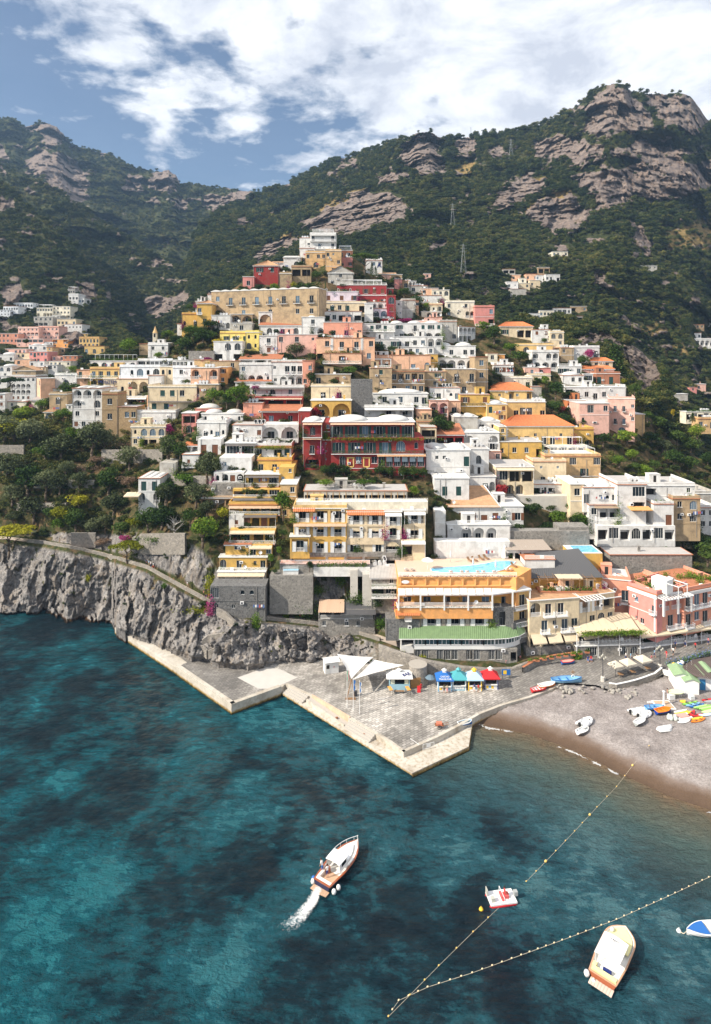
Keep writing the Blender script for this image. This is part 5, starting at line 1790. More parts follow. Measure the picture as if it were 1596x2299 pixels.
for i,(a,b,c,d_,co,fl,dist,rf)in en_(ydefs):
 fl=fl if '|' in fl else '/'.join((q[0]+'|'+q[1:])if q[0]in'NE' else q for q in fl.split('/'))
 if YH is None:
  YH,s_=bld('11',a,b,c,d_,co,fl,'yellow hotel with four storeys of white balustraded balconies and white shutters',name='hotel',d=dist,roof=rf,shut='p',dep=10,rc_='g')
 else:
  _,s_=bld('11',a,b,c,d_,co,fl,pr_=YH,d=dist,roof=rf,shut='p',dep=10,rc_='g')
 if i in(0,3):
  wq=[(-.5,-.09)]if i==0 else[(-.5,.5)]
  for f0,f1 in wq:
   mb=MB()
   TS(mb,(s_.w*f0,-.9,s_.h-.5),(s_.w*f1,-.9,s_.h-.5),(s_.w*f1,.3,s_.h+.45),(s_.w*f0,.3,s_.h+.45),pitch=.45,amp=.1)
   s_.pm('tile_canopy',mb,TERRA_O)
bld('11',1158,690,1344,840,'grey','a',pr_=YH,d=151.9,sm_=RUBBLE,roof=None,dep=6)
_,s_=bld('11',160,826,1335,1000,'grey','tttttt',pr_=YH,d=151.8,sm_=RUBBLE,roof=None,dep=6)
_,s_=bld('11',160,660,368,820,'gold','l',pr_=YH,d=150.8,roof='flat',dep=3,rc_='w',shut='p')
_,s_=bld('11',50,950,1012,1010,'grey','.',pr_=YH,d=149.2,sm_=RUBBLE,roof=None,dep=3)
s_.put('railing',MR(s_.w,.2,MW,sides=False),(0,.3,s_.h))
mb=MB()
mb.box(-s_.w/2,0,s_.h-.1,s_.w/2,3.2,s_.h)
s_.pm('terrace_floor',mb,FLOOR_T)
_,s_=bld('11',1000,1000,1330,1030,'grey','.',pr_=YH,d=149.4,sm_=RUBBLE,roof='flat',dep=3,rc_='w')
_,s_=bld('11',410,985,1010,1010,'white','.',pr_=YH,d=148.7,roof=None,dep=.5,top='v')
r_,s_=bld('7',150,1060,1092,1195,'grey','tttttttt','grey half built terrace with a flat concrete roof and timber posts over the yellow hotel',name='terrace',cat='terrace',d=158,roof='flat',rc_='g',dep=8)
mb=MB()
rr=random.Random(3)
for q in rg(16):
 x=-s_.w/2+s_.w*(q+.5)/16
 mb.box(x-.07,-.1,.1,x+.07,.04,s_.h-.2)
s_.pm('timber_posts',mb,plain('new_timber',(.40,.24,.10),.8))
_,s2_=bld('7',80,1160,1280,1205,'ivory','.',pr_=r_,d=154.5,roof=None,dep=3.5)
s2_.put('railing',MR(s2_.w,.1,MW,gap=.4,sides=False),(0,.1,s2_.h))
mb=MB()
for q in rg(60):
 x=rr.uniform(-.4,.05)*s_.w
 y=rr.uniform(.5,7)
 a=rr.uniform(-.5,.5)
 mb.tube((x,y,s_.h+.4+rr.random()),(x+3*math.cos(a),y+3*math.sin(a),s_.h+.5+rr.random()),.04,n=4)
s_.pm('loose_poles',mb,plain('grey_pole',(.35,.32,.28),.9))
ST,s_=bld('10',370,385,1035,505,'gold','BFElwtlt','tall stack of gold terraces with awnings falling to the stone base',name='terrace_house',roof='flat',shut='b')
bld('10',545,500,985,695,'gold','BFK|ktkt',pr_=ST,dd=.4,roof=None,rail='w')
bld('10',370,500,560,695,'white','.b.',pr_=ST,dd=-.6,roof=None)
bld('10',380,700,965,875,'gold','BFC|tDtG',pr_=ST,dd=-.2,roof=None)
bld('10',325,880,640,1065,'gold','.G./....',pr_=ST,dd=-.6,roof='shed',rc_='t',dep=4)
bld('10',630,890,925,1065,'gold','BFC|d.w',pr_=ST,dd=-.4,roof=None)
bld('10',245,1055,855,1215,'gold','B|A.d.vd',pr_=ST,dd=-.4,roof='flat',rc_='w')
bld('10',225,1240,835,1430,'white','BFC|t.lo.o',pr_=ST,dd=-.5,roof='flat',rc_='w',dep=6)
bld('10',130,1420,838,1790,'grey','G..oo./A.v...',pr_=ST,dd=-.9,sm_=RUBBLE_D,roof=None,dep=5)
bld('10',420,285,1040,390,'gold','BFK|..D.D',pr_=ST,dd=.3,roof=None)
bld('10',420,178,1025,292,'gold','BFtGlG',pr_=ST,dd=.4,roof=None)
bld('6',1190,1000,1335,1420,'ochre','.w/../w./..','tall narrow ochre side house along the dark alley right of the stacked terraces',dd=1.5,roof='flat')
r_,s_=bld('6',980,780,1294,900,'gold','BF|d.d.w','gold house with plants on its terrace above the stacked terraces',dd=0)
bld('6',868,910,1182,1015,'gold','BFK|d.G',pr_=r_,dd=-.4)
bld('6',1178,840,1312,1060,'gold','.w/w./..',pr_=r_,dd=.6,roof=None)
r_,s_=bld('6',955,650,1292,765,'white','BVTd.tg','white terrace house with a flowering vine roof and white balustrade')
r_,s_=bld('6',688,625,962,745,'white','BK|GG','white house under a dark reed awning')
bld('6',632,752,926,895,'white','v..',pr_=r_,dd=-.4,roof=None)
bld('6',582,888,856,1000,'white','B|caka',pr_=r_,dd=-.8,roof=None)
bld('6',560,990,856,1130,'grey','.','rubble retaining wall under the white arched terrace',name='retaining_wall',cat='wall',sm_=RUBBLE,roof=None,dep=3)
r_,s_=bld('6',1018,325,1368,452,'red','KB|.d..d.','dark red house with two yellow framed doors over white arches',rail='d',roof='shed',rc_='t',dep=6)
bld('6',1012,452,1356,612,'white','B|aa',pr_=r_,dd=-.4,roof=None)
bld('6',1356,330,1458,620,'red','../..',pr_=r_,dd=.3,roof='flat')
r_,s_=bld('6',912,115,1402,205,'white','KBw.A.w.','white house behind a grey reed awning with blue deck chairs')
bld('6',900,205,1392,315,'red','EB|ttt',pr_=r_,dd=-.6,roof=None)
bld('6',850,260,1025,400,'salmon','.',pr_=r_,dd=.5,roof='flat')
r_,s_=bld('6',752,458,1022,592,'white','B.b..b','white house with two brown doors and a row of steel tanks',top='tt',roof='flat')
r_,s_=bld('6',428,438,694,590,'white','B.dcdc','white house with curved balcony walls below the dark porch',roof='flat')
bld('6',436,585,645,735,'white','kk',pr_=r_,dd=-.3,roof=None)
bld('6',316,640,440,728,'white','.A',pr_=r_,dd=0,roof='shed',rc_='o')
bld('6',296,728,446,840,'white','B.b.v',pr_=r_,dd=-.6)
bld('6',468,355,852,440,'white','Bc.c.c','low white house with a dark rimmed porch roof',roof='domes',rail='d')
bld('6',412,310,645,365,'rose','.w','rose pink cube house with a white dome',roof='dome')
bld('6',290,350,420,540,'rose','t/A','dusky terrace house left of the white curved balconies')
r_,s_=bld('5',1262,945,1458,1290,'white','gg/a.a/..','lone white vaulted villa with green doors among the trees of the slope',name='villa',roof='vaults',ext=3)
mb=MB()
_=s_.put('awning',MA(4.2,3.0,.5,CANVAS_C),(-s_.w*.72,1,s_.h*.62))
r_,s_=bld('5',1455,800,1600,960,'grey','..','bare grey concrete ramp house above the lone villa',name='terrace',cat='terrace',roof=None)
bld('6',465,1110,760,1225,'brown','tttt','old reed roofed shed left of the stacked terraces',name='shed',roof='shed',rc_='r',dep=6)
def dome_roof(*a):
 pass
RUB2=stone('warm_rubble',(.40,.36,.31),(.24,.22,.20),2.0,(.34,.31,.28),.8)
PH,s_=bld('12',212,470,1292,588,'orange','','orange hotel with a rooftop pool, white canopy and green roofed glass restaurant',name='hotel',d=140.5,dep=12.5,roof=None)
for q in rg(10):
 x=s_.w*(-.48+q*.105)
 mb.box(x-.12,-.35,s_.h*.35,x+.12,.02,s_.h*.96)
 for k in rg(6):
  a0,a1=math.pi*k/6,math.pi*(k+1)/6
  r_=s_.w*.045
  xc=x+s_.w*.0525
  mb.face([(xc+r_*math.cos(a0),-.2,s_.h*.55+1.0*math.sin(a0)),(xc+r_*math.cos(a1),-.2,s_.h*.55+1.0*math.sin(a1)),(xc+r_*math.cos(a1),-.2,s_.h*.97),(xc+r_*math.cos(a0),-.2,s_.h*.97)])
mb.box(-s_.w/2,-.4,s_.h*.95,s_.w/2,0,s_.h+.05)
mb.box(-s_.w/2,-.3,s_.h*.28,s_.w/2,-.01,s_.h*.36)
s_.pm('arcade_relief',mb,plaster('orange2',(0.80,0.42,0.16),.2))
mb.lathe([(.9,0),(.75,.05)],14,0,(0,0,0),1,.45)
o=s_.put('oval_window',mb.mesh('oval_window',WP),(-s_.w*.44,-.42,s_.h*.62))
o.rotation_euler=(rad(90),0,0)
DZ=CAMZ-(zp('12',0,470)[1]-HY)/FP*140.5+.05
mb.face([(-s_.w/2,-.3,s_.h),(s_.w/2,-.3,s_.h),(s_.w/2+3.5,4,s_.h),(s_.w/2+3.5,12.5,s_.h),(-s_.w/2,12.5,s_.h)])
s_.pm('pool_deck',mb,plain('deck_tile',(.62,.46,.36),.8,var=.1))
inv=PH.matrix_world.inverted()
def dk(x,y,up=0.0):
 return inv@(G(*zp('12',x,y),DZ)+V3((0,0,up)))
pool=[(518,425),(512,400),(700,386),(900,370),(1015,352),(1100,335),(1200,330),(1275,338),(1262,355),(1225,372),(1175,408),(1060,437),(850,441),(640,440)]
mb.face([dk(x,y,.05)for x,y in pool])
wm_,ww_,wb_=new_mat('pool_water')
tcn=ww_.n('ShaderNodeTexCoord')
nz_=ww_.noise((tcn,'Object'),1.5,3)
cr_=ww_.ramp(nz_,[(.3,(.10,.42,.66)),(.7,(.26,.60,.78))])
ww_.link(cr_,0,wb_,'Base Color')
wb_.inputs['Roughness'].default_value=.1
s_.pm('pool_water',mb,wm_)
s_.put('pool_water',None)if False else None
pp=[dk(x,y,.05)for x,y in pool]
cc=sum(pp,V3())/len(pp)
for a,b in zip(pp,pp[1:]+pp[:1]):
 oa,ob=a+(a-cc).normalized()*.35,b+(b-cc).normalized()*.35
 up=V3((0,0,.08))
 mb.face([a+up,b+up,ob+up,oa+up])
 mb.face([oa+up,ob+up,ob,oa])
s_.pm('pool_rim',mb,WP)
rl=s_.put('railing',MR(s_.w,.3,MW,sides=False,h=1.0),(0,0,s_.h))
r2=np.random.RandomState(4)
v,f=LC(np.stack([r2.uniform(-s_.w/2,s_.w/2,900),r2.normal(-.3,.15,900),s_.h+np.abs(r2.normal(.15,.15,900))],-1),np.tile([0,-.4,.8],(900,1)),.10,5)
s_.put('flower_trough',NM('flower_trough',v,f,foliage('flower_mix',(.10,.05,.03),(.30,.10,.09),(.45,.30,.28)),smooth=False))
bld('12',1288,440,1425,640,'orange','',pr_=PH,d=142.5,dep=8,roof=None,tw=6)
b=dk(1185,300)
mb.lathe([(.9,0),(.9,.5),(.35,.6),(.3,1.2),(.45,1.7),(.3,2.3),(.22,2.8),(.1,3.0)],10,0,b)
s_.pm('fountain_statue',mb,WP,True)
_,s_=bld('12',208,585,1275,770,'deepgold','B|dddddd',pr_=PH,d=141.0,roof=None,dep=8)
_,s_=bld('12',1262,600,1420,905,'yellow','Bd/Bd',pr_=PH,d=140.8,roof=None,dep=6,tw=2)
zb_,zf_=[CAMZ-(zp('12',0,yy)[1]-HY)/FP*dd_ for yy,dd_ in((578,140.4),(632,137.6))]
xs_=[(208,215),(410,415),(625,632),(840,850),(1062,1070)]
for i in rg(4):
 a0,a1=W(zp('12',xs_[i][0],0)[0],0,140.4),W(zp('12',xs_[i+1][0],0)[0],0,140.4)
 b0,b1=W(zp('12',xs_[i][1],0)[0],0,137.6),W(zp('12',xs_[i+1][1],0)[0],0,137.6)
 n=3
 for k in rg(n):
  t0,t1=k/n,(k+1)/n-.02
  q=[]
  for(pa_,pb_,t,z_,y_)in((b0,b1,t0,zf_,137.6),(b0,b1,t1,zf_,137.6),(a0,a1,t1,zb_,140.4),(a0,a1,t0,zb_,140.4)):
   p=pa_.lerp(pb_,t)
   q.append(V3((p.x,y_,z_+.03*k)))
  mb.face(q)
  mb.face([q[0],q[1],q[1]-V3((0,0,.3)),q[0]-V3((0,0,.3))])
p0,p1=W(zp('12',1070,0)[0],0,137.6),W(zp('12',1062,0)[0],0,140.4)
p2,p3=W(zp('12',1428,0)[0],0,140.4),W(zp('12',1335,0)[0],0,143.2)
q=[V3((p0.x,137.6,zf_)),V3((p2.x,140.4,zf_+.1)),V3((p3.x,143.2,zb_)),V3((p1.x,140.4,zb_))]
mb.face(q)
mb.face([q[0],q[1],q[1]-V3((0,0,.3)),q[0]-V3((0,0,.3))])
mb2=MB()
for v_ in mb.v:
 mb2.v.append(tuple(inv@V3(v_)))
mb2.f,mb2.m=mb.f,mb.m
can=mb2.obj('canopy',CANVAS,PH)
for xx in(215,415,632,850,1070):
 p=W(zp('12',xx,0)[0],0,137.75)
 b=inv@V3((p.x,137.75,zf_-3.6))
 t=inv@V3((p.x,137.75,zf_))
 mb.box(b.x-.16,b.y-.16,b.z,b.x+.16,b.y+.16,t.z-.05)
for xx,dd_ in((1255,139),(1412,140.5)):
 p=W(zp('12',xx,0)[0],0,dd_)
 b=inv@V3((p.x,dd_,zf_-3.6))
 mb.box(b.x-.16,b.y-.16,b.z,b.x+.16,b.y+.16,b.z+3.6)
mb.obj('canopy_post',WP,PH)
_,s_=bld('12',208,755,1075,790,'orange','',pr_=PH,d=138.0,roof='flat',dep=3,rc_='p')
s_.put('railing',MR(s_.w,.1,MW,sides=False),(0,.1,s_.h+.14))
n=700
v,f=LC(np.stack([r2.uniform(-s_.w/2,s_.w/2,n),r2.normal(-.1,.12,n),s_.h+np.abs(r2.normal(.05,.18,n))],-1),np.tile([0,-.4,.8],(n,1)),.10,5)
s_.put('flower_trough',NM('flower_trough',v,f,foliage('white_flowers',(.05,.08,.02),(.40,.38,.20),(.70,.68,.60)),smooth=False))
_,s_=bld('12',408,785,1062,945,'grey','lll',pr_=PH,d=138.8,roof=None,dep=8,shut='p',sm_=plaster('weathered',(.40,.36,.32),.9))
_,s_=bld('12',190,795,412,868,'gold','.d.',pr_=PH,d=138.6,roof=None,dep=6,shut='p')
TS(mb,(-s_.w/2-.2,-1.2,s_.h-.3),(s_.w/2,-1.2,s_.h-.3),(s_.w/2,.2,s_.h+.3),(-s_.w/2-.2,.2,s_.h+.3),pitch=.45,amp=.1)
s_.pm('tile_canopy',mb,TERRA_O)
bld('12',100,860,410,990,'grey','..',pr_=PH,d=138.4,roof=None,dep=4,sm_=RUBBLE_D)
_,s_=bld('12',1062,750,1265,960,'grey','.a.',pr_=PH,d=138.7,roof=None,dep=6,sm_=RUBBLE_D)
_,s_=bld('12',1255,880,1395,1200,'grey','.a/.t',pr_=PH,d=139.4,roof=None,dep=6,sm_=RUBBLE_D,tw=2)
fz=[CAMZ-(zp('12',0,yy)[1]-HY)/FP*136.6 for yy in(1135,1092,1030)]
ztop=CAMZ-(zp('12',0,915)[1]-HY)/FP*139.0
pth=[]
for xx,dd_ in((358,136.6),(460,136.6),(570,136.6),(690,136.6),(790,136.6),(890,136.6),(990,136.5),(1090,136.6),(1190,137.0),(1270,137.9),(1320,139.3),(1335,141)):
 p=W(zp('12',xx,0)[0],0,dd_)
 pth.append(inv@V3((p.x,dd_,0)))
lz=[inv.translation.z+z for z in fz]+[inv.translation.z+ztop]
mb,gl,fr_=MB(),MB(),MB()
for a,b in zip(pth[:-1],pth[1:]):
 def P3(p,z):
  return(p.x,p.y,z)
 mb.face([P3(a,lz[0]),P3(b,lz[0]),P3(b,lz[1]),P3(a,lz[1])])
 nrm=V3((b.y-a.y,-(b.x-a.x),0)).normalized()
 o1=nrm*.05
 mb.face([P3(a+nrm*.1,lz[1]-.1),P3(b+nrm*.1,lz[1]-.1),P3(b+nrm*.1,lz[1]+.12),P3(a+nrm*.1,lz[1]+.12)])
 mb.face([P3(a,lz[2]-.25),P3(b,lz[2]-.25),P3(b,lz[2]),P3(a,lz[2])])
 gl.face([P3(a,lz[1]),P3(b,lz[1]),P3(b,lz[2]),P3(a,lz[2])])
 L=(b-a).length
 for t in(0.0,.34,.67,1.0):
  c=a.lerp(b,t)+o1
  w_=.16 if t in(0.0,1.0)else.06
  fr_.box(c.x-w_,c.y-.05,lz[1],c.x+w_,c.y+.03,lz[2])
mb.obj('restaurant_wall',WP,PH)
gl.obj('restaurant_glass',glass_mat('restaurant_pane',(.03,.055,.06)),PH)
fr_.obj('window_frames',WP,PH)
yb_=[inv@V3((W(zp('12',xx,0)[0],0,139.0).x,139.0,0))for xx in(220,470,690,910,1040,1100,1200,1290,1320,1330)]
ft=[inv@V3((W(zp('12',xx,0)[0],0,dd_).x,dd_,0))for xx,dd_ in((218,135.9),(470,135.9),(690,135.9),(910,135.8),(1040,135.8),(1100,135.9),(1220,136.3),(1310,137.3),(1365,138.9),(1372,140.5))]
for i in rg(len(ft)-1):
 TS(mb,(ft[i].x,ft[i].y,lz[2]+.05),(ft[i+1].x,ft[i+1].y,lz[2]+.05),(yb_[i+1].x,yb_[i+1].y+(.0 if i<6 else 1.0),lz[3]),(yb_[i].x,yb_[i].y,lz[3]),pitch=.42,amp=.07)
mb.obj('green_roof',plain('green_sheet',(.15,.23,.11),.7,var=.35,scale=1.2),PH)
for a,b in zip(ft[:-1],ft[1:]):
 mb.tube((a.x,a.y,lz[2]),(b.x,b.y,lz[2]),.09,n=5)
mb.obj('gutter',WP,PH)
_,s_=bld('12',355,1128,1300,1250,'grey','GG.GGG.GG.GG.t',pr_=PH,d=136.75,roof=None,dep=4,sm_=RUBBLE)
_,s_=bld('12',235,1010,362,1105,'white','t',pr_=PH,d=137.4,roof=None,dep=3)
r_,s_=bld('11',462,1430,1065,1640,'grey','tt.t/w.ww.','grey stone beach shed with torn reed roofs under the yellow hotel',name='shed',d=145.2,dep=5,roof=None,sm_=RUBBLE,ext=4)
s_.put('reed_roof',MA(s_.w*.45,5.5,.9,REED_L,True),(-s_.w*.27,3.6,s_.h+.9))
s_.put('reed_roof',MA(s_.w*.62,5.5,1.2,plain('black_reed',(.085,.085,.09)),True),(s_.w*.20,3.6,s_.h+.7))
s_.put('railing',MR(s_.w*.9,.1,MW,sides=False),(0,-.1,s_.h*.52))
bld('11',800,1015,880,1260,'grey','','tall pale concrete buttress with a dark crack under the yellow hotel',name='buttress',cat='buttress',d=147.6,dep=3,roof=None,sm_=CONC)
bld('11',930,1060,1030,1380,'ivory','','broad pale buttress beside the lower terrace',name='buttress',cat='buttress',d=146.6,dep=3,roof=None,sm_=CONC)
bld('11',1025,1085,1310,1400,'grey','B.w/BtG/..','small stone terrace house with white railings left of the orange hotel',d=145.6,dep=5,roof='shed',rc_='g',sm_=RUBBLE)
bld('10',890,1285,1440,1400,'grey','','weathered stone retaining wall below the small pool',name='retaining_wall',cat='wall',d=147.3,dep=4,roof=None,sm_=RUBBLE,ext=7)
r_,s_=bld('10',1060,1225,1255,1275,'white','','small turquoise pool behind a white rail below the yellow hotel',name='pool',d=148,dep=4,roof=None)
s_.put('pool_water',MS(s_.w,-4,.1,wm_,'pool_water'),(0,0,s_.h+.05))
s_.put('railing',MR(s_.w,.1,MW,sides=False),(0,0,s_.h))
bld('7',578,40,775,395,'grey','','tall dark ivy grown stone wall right of the ochre house with gold arches',name='retaining_wall',cat='wall',dep=3,roof=None,sm_=RUBBLE_D,dd=1.5)
bld('2',352,1195,585,1300,'grey','','stone terrace wall before the yellow autumn tree',name='retaining_wall',cat='wall',dep=3,roof=None,sm_=RUBBLE)
bld('2',548,1288,820,1375,'tan','.w','low tan wall house between the bamboo hut and the white arches',dep=4)
bld('8',760,1425,1500,1540,'grey','','high rubble wall below the terrace garden hedge',name='retaining_wall',cat='wall',dep=3,roof=None,sm_=RUBBLE,d=160)
bld('8',830,1105,1330,1200,'grey','','grey concrete wall under the cream villa',name='retaining_wall',cat='wall',dep=3,roof=None,sm_=CONC,dd=-1)
r_,s_=bld('12',1188,230,1600,330,'white','ttttt','pool bar pavilion with a grey reed roof',name='pavilion',d=152.5,dep=6,roof=None)
s_.put('reed_roof',MA(s_.w*1.02,7.5,.4,plain('grey_reed',(.36,.30,.25),.95,var=.3,scale=8),True),(0,6.5,s_.h+.7))
_,s2_=bld('12',1365,318,1640,365,'white','',pr_=r_,d=148,dep=4,roof='flat',rc_='t')
s2_.put('railing',MR(s2_.w,.1,MW,sides=False),(0,0,s2_.h+.14))
r_,s_=bld('13',10,440,665,620,'deepgold','.t..','orange house with a dark reed tent roof and a pergola terrace',name='house',d=146.5,dep=9,roof=None)
TS(mb,(-s_.w/2-.4,-.6,s_.h-.4),(s_.w/2+.2,-.6,s_.h-.1),(s_.w*.28,5,s_.h+5.0),(-s_.w*.28,5,s_.h+4.0),pitch=.5,amp=.05)
TS(mb,(-s_.w/2-.4,9,s_.h-.4),(-s_.w/2-.4,-.6,s_.h-.4),(-s_.w*.28,5,s_.h+4.0),(-s_.w*.28,5.01,s_.h+4.0),pitch=.5,amp=.05)
TS(mb,(s_.w/2+.2,-.6,s_.h-.1),(s_.w/2+.2,9,s_.h-.1),(s_.w*.28,5.01,s_.h+5.0),(s_.w*.28,5,s_.h+5.0),pitch=.5,amp=.05)
s_.pm('reed_tent_roof',mb,plain('black_reed',(.085,.085,.09),.95,var=.35,scale=6))
_,s2_=bld('13',130,575,610,640,'peach','',pr_=r_,d=143.5,dep=4,roof='flat',rc_='t',top='v')
rr=random.Random(5)
for q in rg(8):
 x=s2_.w*(-.5+q/7)
 mb.tube((x,.3,s2_.h),(x,.3,s2_.h+3),.06,n=5)
 mb.tube((x,-.2,s2_.h+2.6),(x+rr.uniform(-.3,.3),3.6,s2_.h+3.1),.05,n=4)
for q in rg(4):
 mb.tube((-s2_.w/2,q*1.1,s2_.h+2.8),(s2_.w/2,q*1.1,s2_.h+2.8),.05,n=4)
s2_.pm('wooden_pergola',mb,WOOD)
s2_.put('shade_cloth',MA(s2_.w*.45,2.6,.05,CANVAS_C),(s2_.w*.05,3.0,s2_.h+3.05))
r_,s_=bld('13',400,245,665,350,'gold','','small raised pool with white rim on an orange base',name='pool',d=153.5,dep=7,roof=None)
mb.box(-s_.w/2,0,s_.h,s_.w/2,7,s_.h+.1)
s_.pm('pool_rim',mb,WP)
mb.box(-s_.w*.3,.8,s_.h+.1,s_.w*.44,6,s_.h+.14)
s_.pm('pool_water',mb,wm_)
CH,s_=bld('13',38,640,468,1060,'cream','add./.dvdd/ttt.','cream hotel with white iron balconies over beige awnings',name='hotel',d=140.2,dep=10,roof='flat',rc_='p',tw=2,shut='p')
_,s2_=bld('13',462,600,768,1010,'cream','llt/.dAw/t.t',pr_=CH,d=143.0,dep=9,roof='flat',rc_='p',tw=3,shut='p')
for sx,wv,nn in((s_,.94,3),(s2_,.55,1)):
 for q in rg(nn):
  sx.put('awning',MA(sx.w*wv/nn*.88,1.5,1.5,CANVAS_C),(sx.w*(-.5+wv*(q+.5)/nn),-.05,sx.h/3*.98))
for q in rg(7):
 mb.box(-s2_.w*.5+q*.9,-2.2,s2_.h-.1,-s2_.w*.5+q*.9+.14,.3,s2_.h+.08)
mb.box(-s2_.w*.5,-2.3,s2_.h-.22,s2_.w*.5,-2.1,s2_.h-.05)
s2_.pm('white_slats',mb,WP)
_,s_=bld('13',10,1040,440,1150,'grey','.......',pr_=CH,d=139.8,dep=4,roof=None,sm_=RUBBLE,tw=2)
PK,s_=bld('13',885,562,1130,900,'rose','.w..d/dvw..','salmon pink corner hotel with white window frames and a roof garden',name='hotel',d=143.5,dep=12,roof='par',rc_='t',tw=-6,shut='p')
_,s2_=bld('13',1122,575,1372,890,'salmon','ll/.dd',pr_=PK,d=142.5,dep=12,roof='par',rc_='t',tw=3)
_,s3_=bld('13',1366,540,1720,850,'salmon','ddddd/dwdwd',pr_=PK,d=145.5,dep=12,roof='par',rc_='t',tw=5)
_,s4_=bld('13',640,470,905,860,'salmon','a.d/w..',pr_=PK,d=148.5,dep=8,roof='par',rc_='w',tw=-2)
for sx in(s_,s2_,s3_):
 cm=MB()
 cm.box(-sx.w/2-.1,-.35,sx.h-.5,sx.w/2+.1,-.02,sx.h-.1)
 cm.box(-sx.w/2-.1,-.22,sx.h-.9,sx.w/2+.1,-.02,sx.h-.5)
 sx.pm('white_cornice',cm,WP)
mb.box(-.5,-.25,0,.5,.15,s2_.h)
s2_.put('corner_pillar',mb.mesh('corner_pillar',WP),(-s2_.w/2+.1,0,0))
for q in rg(11):
 mb.box(-s2_.w*.5+q*s2_.w/10-.07,-2.4,s2_.h*.93,-s2_.w*.5+q*s2_.w/10+.07,.2,s2_.h*.93+.2)
for q in(-.48,0,.45):
 mb.box(s2_.w*q-.2,-2.3,s2_.h*.5,s2_.w*q+.2,-1.9,s2_.h*.93)
mb.box(-s2_.w*.5,-2.3,s2_.h*.93-.22,s2_.w*.5,-2.05,s2_.h*.93-.03)
s2_.pm('white_slats',mb,WP)
mb.box(-1.5,2,s_.h+.14,2.2,4.5,s_.h+3.2)
mb.tube((2.2,2,s_.h),(2.2,2,s_.h+3),.1)
for a in((5.2,1.5),(5.2,5.0),(2.4,1.5)):
 mb.tube((a[0],a[1],s_.h),(a[0],a[1],s_.h+2.8),.09,n=6)
mb.box(2.2,1.4,s_.h+2.8,5.4,1.55,s_.h+2.95)
mb.box(2.2,4.9,s_.h+2.8,5.4,5.05,s_.h+2.95)
mb.box(5.25,1.55,s_.h+2.8,5.4,4.9,s_.h+2.95)
s_.put('roof_pavilion',mb.mesh('roof_pavilion',WP),(2.5,0,0))
for sx,sd in((s2_,3),(s3_,4)):
 n=1500
 r2=np.random.RandomState(sd)
 k=r2.randint(0,9,n)
 cx_=np.random.RandomState(sd+9).uniform(-.42,.42,9)[k]*sx.w
 cy_=np.random.RandomState(sd+19).uniform(1,9,9)[k]
 v,f=LC(np.stack([cx_+r2.normal(0,.6,n),cy_+r2.normal(0,.5,n),sx.h+.2+np.abs(r2.normal(.3,.45,n))],-1),np.tile([0,-.3,.9],(n,1)),.16,5)
 sx.put('roof_garden',NM('roof_garden',v,f,FO_GREEN,smooth=False))
CF,s_=bld('13',440,1035,985,1135,'grey','.G..AA','cafe terrace with a cream canopy on a stone base beside the street',name='cafe',cat='cafe',d=139.6,dep=6,roof='flat',rc_='g',sm_=RUBBLE,tw=1)
_,s2_=bld('13',980,1010,1760,1065,'grey','',pr_=CF,d=143.0,dep=6,roof='flat',rc_='g',sm_=RUBBLE,tw=6)
for sx in(s_,s2_):
 sx.put('railing',MR(sx.w,.1,MW,sides=False),(0,.1,sx.h+.14))
 nb=max(3,int(sx.w/4))
 for q in rg(nb+1):
  x=sx.w*(-.5+q/nb)
  mb.tube((x,-.3,-1.5),(x,-.3,sx.h+3.1),.07,n=6)
 sx.pm('canopy_post',mb,MW)
 n=nb*3
 for q in rg(n):
  x0_,x1_=sx.w*(-.5+q/n),sx.w*(-.5+(q+1)/n)
  sg=.12*math.sin(q*2.1)
  mb.face([(x0_,-.8,sx.h+2.9),(x1_,-.8,sx.h+2.9+0),(x1_,5.5,sx.h+5.0+sg),(x0_,5.5,sx.h+5.0+sg)])
  mb.face([(x0_,-.8,sx.h+2.9),(x1_,-.8,sx.h+2.9),(x1_,-.8,sx.h+2.6),(x0_,-.8,sx.h+2.6)])
 sx.pm('canopy',mb,CANVAS_C)
 mb.face([(-sx.w/2,5.2,sx.h),(sx.w/2,5.2,sx.h),(sx.w/2,5.2,sx.h+4.6),(-sx.w/2,5.2,sx.h+4.6)])
 sx.pm('inner_wall',mb,plaster('brick',C['brick']))
 rr=random.Random(8)
 mb,mc=MB(),MB()
 for q in rg(int(sx.w/1.6)):
  x,y=-sx.w/2+1+q*1.6,rr.choice([1.2,3.2])
  mb.box(x-.4,y-.4,sx.h+.84,x+.4,y+.4,sx.h+.9)
  mb.box(x-.05,y-.05,sx.h+.1,x+.05,y+.05,sx.h+.84)
  for e in(-.7,.7):
   mc.box(x+e-.2,y-.2,sx.h+.5,x+e+.2,y+.2,sx.h+.56)
   mc.box(x+e*1.25-.03,y-.2,sx.h+.1,x+e*1.25+.03,y+.2,sx.h+1.0)
 tb=sx.pm('cafe_tables',mb,WP)
 tb['kind']='stuff'
 tc_=sx.pm('cafe_chairs',mc,MW)
 tc_['kind']='stuff'
n=2600
r2=np.random.RandomState(8)
k=r2.randint(0,7,n)
cx_=np.array([-.35,-.22,-.1,.08,.2,.33,.44])[k]*s_.w
v,f=LC(np.stack([cx_+r2.normal(0,.9,n),r2.normal(-.9,.4,n),s_.h+3.1+r2.normal(.1,.22,n)],-1),np.tile([0,-.3,.9],(n,1)),.15,5)
s_.put('creeper',NM('creeper',v,f,FO_GREEN,smooth=False))
r_,s_=bld('9',238,935,605,1135,'white','G.vow','white patched house with a glazed bay and steel tanks above the white terraces',top='t',left='w/.',roof='domes',d=173)
bld('9',100,900,245,1420,'cream','w/./.',pr_=r_,d=174,roof='dome')
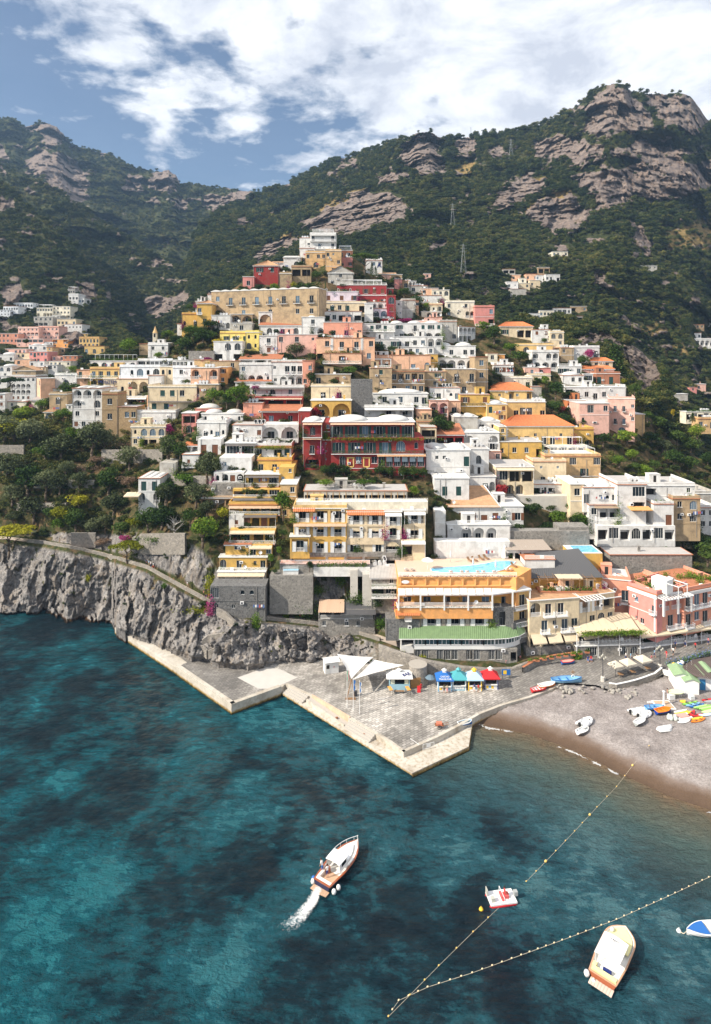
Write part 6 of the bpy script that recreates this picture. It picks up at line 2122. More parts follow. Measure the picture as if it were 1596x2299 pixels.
_,s2_=bld('9',300,1120,720,1420,'white','wtt./...',pr_=r_,d=171.5,roof='flat')
s2_.put('balcony_railing',MR(s2_.w*.75,1.2,MW),(s2_.w*.02,.1,s2_.h*.48))
s2_.put('awning',MA(s2_.w*.6,2.0,.2,REED,True),(-s2_.w*.1,.2,s2_.h*.97))
r_,s_=bld('9',600,905,905,1340,'white','.G/.t/..','white tower like villa with an arched window and an orange awning',name='villa',d=171,roof='flat')
s_.put('awning',MA(s_.w*.75,2.6,.4,plain('orange_awning',(.62,.33,.12),.85),False),(s_.w*.2,0,s_.h*.48))
bld('9',890,915,1425,1125,'white','t..w/..w.',pr_=r_,d=174,roof='par',top='kc')
s2_=bld('9',985,1112,1200,1345,'white','.kx','grey stained white house with one brown door beside the tan arches',d=170.2,roof='par',top='v')[1]
bld('9',1190,1055,1482,1440,'tan','wA/wA/..','tan stone house with large arched white windows',d=171.5,roof='par')
_,s2_=bld('9',385,1340,1215,1500,'white','tGtAtGt','garden terrace house shaded by a vine pergola',name='terrace_house',d=169.5,roof=None,dep=4)
bld('9',520,1650,1395,1830,'grey','','long rubble garden wall under the vine terrace',name='garden_wall',cat='wall',d=158.5,dep=6,roof='flat',rc_='g',sm_=RUBBLE)
bld('9',-20,1355,300,1560,'grey','','rubble garden wall left of the white stairs',name='garden_wall',cat='wall',d=161,dep=5,roof=None,sm_=RUBBLE)
bld('9',1468,1150,1640,1500,'white','ww/ww/..','white curved house at the right edge behind the tan arches',d=186,roof='par')
bld('9',1420,1000,1640,1140,'grey','..','grey concrete parking deck at the right edge',name='parking_deck',cat='parking deck',d=200,roof='flat',rc_='g')
bld('9',1330,130,1640,215,'ivory','tGtGt','long white glazed villa at the right edge among the trees',name='villa',d=262,roof='flat',top='tv')
bld('9',1460,205,1640,320,'ochre','w.A','ochre house corner below the glazed villa at the right edge',d=255,roof='flat')
bld('4',1458,605,1620,655,'white','aaaaa','white house with a row of blue arches on the right mountain',name='villa',sh='right_mountain',roof='par')
bld('4',1455,562,1530,606,'white','w.w','small white house above the blue arches on the right mountain',sh='right_mountain')
bld('4',1545,462,1620,505,'grey','.www','grey house near the right edge highest of its row',sh='right_mountain')
bld('4',1440,505,1550,535,'brown','wwww','low brown house on a terrace on the right mountain',sh='right_mountain')
bld('4',1450,930,1500,962,'rose','w','tiny deep pink house among trees near the right edge',sh='right_mountain')
bld('4',1498,908,1562,955,'pink','w.','tiny pale pink house with a chimney near the right edge',sh='right_mountain',top='c')
bld('4',1310,975,1440,1003,'grey','....','pale concrete road bridge below the dark crag',name='road_bridge',cat='bridge',sh='right_mountain',roof='flat')
for a in((245,168,312,212,'peach','w.','peach house at the top left of the mountain hamlet'),(212,215,292,268,'white','wv','white house at the lower left of the mountain hamlet'),(300,192,348,232,'ivory','w','little ivory house in the middle of the mountain hamlet'),(345,163,422,212,'peach','w.w','peach house with windows at the top of the mountain hamlet'),(412,170,482,212,'white','w.w','white house right of the peach one in the mountain hamlet'),(478,166,575,218,'white','ww.t','white house with a dark porch at the right end of the mountain hamlet'),(368,205,442,258,'cream','w.','cream house at the centre front of the mountain hamlet'),(298,226,372,266,'cream','.w','cream house with garden left of centre in the mountain hamlet'),(238,264,348,306,'grey','.','grey retaining terrace at the foot of the mountain hamlet'),(190,130,272,160,'grey','tt','grey shed with a dark front above the mountain hamlet'),(428,118,505,158,'brown','tt','dark brown house above the mountain hamlet'),(524,12,628,48,'ivory','ww.w','pale long house alone high above the mountain hamlet'),(372,430,442,478,'white','www','white terrace house at the left end of the row below the hamlet'),(438,410,532,458,'ivory','wwww','ivory house second in the row below the hamlet'),(528,394,652,442,'white','wGGw','white house with big panes third in the row below the hamlet'),(648,382,760,422,'tan','t.w','flat roofed tan house at the right end of the row below the hamlet'),(1080,108,1232,132,'grey','wwwww','long low grey house on the right mountain beside a road'),(680,448,732,482,'grey','t','small grey shelter right of the row below the hamlet')):
 bld('4',a[0],a[1],a[2],a[3],a[4],a[5],a[6],sh='right_mountain',group='houses of the mountain hamlet')
b=W(*zp('1',1410,585),262)
t=empty('church_tower',b)
tag(t,'small church bell tower with a pointed ochre spire on the left skyline','church tower')
k=FP/262
hw=18*.2461/k
hh=55*.2461/k
mb.box(-hw,0,-3,hw,2*hw,hh)
mb.obj('wall',plaster('ivory',C['ivory']),t)
mb.face([(x*hw*2,-.02,hh*.3+z*hh*.6)for x,z in arch_pts(.5,1,True)])
mb.obj('belfry_opening',DARKIN,t)
mb.lathe([(hw*1.45,0),(hw*.8,hh*.45),(.08,hh*1.15)],8,0,(0,hw,hh))
mb.obj('spire',plaster('ochre',C['ochre']),t)
def text(name,body,pr_,loc,size,mat,rot=(rad(90),0,0),ext=.03,align='CENTER'):
 c=bpy.data.curves.new(name,'FONT')
 c.body=body
 c.size=size
 c.extrude=ext
 c.align_x=align
 c.materials.append(mat)
 o=bpy.data.objects.new(name,c)
 me=bpy.data.meshes.new_from_object(o)
 bpy.data.objects.remove(o)
 return link(name,me,pr_,loc,rot)
NAVY=plain('navy_paint',(.015,.03,.16),.5,var=.05)
inv=rS.matrix_world.inverted()
def sgn(body,z,x,y,d,size):
 p=inv@W(*zp(z,x,y),d)
 text('lettering',body,rS,p,size,NAVY)
dS=rS.matrix_world.translation.y-.12
sgn('MONTEMARE','1',1010,988,dS,1.55)
sgn('H O T E L','1',1012,1000,dS,.95)
sgn('RISTORANTE IL CAPITANO','1',1250,975,dS-.4,1.05)
p=W(*zp('3',728,428),0.0001)
for o_,*_r in BUILT:
 if o_.get('label','').startswith('white house with a letter'):
  q=o_.matrix_world.inverted()@W(*zp('3',722,435),o_.matrix_world.translation.y-.1)
  text('lettering','A',o_,q,3.2,NAVY)
def pave_mat():
 m,w,b=new_mat('basalt_paving')
 geo=w.n('ShaderNodeNewGeometry')
 P=(geo,'Position')
 mp=w.n('ShaderNodeMapping',i={'Vector':P,'Rotation':(0,0,-.62)})
 br=w.n('ShaderNodeTexBrick',i={'Vector':mp,'Color1':(.34,.315,.285,1),'Color2':(.56,.525,.48,1),'Mortar':(.20,.185,.17,1),'Scale':1.0,'Mortar Size':.045,'Brick Width':.95,'Row Height':.55,'Bias':-.1})
 n1=w.noise(P,.11,6,.6)
 n2=w.noise(P,.9,6,.65)
 f=w.ramp(n1,[(.38,.55),(.58,1.05),(.75,1.25)])
 c=w.mix(1.0,br,f,'MULTIPLY')
 w.t.links.new(br.outputs['Color'],c.inputs[6])
 f2=w.ramp(n2,[(.3,.75),(.6,1.1)])
 c2=w.mix(1.0,c,f2,'MULTIPLY')
 at=w.n('ShaderNodeSeparateXYZ',i={0:P})
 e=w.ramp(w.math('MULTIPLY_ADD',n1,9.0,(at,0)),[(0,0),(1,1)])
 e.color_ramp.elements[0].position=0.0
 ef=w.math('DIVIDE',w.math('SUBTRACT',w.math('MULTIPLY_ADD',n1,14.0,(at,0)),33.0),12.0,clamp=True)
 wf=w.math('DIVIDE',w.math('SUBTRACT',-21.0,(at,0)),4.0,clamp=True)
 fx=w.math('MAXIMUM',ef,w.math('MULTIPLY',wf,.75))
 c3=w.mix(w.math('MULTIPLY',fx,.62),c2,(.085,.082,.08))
 w.link(c3,2,b,'Base Color')
 b.inputs['Roughness'].default_value=.8
 b.inputs['Specular IOR Level'].default_value=.25
 bp=w.n('ShaderNodeBump',i={'Strength':.5,'Distance':.06,'Height':(br,'Fac')})
 bp.invert=True
 w.link(bp,0,b,'Normal')
 return m
def concrete_mat():
 m,w,b=new_mat('quay_concrete')
 geo=w.n('ShaderNodeNewGeometry')
 P=(geo,'Position')
 n1=w.noise(P,.22,7,.65,.4)
 n2=w.noise(P,1.6,7,.7)
 c=w.ramp(n1,[(.3,(.34,.29,.23)),(.5,(.49,.45,.385)),(.7,(.58,.545,.49))])
 f=w.ramp(n2,[(.28,.72),(.55,1.02)])
 c2=w.mix(1.0,c,f,'MULTIPLY')
 sp=w.n('ShaderNodeSeparateXYZ',i={0:P})
 zz=w.math('MULTIPLY_ADD',n2,.9,w.math('SUBTRACT',(sp,2),.45))
 al=w.ramp(zz,[(.10,(.07,.06,.02)),(.26,(.30,.22,.06)),(.50,(.75,.58,.34)),(.75,(1,1,1))])
 c3=w.mix(1.0,c2,al,'MULTIPLY')
 w.link(c3,2,b,'Base Color')
 b.inputs['Roughness'].default_value=.9
 b.inputs['Specular IOR Level'].default_value=.2
 bp=w.n('ShaderNodeBump',i={'Strength':.35,'Distance':.08,'Height':n2})
 w.link(bp,0,b,'Normal')
 return m
PAVE,QC=pave_mat(),concrete_mat()
QZ,PZ=1.6,.75
nearY=pl([(258,1410),(395,1499),(520,1586),(632,1545),(640,1537),(700,1564),(762,1600),(800,1623),(870,1664),(906,1690),(985,1655),(1040,1626),(1078,1604),(1130,1584),(1190,1567),(1240,1548),(1268,1533),(1340,1538),(1365,1548),(1430,1534),(1480,1518),(1500,1506),(1540,1488),(1600,1462),(1900,1360)])
nearZ=pl([(258,QZ),(1190,QZ),(1268,1.9),(1365,2.3),(1490,2.9),(1600,3.5),(1900,4.6)])
def quay_floor():
 xs=np.concatenate([np.arange(258,1900,6.0),[395,520,632,640,906,985,1078]])
 xs=np.unique(xs)
 V=[]
 nv=10
 for x in xs:
  a=G(x,float(nearY(x)),float(nearZ(x)))
  yf,zf=float(c0y(x)),float(c0z(x))
  b=G(x,yf,max(zf,QZ))
  b=b+V3((0,4.0,0.0))
  for k in rg(nv):
   V.append(tuple(a.lerp(b,k/(nv-1))))
 V=np.array(V).reshape(len(xs),nv,3)
 me=NM('quay_paving',V.reshape(-1,3),grid_faces(len(xs),nv),PAVE,smooth=False)
 tag(link('quay_paving',me),kind='structure')
 mb=MB()
 for i in rg(len(xs)-1):
  if xs[i]>1260:
   break
  a,b=V3(V[i,0]),V3(V[i+1,0])
  mb.face([a-V3((0,0,3.2)),b-V3((0,0,3.2)),b+V3((0,0,.12)),a+V3((0,0,.12))])
  a2,b2=V3(V[i,0]),V3(V[i+1,0])
  dv=(b-a).normalized()
  nn=V3((-dv.y,dv.x,0))*.55
  up=V3((0,0,.12))
  mb.face([a+up,b+up,b+nn+up,a+nn+up])
  mb.face([a+nn+up,b+nn+up,b+nn,a+nn])
 tag(mb.obj('quay_wall',QC),kind='structure')
quay_floor()
def slab_poly(name,pts,z,th,mat,kind='structure'):
 mb=MB()
 v=[G(x,y,z)for x,y in pts]
 mb.face(v)
 n=len(v)
 for i in rg(n):
  a,b=v[i],v[(i+1)%n]
  mb.face([a,b,b-V3((0,0,th)),a-V3((0,0,th))])
 return tag(mb.obj(name,mat),kind=kind)
slab_poly('quay_concrete_strip',[(258,1411),(394,1499),(420,1487),(395,1470),(330,1436)],QZ+.03,.1,QC)
slab_poly('quay_concrete_patch',[(533,1521),(598,1498),(628,1502),(668,1521),(612,1546),(580,1546)],QZ+.03,.02,plain('pale_concrete',(.50,.475,.44),.9,var=.12,scale=.5))
for(xa,ya),(xb,yb)in(((396,1500),(520,1586)),((520,1586),(630,1546))):
 a,b=G(xa,ya,QZ),G(xb,yb,QZ)
 dv=(b-a).normalized()
 nn=V3((-dv.y,dv.x,0))*.9
 lo,up=V3((0,0,-.1)),V3((0,0,.45))
 o_=-nn*.05
 mb.face([a+o_-V3((0,0,2.5)),b+o_-V3((0,0,2.5)),b+o_+up,a+o_+up])
 mb.face([a+o_+up,b+o_+up,b+nn+up,a+nn+up])
 mb.face([a+nn+up,b+nn+up,b+nn+lo,a+nn+lo])
 mb.face([a+o_+up,a+nn+up,a+nn+lo,a+o_+lo])
tag(mb.obj('quay_kerb',QC),kind='structure')
slab_poly('landing_stage',[(634,1556),(925,1736),(1052,1676),(1060,1624),(1080,1606),(985,1660),(906,1695),(700,1568),(640,1543)],PZ,.4,QC)
a,b=G(925,1736,PZ),G(1052,1676,PZ)
c=G(1060,1624,PZ)
for p,q in((a,b),(b,c)):
 for k,(z0,z1,o_)in en_(((-2.5,-.02,.0),(-.02,.3,.12),(.3,.42,.03))):
  dv=(q-p).normalized()
  nn=V3((dv.y,-dv.x,0))*o_
  pz=lambda w_,z:V3((w_.x,w_.y,z))+nn
  mb.face([pz(p,z0),pz(q,z0),pz(q,z1),pz(p,z1)])
  mb.face([pz(p,z1),pz(q,z1),pz(q,z1)-nn*1.3,pz(p,z1)-nn*1.3])
tag(mb.obj('landing_stage_wall',QC),kind='structure')
a0,a1=G(640,1560,PZ),G(905,1722,PZ)
LS=empty('landing_stage_piles',a0)
tag(LS,'row of weed grown concrete piles under the landing stage edge','piles')
for k in rg(15):
 p=a0.lerp(a1,(k+.5)/15)
 mb.box(-.28,.15,-3,.28,.75,PZ-.4)
 link('pile',mb.mesh('pile',QC),LS,p-a0+V3((0,0,-a0.z+.0)))
wa,wb=G(640,1540,PZ),G(906,1693,PZ)
wd=(wb-wa).normalized()
wn=V3((wd.y,-wd.x,0))
if wn.y>0:
 wn=-wn
WL=(wb-wa).length
STEP=plain('stair_stone',(.42,.39,.35),.9,var=.15)
def stairs(name,t0,t1,label,n=4,rise=None,run=.5):
 a,b=wa+wd*WL*t0,wa+wd*WL*t1
 rise=(QZ-PZ)/n
 e=empty(name,a)
 tag(e,label,'stairs')
 for k in rg(n):
  mb=MB()
  h=PZ+rise*(k+1)-.0
  o0,o1=(n-k)*run,(n-k-1)*run
  f=[a+wn*o0,b+wn*o0,b+wn*(o1-.02),a+wn*(o1-.02)]
  f=[V3((q.x,q.y,0))-V3((a.x,a.y,a.z))for q in f]
  top=[q+V3((0,0,h))for q in f]
  bot=[q+V3((0,0,PZ-.05))for q in f]
  mb.face(top)
  for i in rg(4):
   j=(i+1)%4
   mb.face([bot[i],bot[j],top[j],top[i]])
  mb.obj('step',STEP,e)
 return e
stairs('stone_steps',.06,.235,'broad pale stone steps at the left end of the landing stage')
stairs('stone_steps',.60,.80,'broad pale stone steps near the port sign')
RUST=plain('rusty_wall',(.60,.40,.28),.9,var=.5,scale=.6)
e=empty('ramp',wa+wd*WL*.26)
tag(e,'sloping ramp between low walls stained with rust','ramp')
for off,hh0,hh1,mt,th in((1.5,1.05,.25,QC,.25),(.05,1.3,1.15,RUST,.3)):
 p,q=wd*WL*.0+wn*off,wd*WL*.33+wn*off
 for(za,zb_)in((hh0,hh1),):
  v=[p,q,q+wn*-th,p+wn*-th]
  top=[v[0]+V3((0,0,za)),v[1]+V3((0,0,zb_)),v[2]+V3((0,0,zb_)),v[3]+V3((0,0,za))]
  mb.face(top)
  for i in rg(4):
   j=(i+1)%4
   mb.face([v[i],v[j],top[j],top[i]])
 mb.obj('ramp_wall',mt,e)
p,q=wn*.1,wd*WL*.33+wn*.1
mb.face([p+V3((0,0,.85)),q+V3((0,0,.05)),q+wn*1.15+V3((0,0,.05)),p+wn*1.15+V3((0,0,.85))])
mb.obj('ramp_floor',STEP,e)
for x,y,lb in((713,1581,'rusty mooring bollard nearest the steps at the left of the landing stage'),(756,1616,'rusty mooring bollard beside the ramp'),(819,1652,'rusty mooring bollard before the right hand steps')):
 b=empty('bollard',G(x,y,PZ))
 tag(b,lb,'bollard','mooring bollards on the landing stage')
 mb.lathe([(.30,0),(.2,.08),(.16,.3),(.28,.38),(.26,.48),(.1,.52)],10)
 mb.obj('post',plain('rust',(.22,.09,.04),.9,var=.3),b,True)
p=G(925,1672,PZ)
e=empty('port_sign',p)
wa2,wb2=G(906,1693,PZ),G(985,1657,PZ)
an=math.atan2((wb2-wa2).y,(wb2-wa2).x)
e.rotation_euler=(0,0,an)
e.location=wa2+(wb2-wa2)*.16+V3((.15,-.28,.12))
tag(e,'white sign with blue lettering on the piazza wall end','sign')
mb.box(-1.1,-.04,0,1.1,.04,.8)
mb.obj('board',WP,e)
text('lettering','PORT',e,(0,-.05,.42),.42,NAVY)
text('lettering','SECURITY',e,(0,-.05,.08),.40,NAVY)
def beach():
 top=[G(1078,1606,1.4),G(1190,1569,1.5),G(1255,1543,1.8),G(1340,1541,2.2),G(1440,1540,2.4),G(1510,1530,2.6),G(1600,1495,3.0),G(1900,1400,4.0),G(2400,1300,4)]
 gx=np.arange(18,120,.5)
 gy=np.arange(78,165,.5)
 X,Y=np.meshgrid(gx,gy)
 ds=dist_poly(X,Y,SHORE)
 h=2.6*(1-np.exp(-np.clip(ds,0,None)/9.0))+np.clip(ds,-6,0)*.16-.06
 rip=fbm(np.stack([X/.8,Y/.8,X*0],-1),3)*.07+fbm(np.stack([X/5,Y/5,X*0],-1),3)*.13
 bar=.25*np.exp(-((ds-6.5)/1.6)**2)
 Z=h+(rip+bar)*np.clip(ds/3,.1,1)
 px=CX+X/Y*FP
 pn=nearZ(px)
 pe=HY+(CAMZ-pn)*FP/Y
 behind=pe<nearY(px)+0.5
 Z=np.minimum(Z,pn-.12-np.clip(nearY(px)+6-pe,0,40)*.02*(px<1270))
 Z=np.where(behind,pn-1.2,Z)
 m,w,b=new_mat('beach_shingle')
 geo=w.n('ShaderNodeNewGeometry')
 off=w.n('ShaderNodeAttribute',attribute_name='inland')
 P=(geo,'Position')
 n1=w.noise(P,.25,5,.6)
 n2=w.noise(P,3.2,4,.75)
 n3=w.noise(P,1.0,6,.7)
 dry=w.ramp(n1,[(.3,(.20,.175,.165)),(.55,(.28,.25,.238)),(.75,(.36,.33,.315))])
 gr=w.ramp(n2,[(.25,.62),(.5,1.0),(.75,1.3)])
 d2=w.mix(1.0,dry,gr,'MULTIPLY')
 g3=w.ramp(n3,[(.3,.86),(.7,1.1)])
 d3=w.mix(1.0,d2,g3,'MULTIPLY')
 k=w.math('MULTIPLY_ADD',n1,3.2,w.math('SUBTRACT',(off,'Fac'),1.6))
 wet=w.ramp(w.math('DIVIDE',k,9.0),[(.0,(.085,.055,.036)),(.22,(.115,.075,.050)),(.38,(.18,.135,.11)),(.58,(.28,.25,.238))])
 wetf=w.ramp(w.math('DIVIDE',k,9.0),[(.42,1.0),(.60,0.0)])
 c=w.mix(wetf,d3,wet)
 c2=w.mix(1.0,c,w.ramp(n2,[(.25,.8),(.75,1.15)]),'MULTIPLY')
 w.link(c2,2,b,'Base Color')
 b.inputs['Roughness'].default_value=.9
 b.inputs['Specular IOR Level'].default_value=.2
 bp=w.n('ShaderNodeBump',i={'Strength':.7,'Distance':.12,'Height':w.math('ADD',n2,n3)})
 w.link(bp,0,b,'Normal')
 V=np.stack([X,Y,Z],-1)
 me=NM('beach',V.reshape(-1,3),grid_faces(len(gy),len(gx)),m,{'inland':ds.ravel()})
 tag(link('beach',me),kind='structure')
 global beach_z
 def beach_z(x,y):
  d_=float(dist_poly(np.array([x]),np.array([y]),SHORE)[0])
  return 2.6*(1-math.exp(-max(d_,0)/9.0))-.06+.25*math.exp(-((d_-6.5)/1.6)**2)
beach()
def BP(x,y):
 """survey point on the beach"""
 z=1.5
 for _ in rg(6):
  p=G(x,y,z)
  z=beach_z(p.x,p.y)
 p.z=z
 return p
def FQ(x,y):
 """survey point on quay, street or road"""
 z=1.8
 for _ in rg(8):
  p=G(x,y,z)
  xs=CX+p.x/p.y*FP
  a=G(xs,float(nearY(xs)),float(nearZ(xs)))
  b=G(xs,float(c0y(xs)),max(float(c0z(xs)),QZ))+V3((0,4,0))
  t=(p.y-a.y)/max(.1,b.y-a.y)
  z=a.z+(b.z-a.z)*min(1,max(0,t))
 p.z=z
 return p
def wall_line(name,pts,h,th,mat,label,cat='wall',cap=None):
 """free standing wall along floor points (places), height h"""
 e=empty(name,pts[0])
 tag(e,label,cat)
 mb,mc=MB(),MB()
 o=pts[0]
 rr=random.Random(len(pts))
 sub=[]
 for a,b in zip(pts[:-1],pts[1:]):
  n=max(1,int((b-a).length/1.2))
  sub+=[a.lerp(b,k/n)for k in rg(n)]
 sub.append(pts[-1])
 hs=[h+rr.uniform(-.04,.04)for _ in sub]
 for i in rg(len(sub)-1):
  a,b=sub[i]-o,sub[i+1]-o
  dv=(b-a)
  nn=V3((-dv.y,dv.x,0)).normalized()*th
  A,B=V3((0,0,hs[i])),V3((0,0,hs[i+1]))
  lo=V3((0,0,-.8))
  mb.face([a+lo,b+lo,b+B,a+A])
  mb.face([a+A,b+B,b+nn+B,a+nn+A])
  mb.face([a+nn+A,b+nn+B,b+nn+lo,a+nn+lo])
  if cap:
   c=V3((0,0,.1))
   w_=nn*.15
   mc.face([a-w_+A+c,b-w_+B+c,b+nn+w_+B+c,a+nn+w_+A+c])
   mc.face([a-w_+A,b-w_+B,b-w_+B+c,a-w_+A+c])
 mb.obj('masonry',mat,e)
 if cap:
  mc.obj('coping',cap,e)
 return e
RUB_L=RUB2
xs_=[850,880,920,960,1000,1040,1080,1120,1160,1190,1215]
nr=10
rows=[]
for x in np.arange(850,1222,4.0):
 p=G(x,float(c0y(x))-1,QZ)
 p=V3((p.x,p.y-1.3,QZ-.3))
 yt=float(pl([(850,1447),(905,1466),(960,1483),(1040,1497),(1100,1502),(1150,1500),(1190,1484),(1222,1476)])(x))
 d_=p.y+.3
 q=W(x,yt,d_)
 rows.append([p.lerp(q,k/nr)for k in rg(nr+1)]+[q+V3((0,.7,0)),q+V3((0,.7,-1.5))])
A_=np.array([[tuple(v)for v in r]for r in rows])
jit=fbm(A_/1.1,3,ridge=True)
A_[:,:nr+1,1]-=jit[:,:nr+1]*.16
e=empty('retaining_wall',tuple(A_[0,0]))
tag(e,'long rubble stone retaining wall behind the kiosks','wall')
me=NM('masonry',(A_-A_[0,0]).reshape(-1,3),grid_faces(A_.shape[0],A_.shape[1]),RUB_L,smooth=False)
link('masonry',me,e)
p=FQ(938,1531)
e=empty('stone_bastion',p)
tag(e,'round stone bastion with a flat top left of the blue kiosk','bastion')
mb.lathe([(2.1,-.3),(1.95,2),(1.85,3.7)],18)
mb.obj('masonry',RUB_L,e)
mb.lathe([(1.95,3.7),(1.95,3.85)],18)
mb.obj('coping',plain('old_coping',(.36,.33,.29),.9),e)
pts=[]
for x in np.arange(60,860,12.0):
 yy,dd_=profile(x)
 pts.append(W(x,yy[1],dd_[1]+.15))
wall_line('path_parapet',pts,.85,.4,RUB_L,'low stone parapet winding along the cliff path above the sea',cap=None)
prev=None
for x in np.arange(-60,960,6.0):
 yy,dd_=profile(x)
 a,b=W(x,yy[1],dd_[1]),W(x,yy[2],dd_[2])
 a,b=a+V3((0,.4,.12)),b+V3((0,.3,.12))
 if prev:
  mb.face([prev[0],a,b,prev[1]])
 prev=(a,b)
tag(mb.obj('cliff_path',plain('path_concrete',(.52,.44,.38),.9,var=.2,scale=.6)),kind='structure')
def ztrail(name,zpts,label):
 pts=[W(*zp('16',x,y),LD(*zp('16',x,y),'town_hill')-2.2)for x,y in zpts]
 wall_line(name,pts,1.1,.5,RUB_L,label)
ztrail('stair_wall',[(1380,560),(1440,590),(1500,650),(1440,715),(1330,730),(1290,760)],'curving rubble stair wall on the sea rock above the quay')
ztrail('stair_wall',[(1560,660),(1480,700),(1430,790),(1330,830),(1300,800),(1230,790)],'lower rubble stair wall ending at the quay steps')
pts=[FQ(x,y)for x,y in((1366,1541),(1384,1544),(1410,1538),(1440,1530),(1470,1519),(1486,1506))]
wall_line('terrace_wall',[p+V3((0,-.2,-.6))for p in pts],1.3,.3,RUB_L,'curved stone terrace wall with white coping under the cream parasols',cap=WP)
pts=[FQ(x,y)for x,y in((1175,1512),(1200,1497),(1240,1485),(1290,1478),(1325,1476))]
wall_line('street_wall',pts,1.2,.4,RUBBLE,'low stone wall with terracotta planters below the cream hotel',cap=TERRA)
def slope_wall(z,xs,y,h,label,dd=-.6):
 pts=[]
 for x in xs:
  px,py=zp(z,x,y)
  pts.append(W(px,py,LD(px,py,'town_hill')+dd))
 wall_line('terrace_wall',pts,h,.6,RUB_L,label)
slope_wall('5',(-20,60,140,215),760,4.2,'old stone terrace wall at the left edge of the slope')
slope_wall('5',(925,1060,1200,1340,1480),790,3.6,'stone terrace wall below the cream house with the vine pergola')
slope_wall('5',(650,720,800,870),1550,3.4,'rounded stone terrace wall above the cliff path',-1.5)
slope_wall('16',(890,980,1080,1180),170,4.6,'stone terrace wall under the dry terrace with the white leafless tree',-1.5)
slope_wall('5',(300,420,560,700,860),1010,1.6,'low dry stone wall across the middle of the slope')
slope_wall('5',(150,300,450,600),1215,1.5,'low dry stone wall in the lower part of the slope')
slope_wall('6',(190,300,420,560),1010,2.6,'rubble wall under the autumn vine pergola')
def col(name,c,rough=.5,var=.06,**k):
 return plain(name,c,rough,var=var,**k)
BLUE=col('bright_blue',(.02,.13,.42))
SKYB=col('sky_blue',(.22,.45,.66))
TEAL=col('teal_paint',(.07,.33,.37))
REDP=col('red_paint',(.55,.02,.025))
YELP=col('yellow_paint',(.80,.52,.04))
PALEB=col('pale_blue',(.30,.50,.60))
ORNG=col('orange_paint',(.75,.22,.02))
LIMEK=col('lime_plastic',(.25,.55,.10))
MINT=col('mint_plastic',(.42,.68,.25))
GREYP=col('grey_paint',(.32,.34,.34))
NAVYP=col('navy_hull',(.012,.018,.06),.25)
MAHOG=col('mahogany',(.30,.085,.035),.3,.25)
TEAKD=col('teak_deck',(.50,.33,.22),.6,.2)
CUSH=col('yellow_cushion',(.80,.72,.34),.8)
RUBB=col('inflatable_grey',(.62,.63,.63),.5)
BLACKR=col('black_rubber',(.02,.02,.02),.5)
SKIN=col('skin',(.50,.28,.19),.6)
HAIRM=col('dark_hair',(.03,.02,.015),.8)
def kiosk(x,y,w,roof,wall,trim,label,lant=WP,name='kiosk',dep=None,h=2.5):
 p=FQ(x,y)
 dep=dep or w*.85
 e=empty(name,p)
 tag(e,label,'kiosk')
 hw=w/2
 mb=MB()
 for a in((-hw,0,-hw+.12,dep),(hw-.12,0,hw,dep)):
  mb.box(a[0],a[1],0,a[2],a[3],h)
 mb.box(-hw+.12,dep-.1,0,hw-.12,dep,h)
 mb.box(-hw+.12,0,0,hw-.12,.1,1.0)
 mb.box(-hw+.12,0,h-.42,hw-.12,.1,h)
 mb.obj('wall',wall,e)
 mb=MB()
 for sx in(-1,1):
  mb.box(sx*hw-.09,-.06,0,sx*hw+.09,.09,h)
  mb.box(sx*hw-.08,dep-.09,0,sx*hw+.08,dep+.05,h)
 mb.box(-hw,-.05,h-.5,hw,-.01,h-.40)
 mb.obj('corner_trim',trim,e)
 mb=MB()
 mb.box(-hw+.1,-.28,1.0,hw-.1,.1,1.07)
 mb.obj('counter',WP,e)
 mb=MB()
 mb.face([(-hw+.12,.8,1),(hw-.12,.8,1),(hw-.12,.8,h-.4),(-hw+.12,.8,h-.4)])
 mb.obj('dark_inside',DARKIN,e)
 rr=random.Random(int(x))
 for k in rg(4):
  mb=MB()
  xx=-hw+.25+k*(w-.5)/4
  mb.box(xx,-.04,.2+rr.random()*.15,xx+(w-.6)/4*.9,-.005,.75+rr.random()*.2)
  mb.obj('notice_panel',rr.choice([WP,SKYB,WP,YELP]),e)
 mb=MB()
 o=.45
 a=[(-hw-o,-o,h-.1),(hw+o,-o,h-.1),(hw+o,dep+o,h-.1),(-hw-o,dep+o,h-.1)]
 t=.42
 b=[(-t,dep/2-t,h+.95),(t,dep/2-t,h+.95),(t,dep/2+t,h+.95),(-t,dep/2+t,h+.95)]
 for i in rg(4):
  j=(i+1)%4
  mb.face([a[i],a[j],b[j],b[i]])
  mb.face([(a[i][0],a[i][1],h-.28),(a[j][0],a[j][1],h-.28),a[j],a[i]])
 mb.face(b)
 mb.face([(q[0],q[1],h-.28)for q in a][::-1])
 mb.obj('roof',roof,e)
 mb=MB()
 mb.box(-.36,dep/2-.36,h+.9,.36,dep/2+.36,h+1.35)
 mb.lathe([(.62,h+1.35),(.06,h+1.75)],4,0,(0,dep/2,0))
 mb.obj('lantern',lant,e)
 return e,hw,dep,h
e,hw,dep,h=kiosk(999,1552.5,2.7,BLUE,WP,SKYB,'blue roofed kiosk with white lettering, leftmost of the four kiosks')
sl=math.atan2(1.05,dep/2-.42+.45)
text('lettering','CASCAD',e,(0,.02,h+.36),.46,WP,(sl,0,0))
text('lettering','TRAVELMAR',e,(0,-.36,h+.02),.46,WP,(sl,0,0))
text('lettering','TRAVEL MAR',e,(0,-.07,h-.36),.26,NAVY)
kiosk(1031,1550.5,2.6,TEAL,PALEB,WP,'teal roofed kiosk between the blue one and the pale blue one',lant=TEAL)
kiosk(1066.5,1551,2.6,col('pale_roof',(.38,.58,.74)),WP,YELP,'pale blue roofed kiosk with yellow corner posts',lant=YELP)
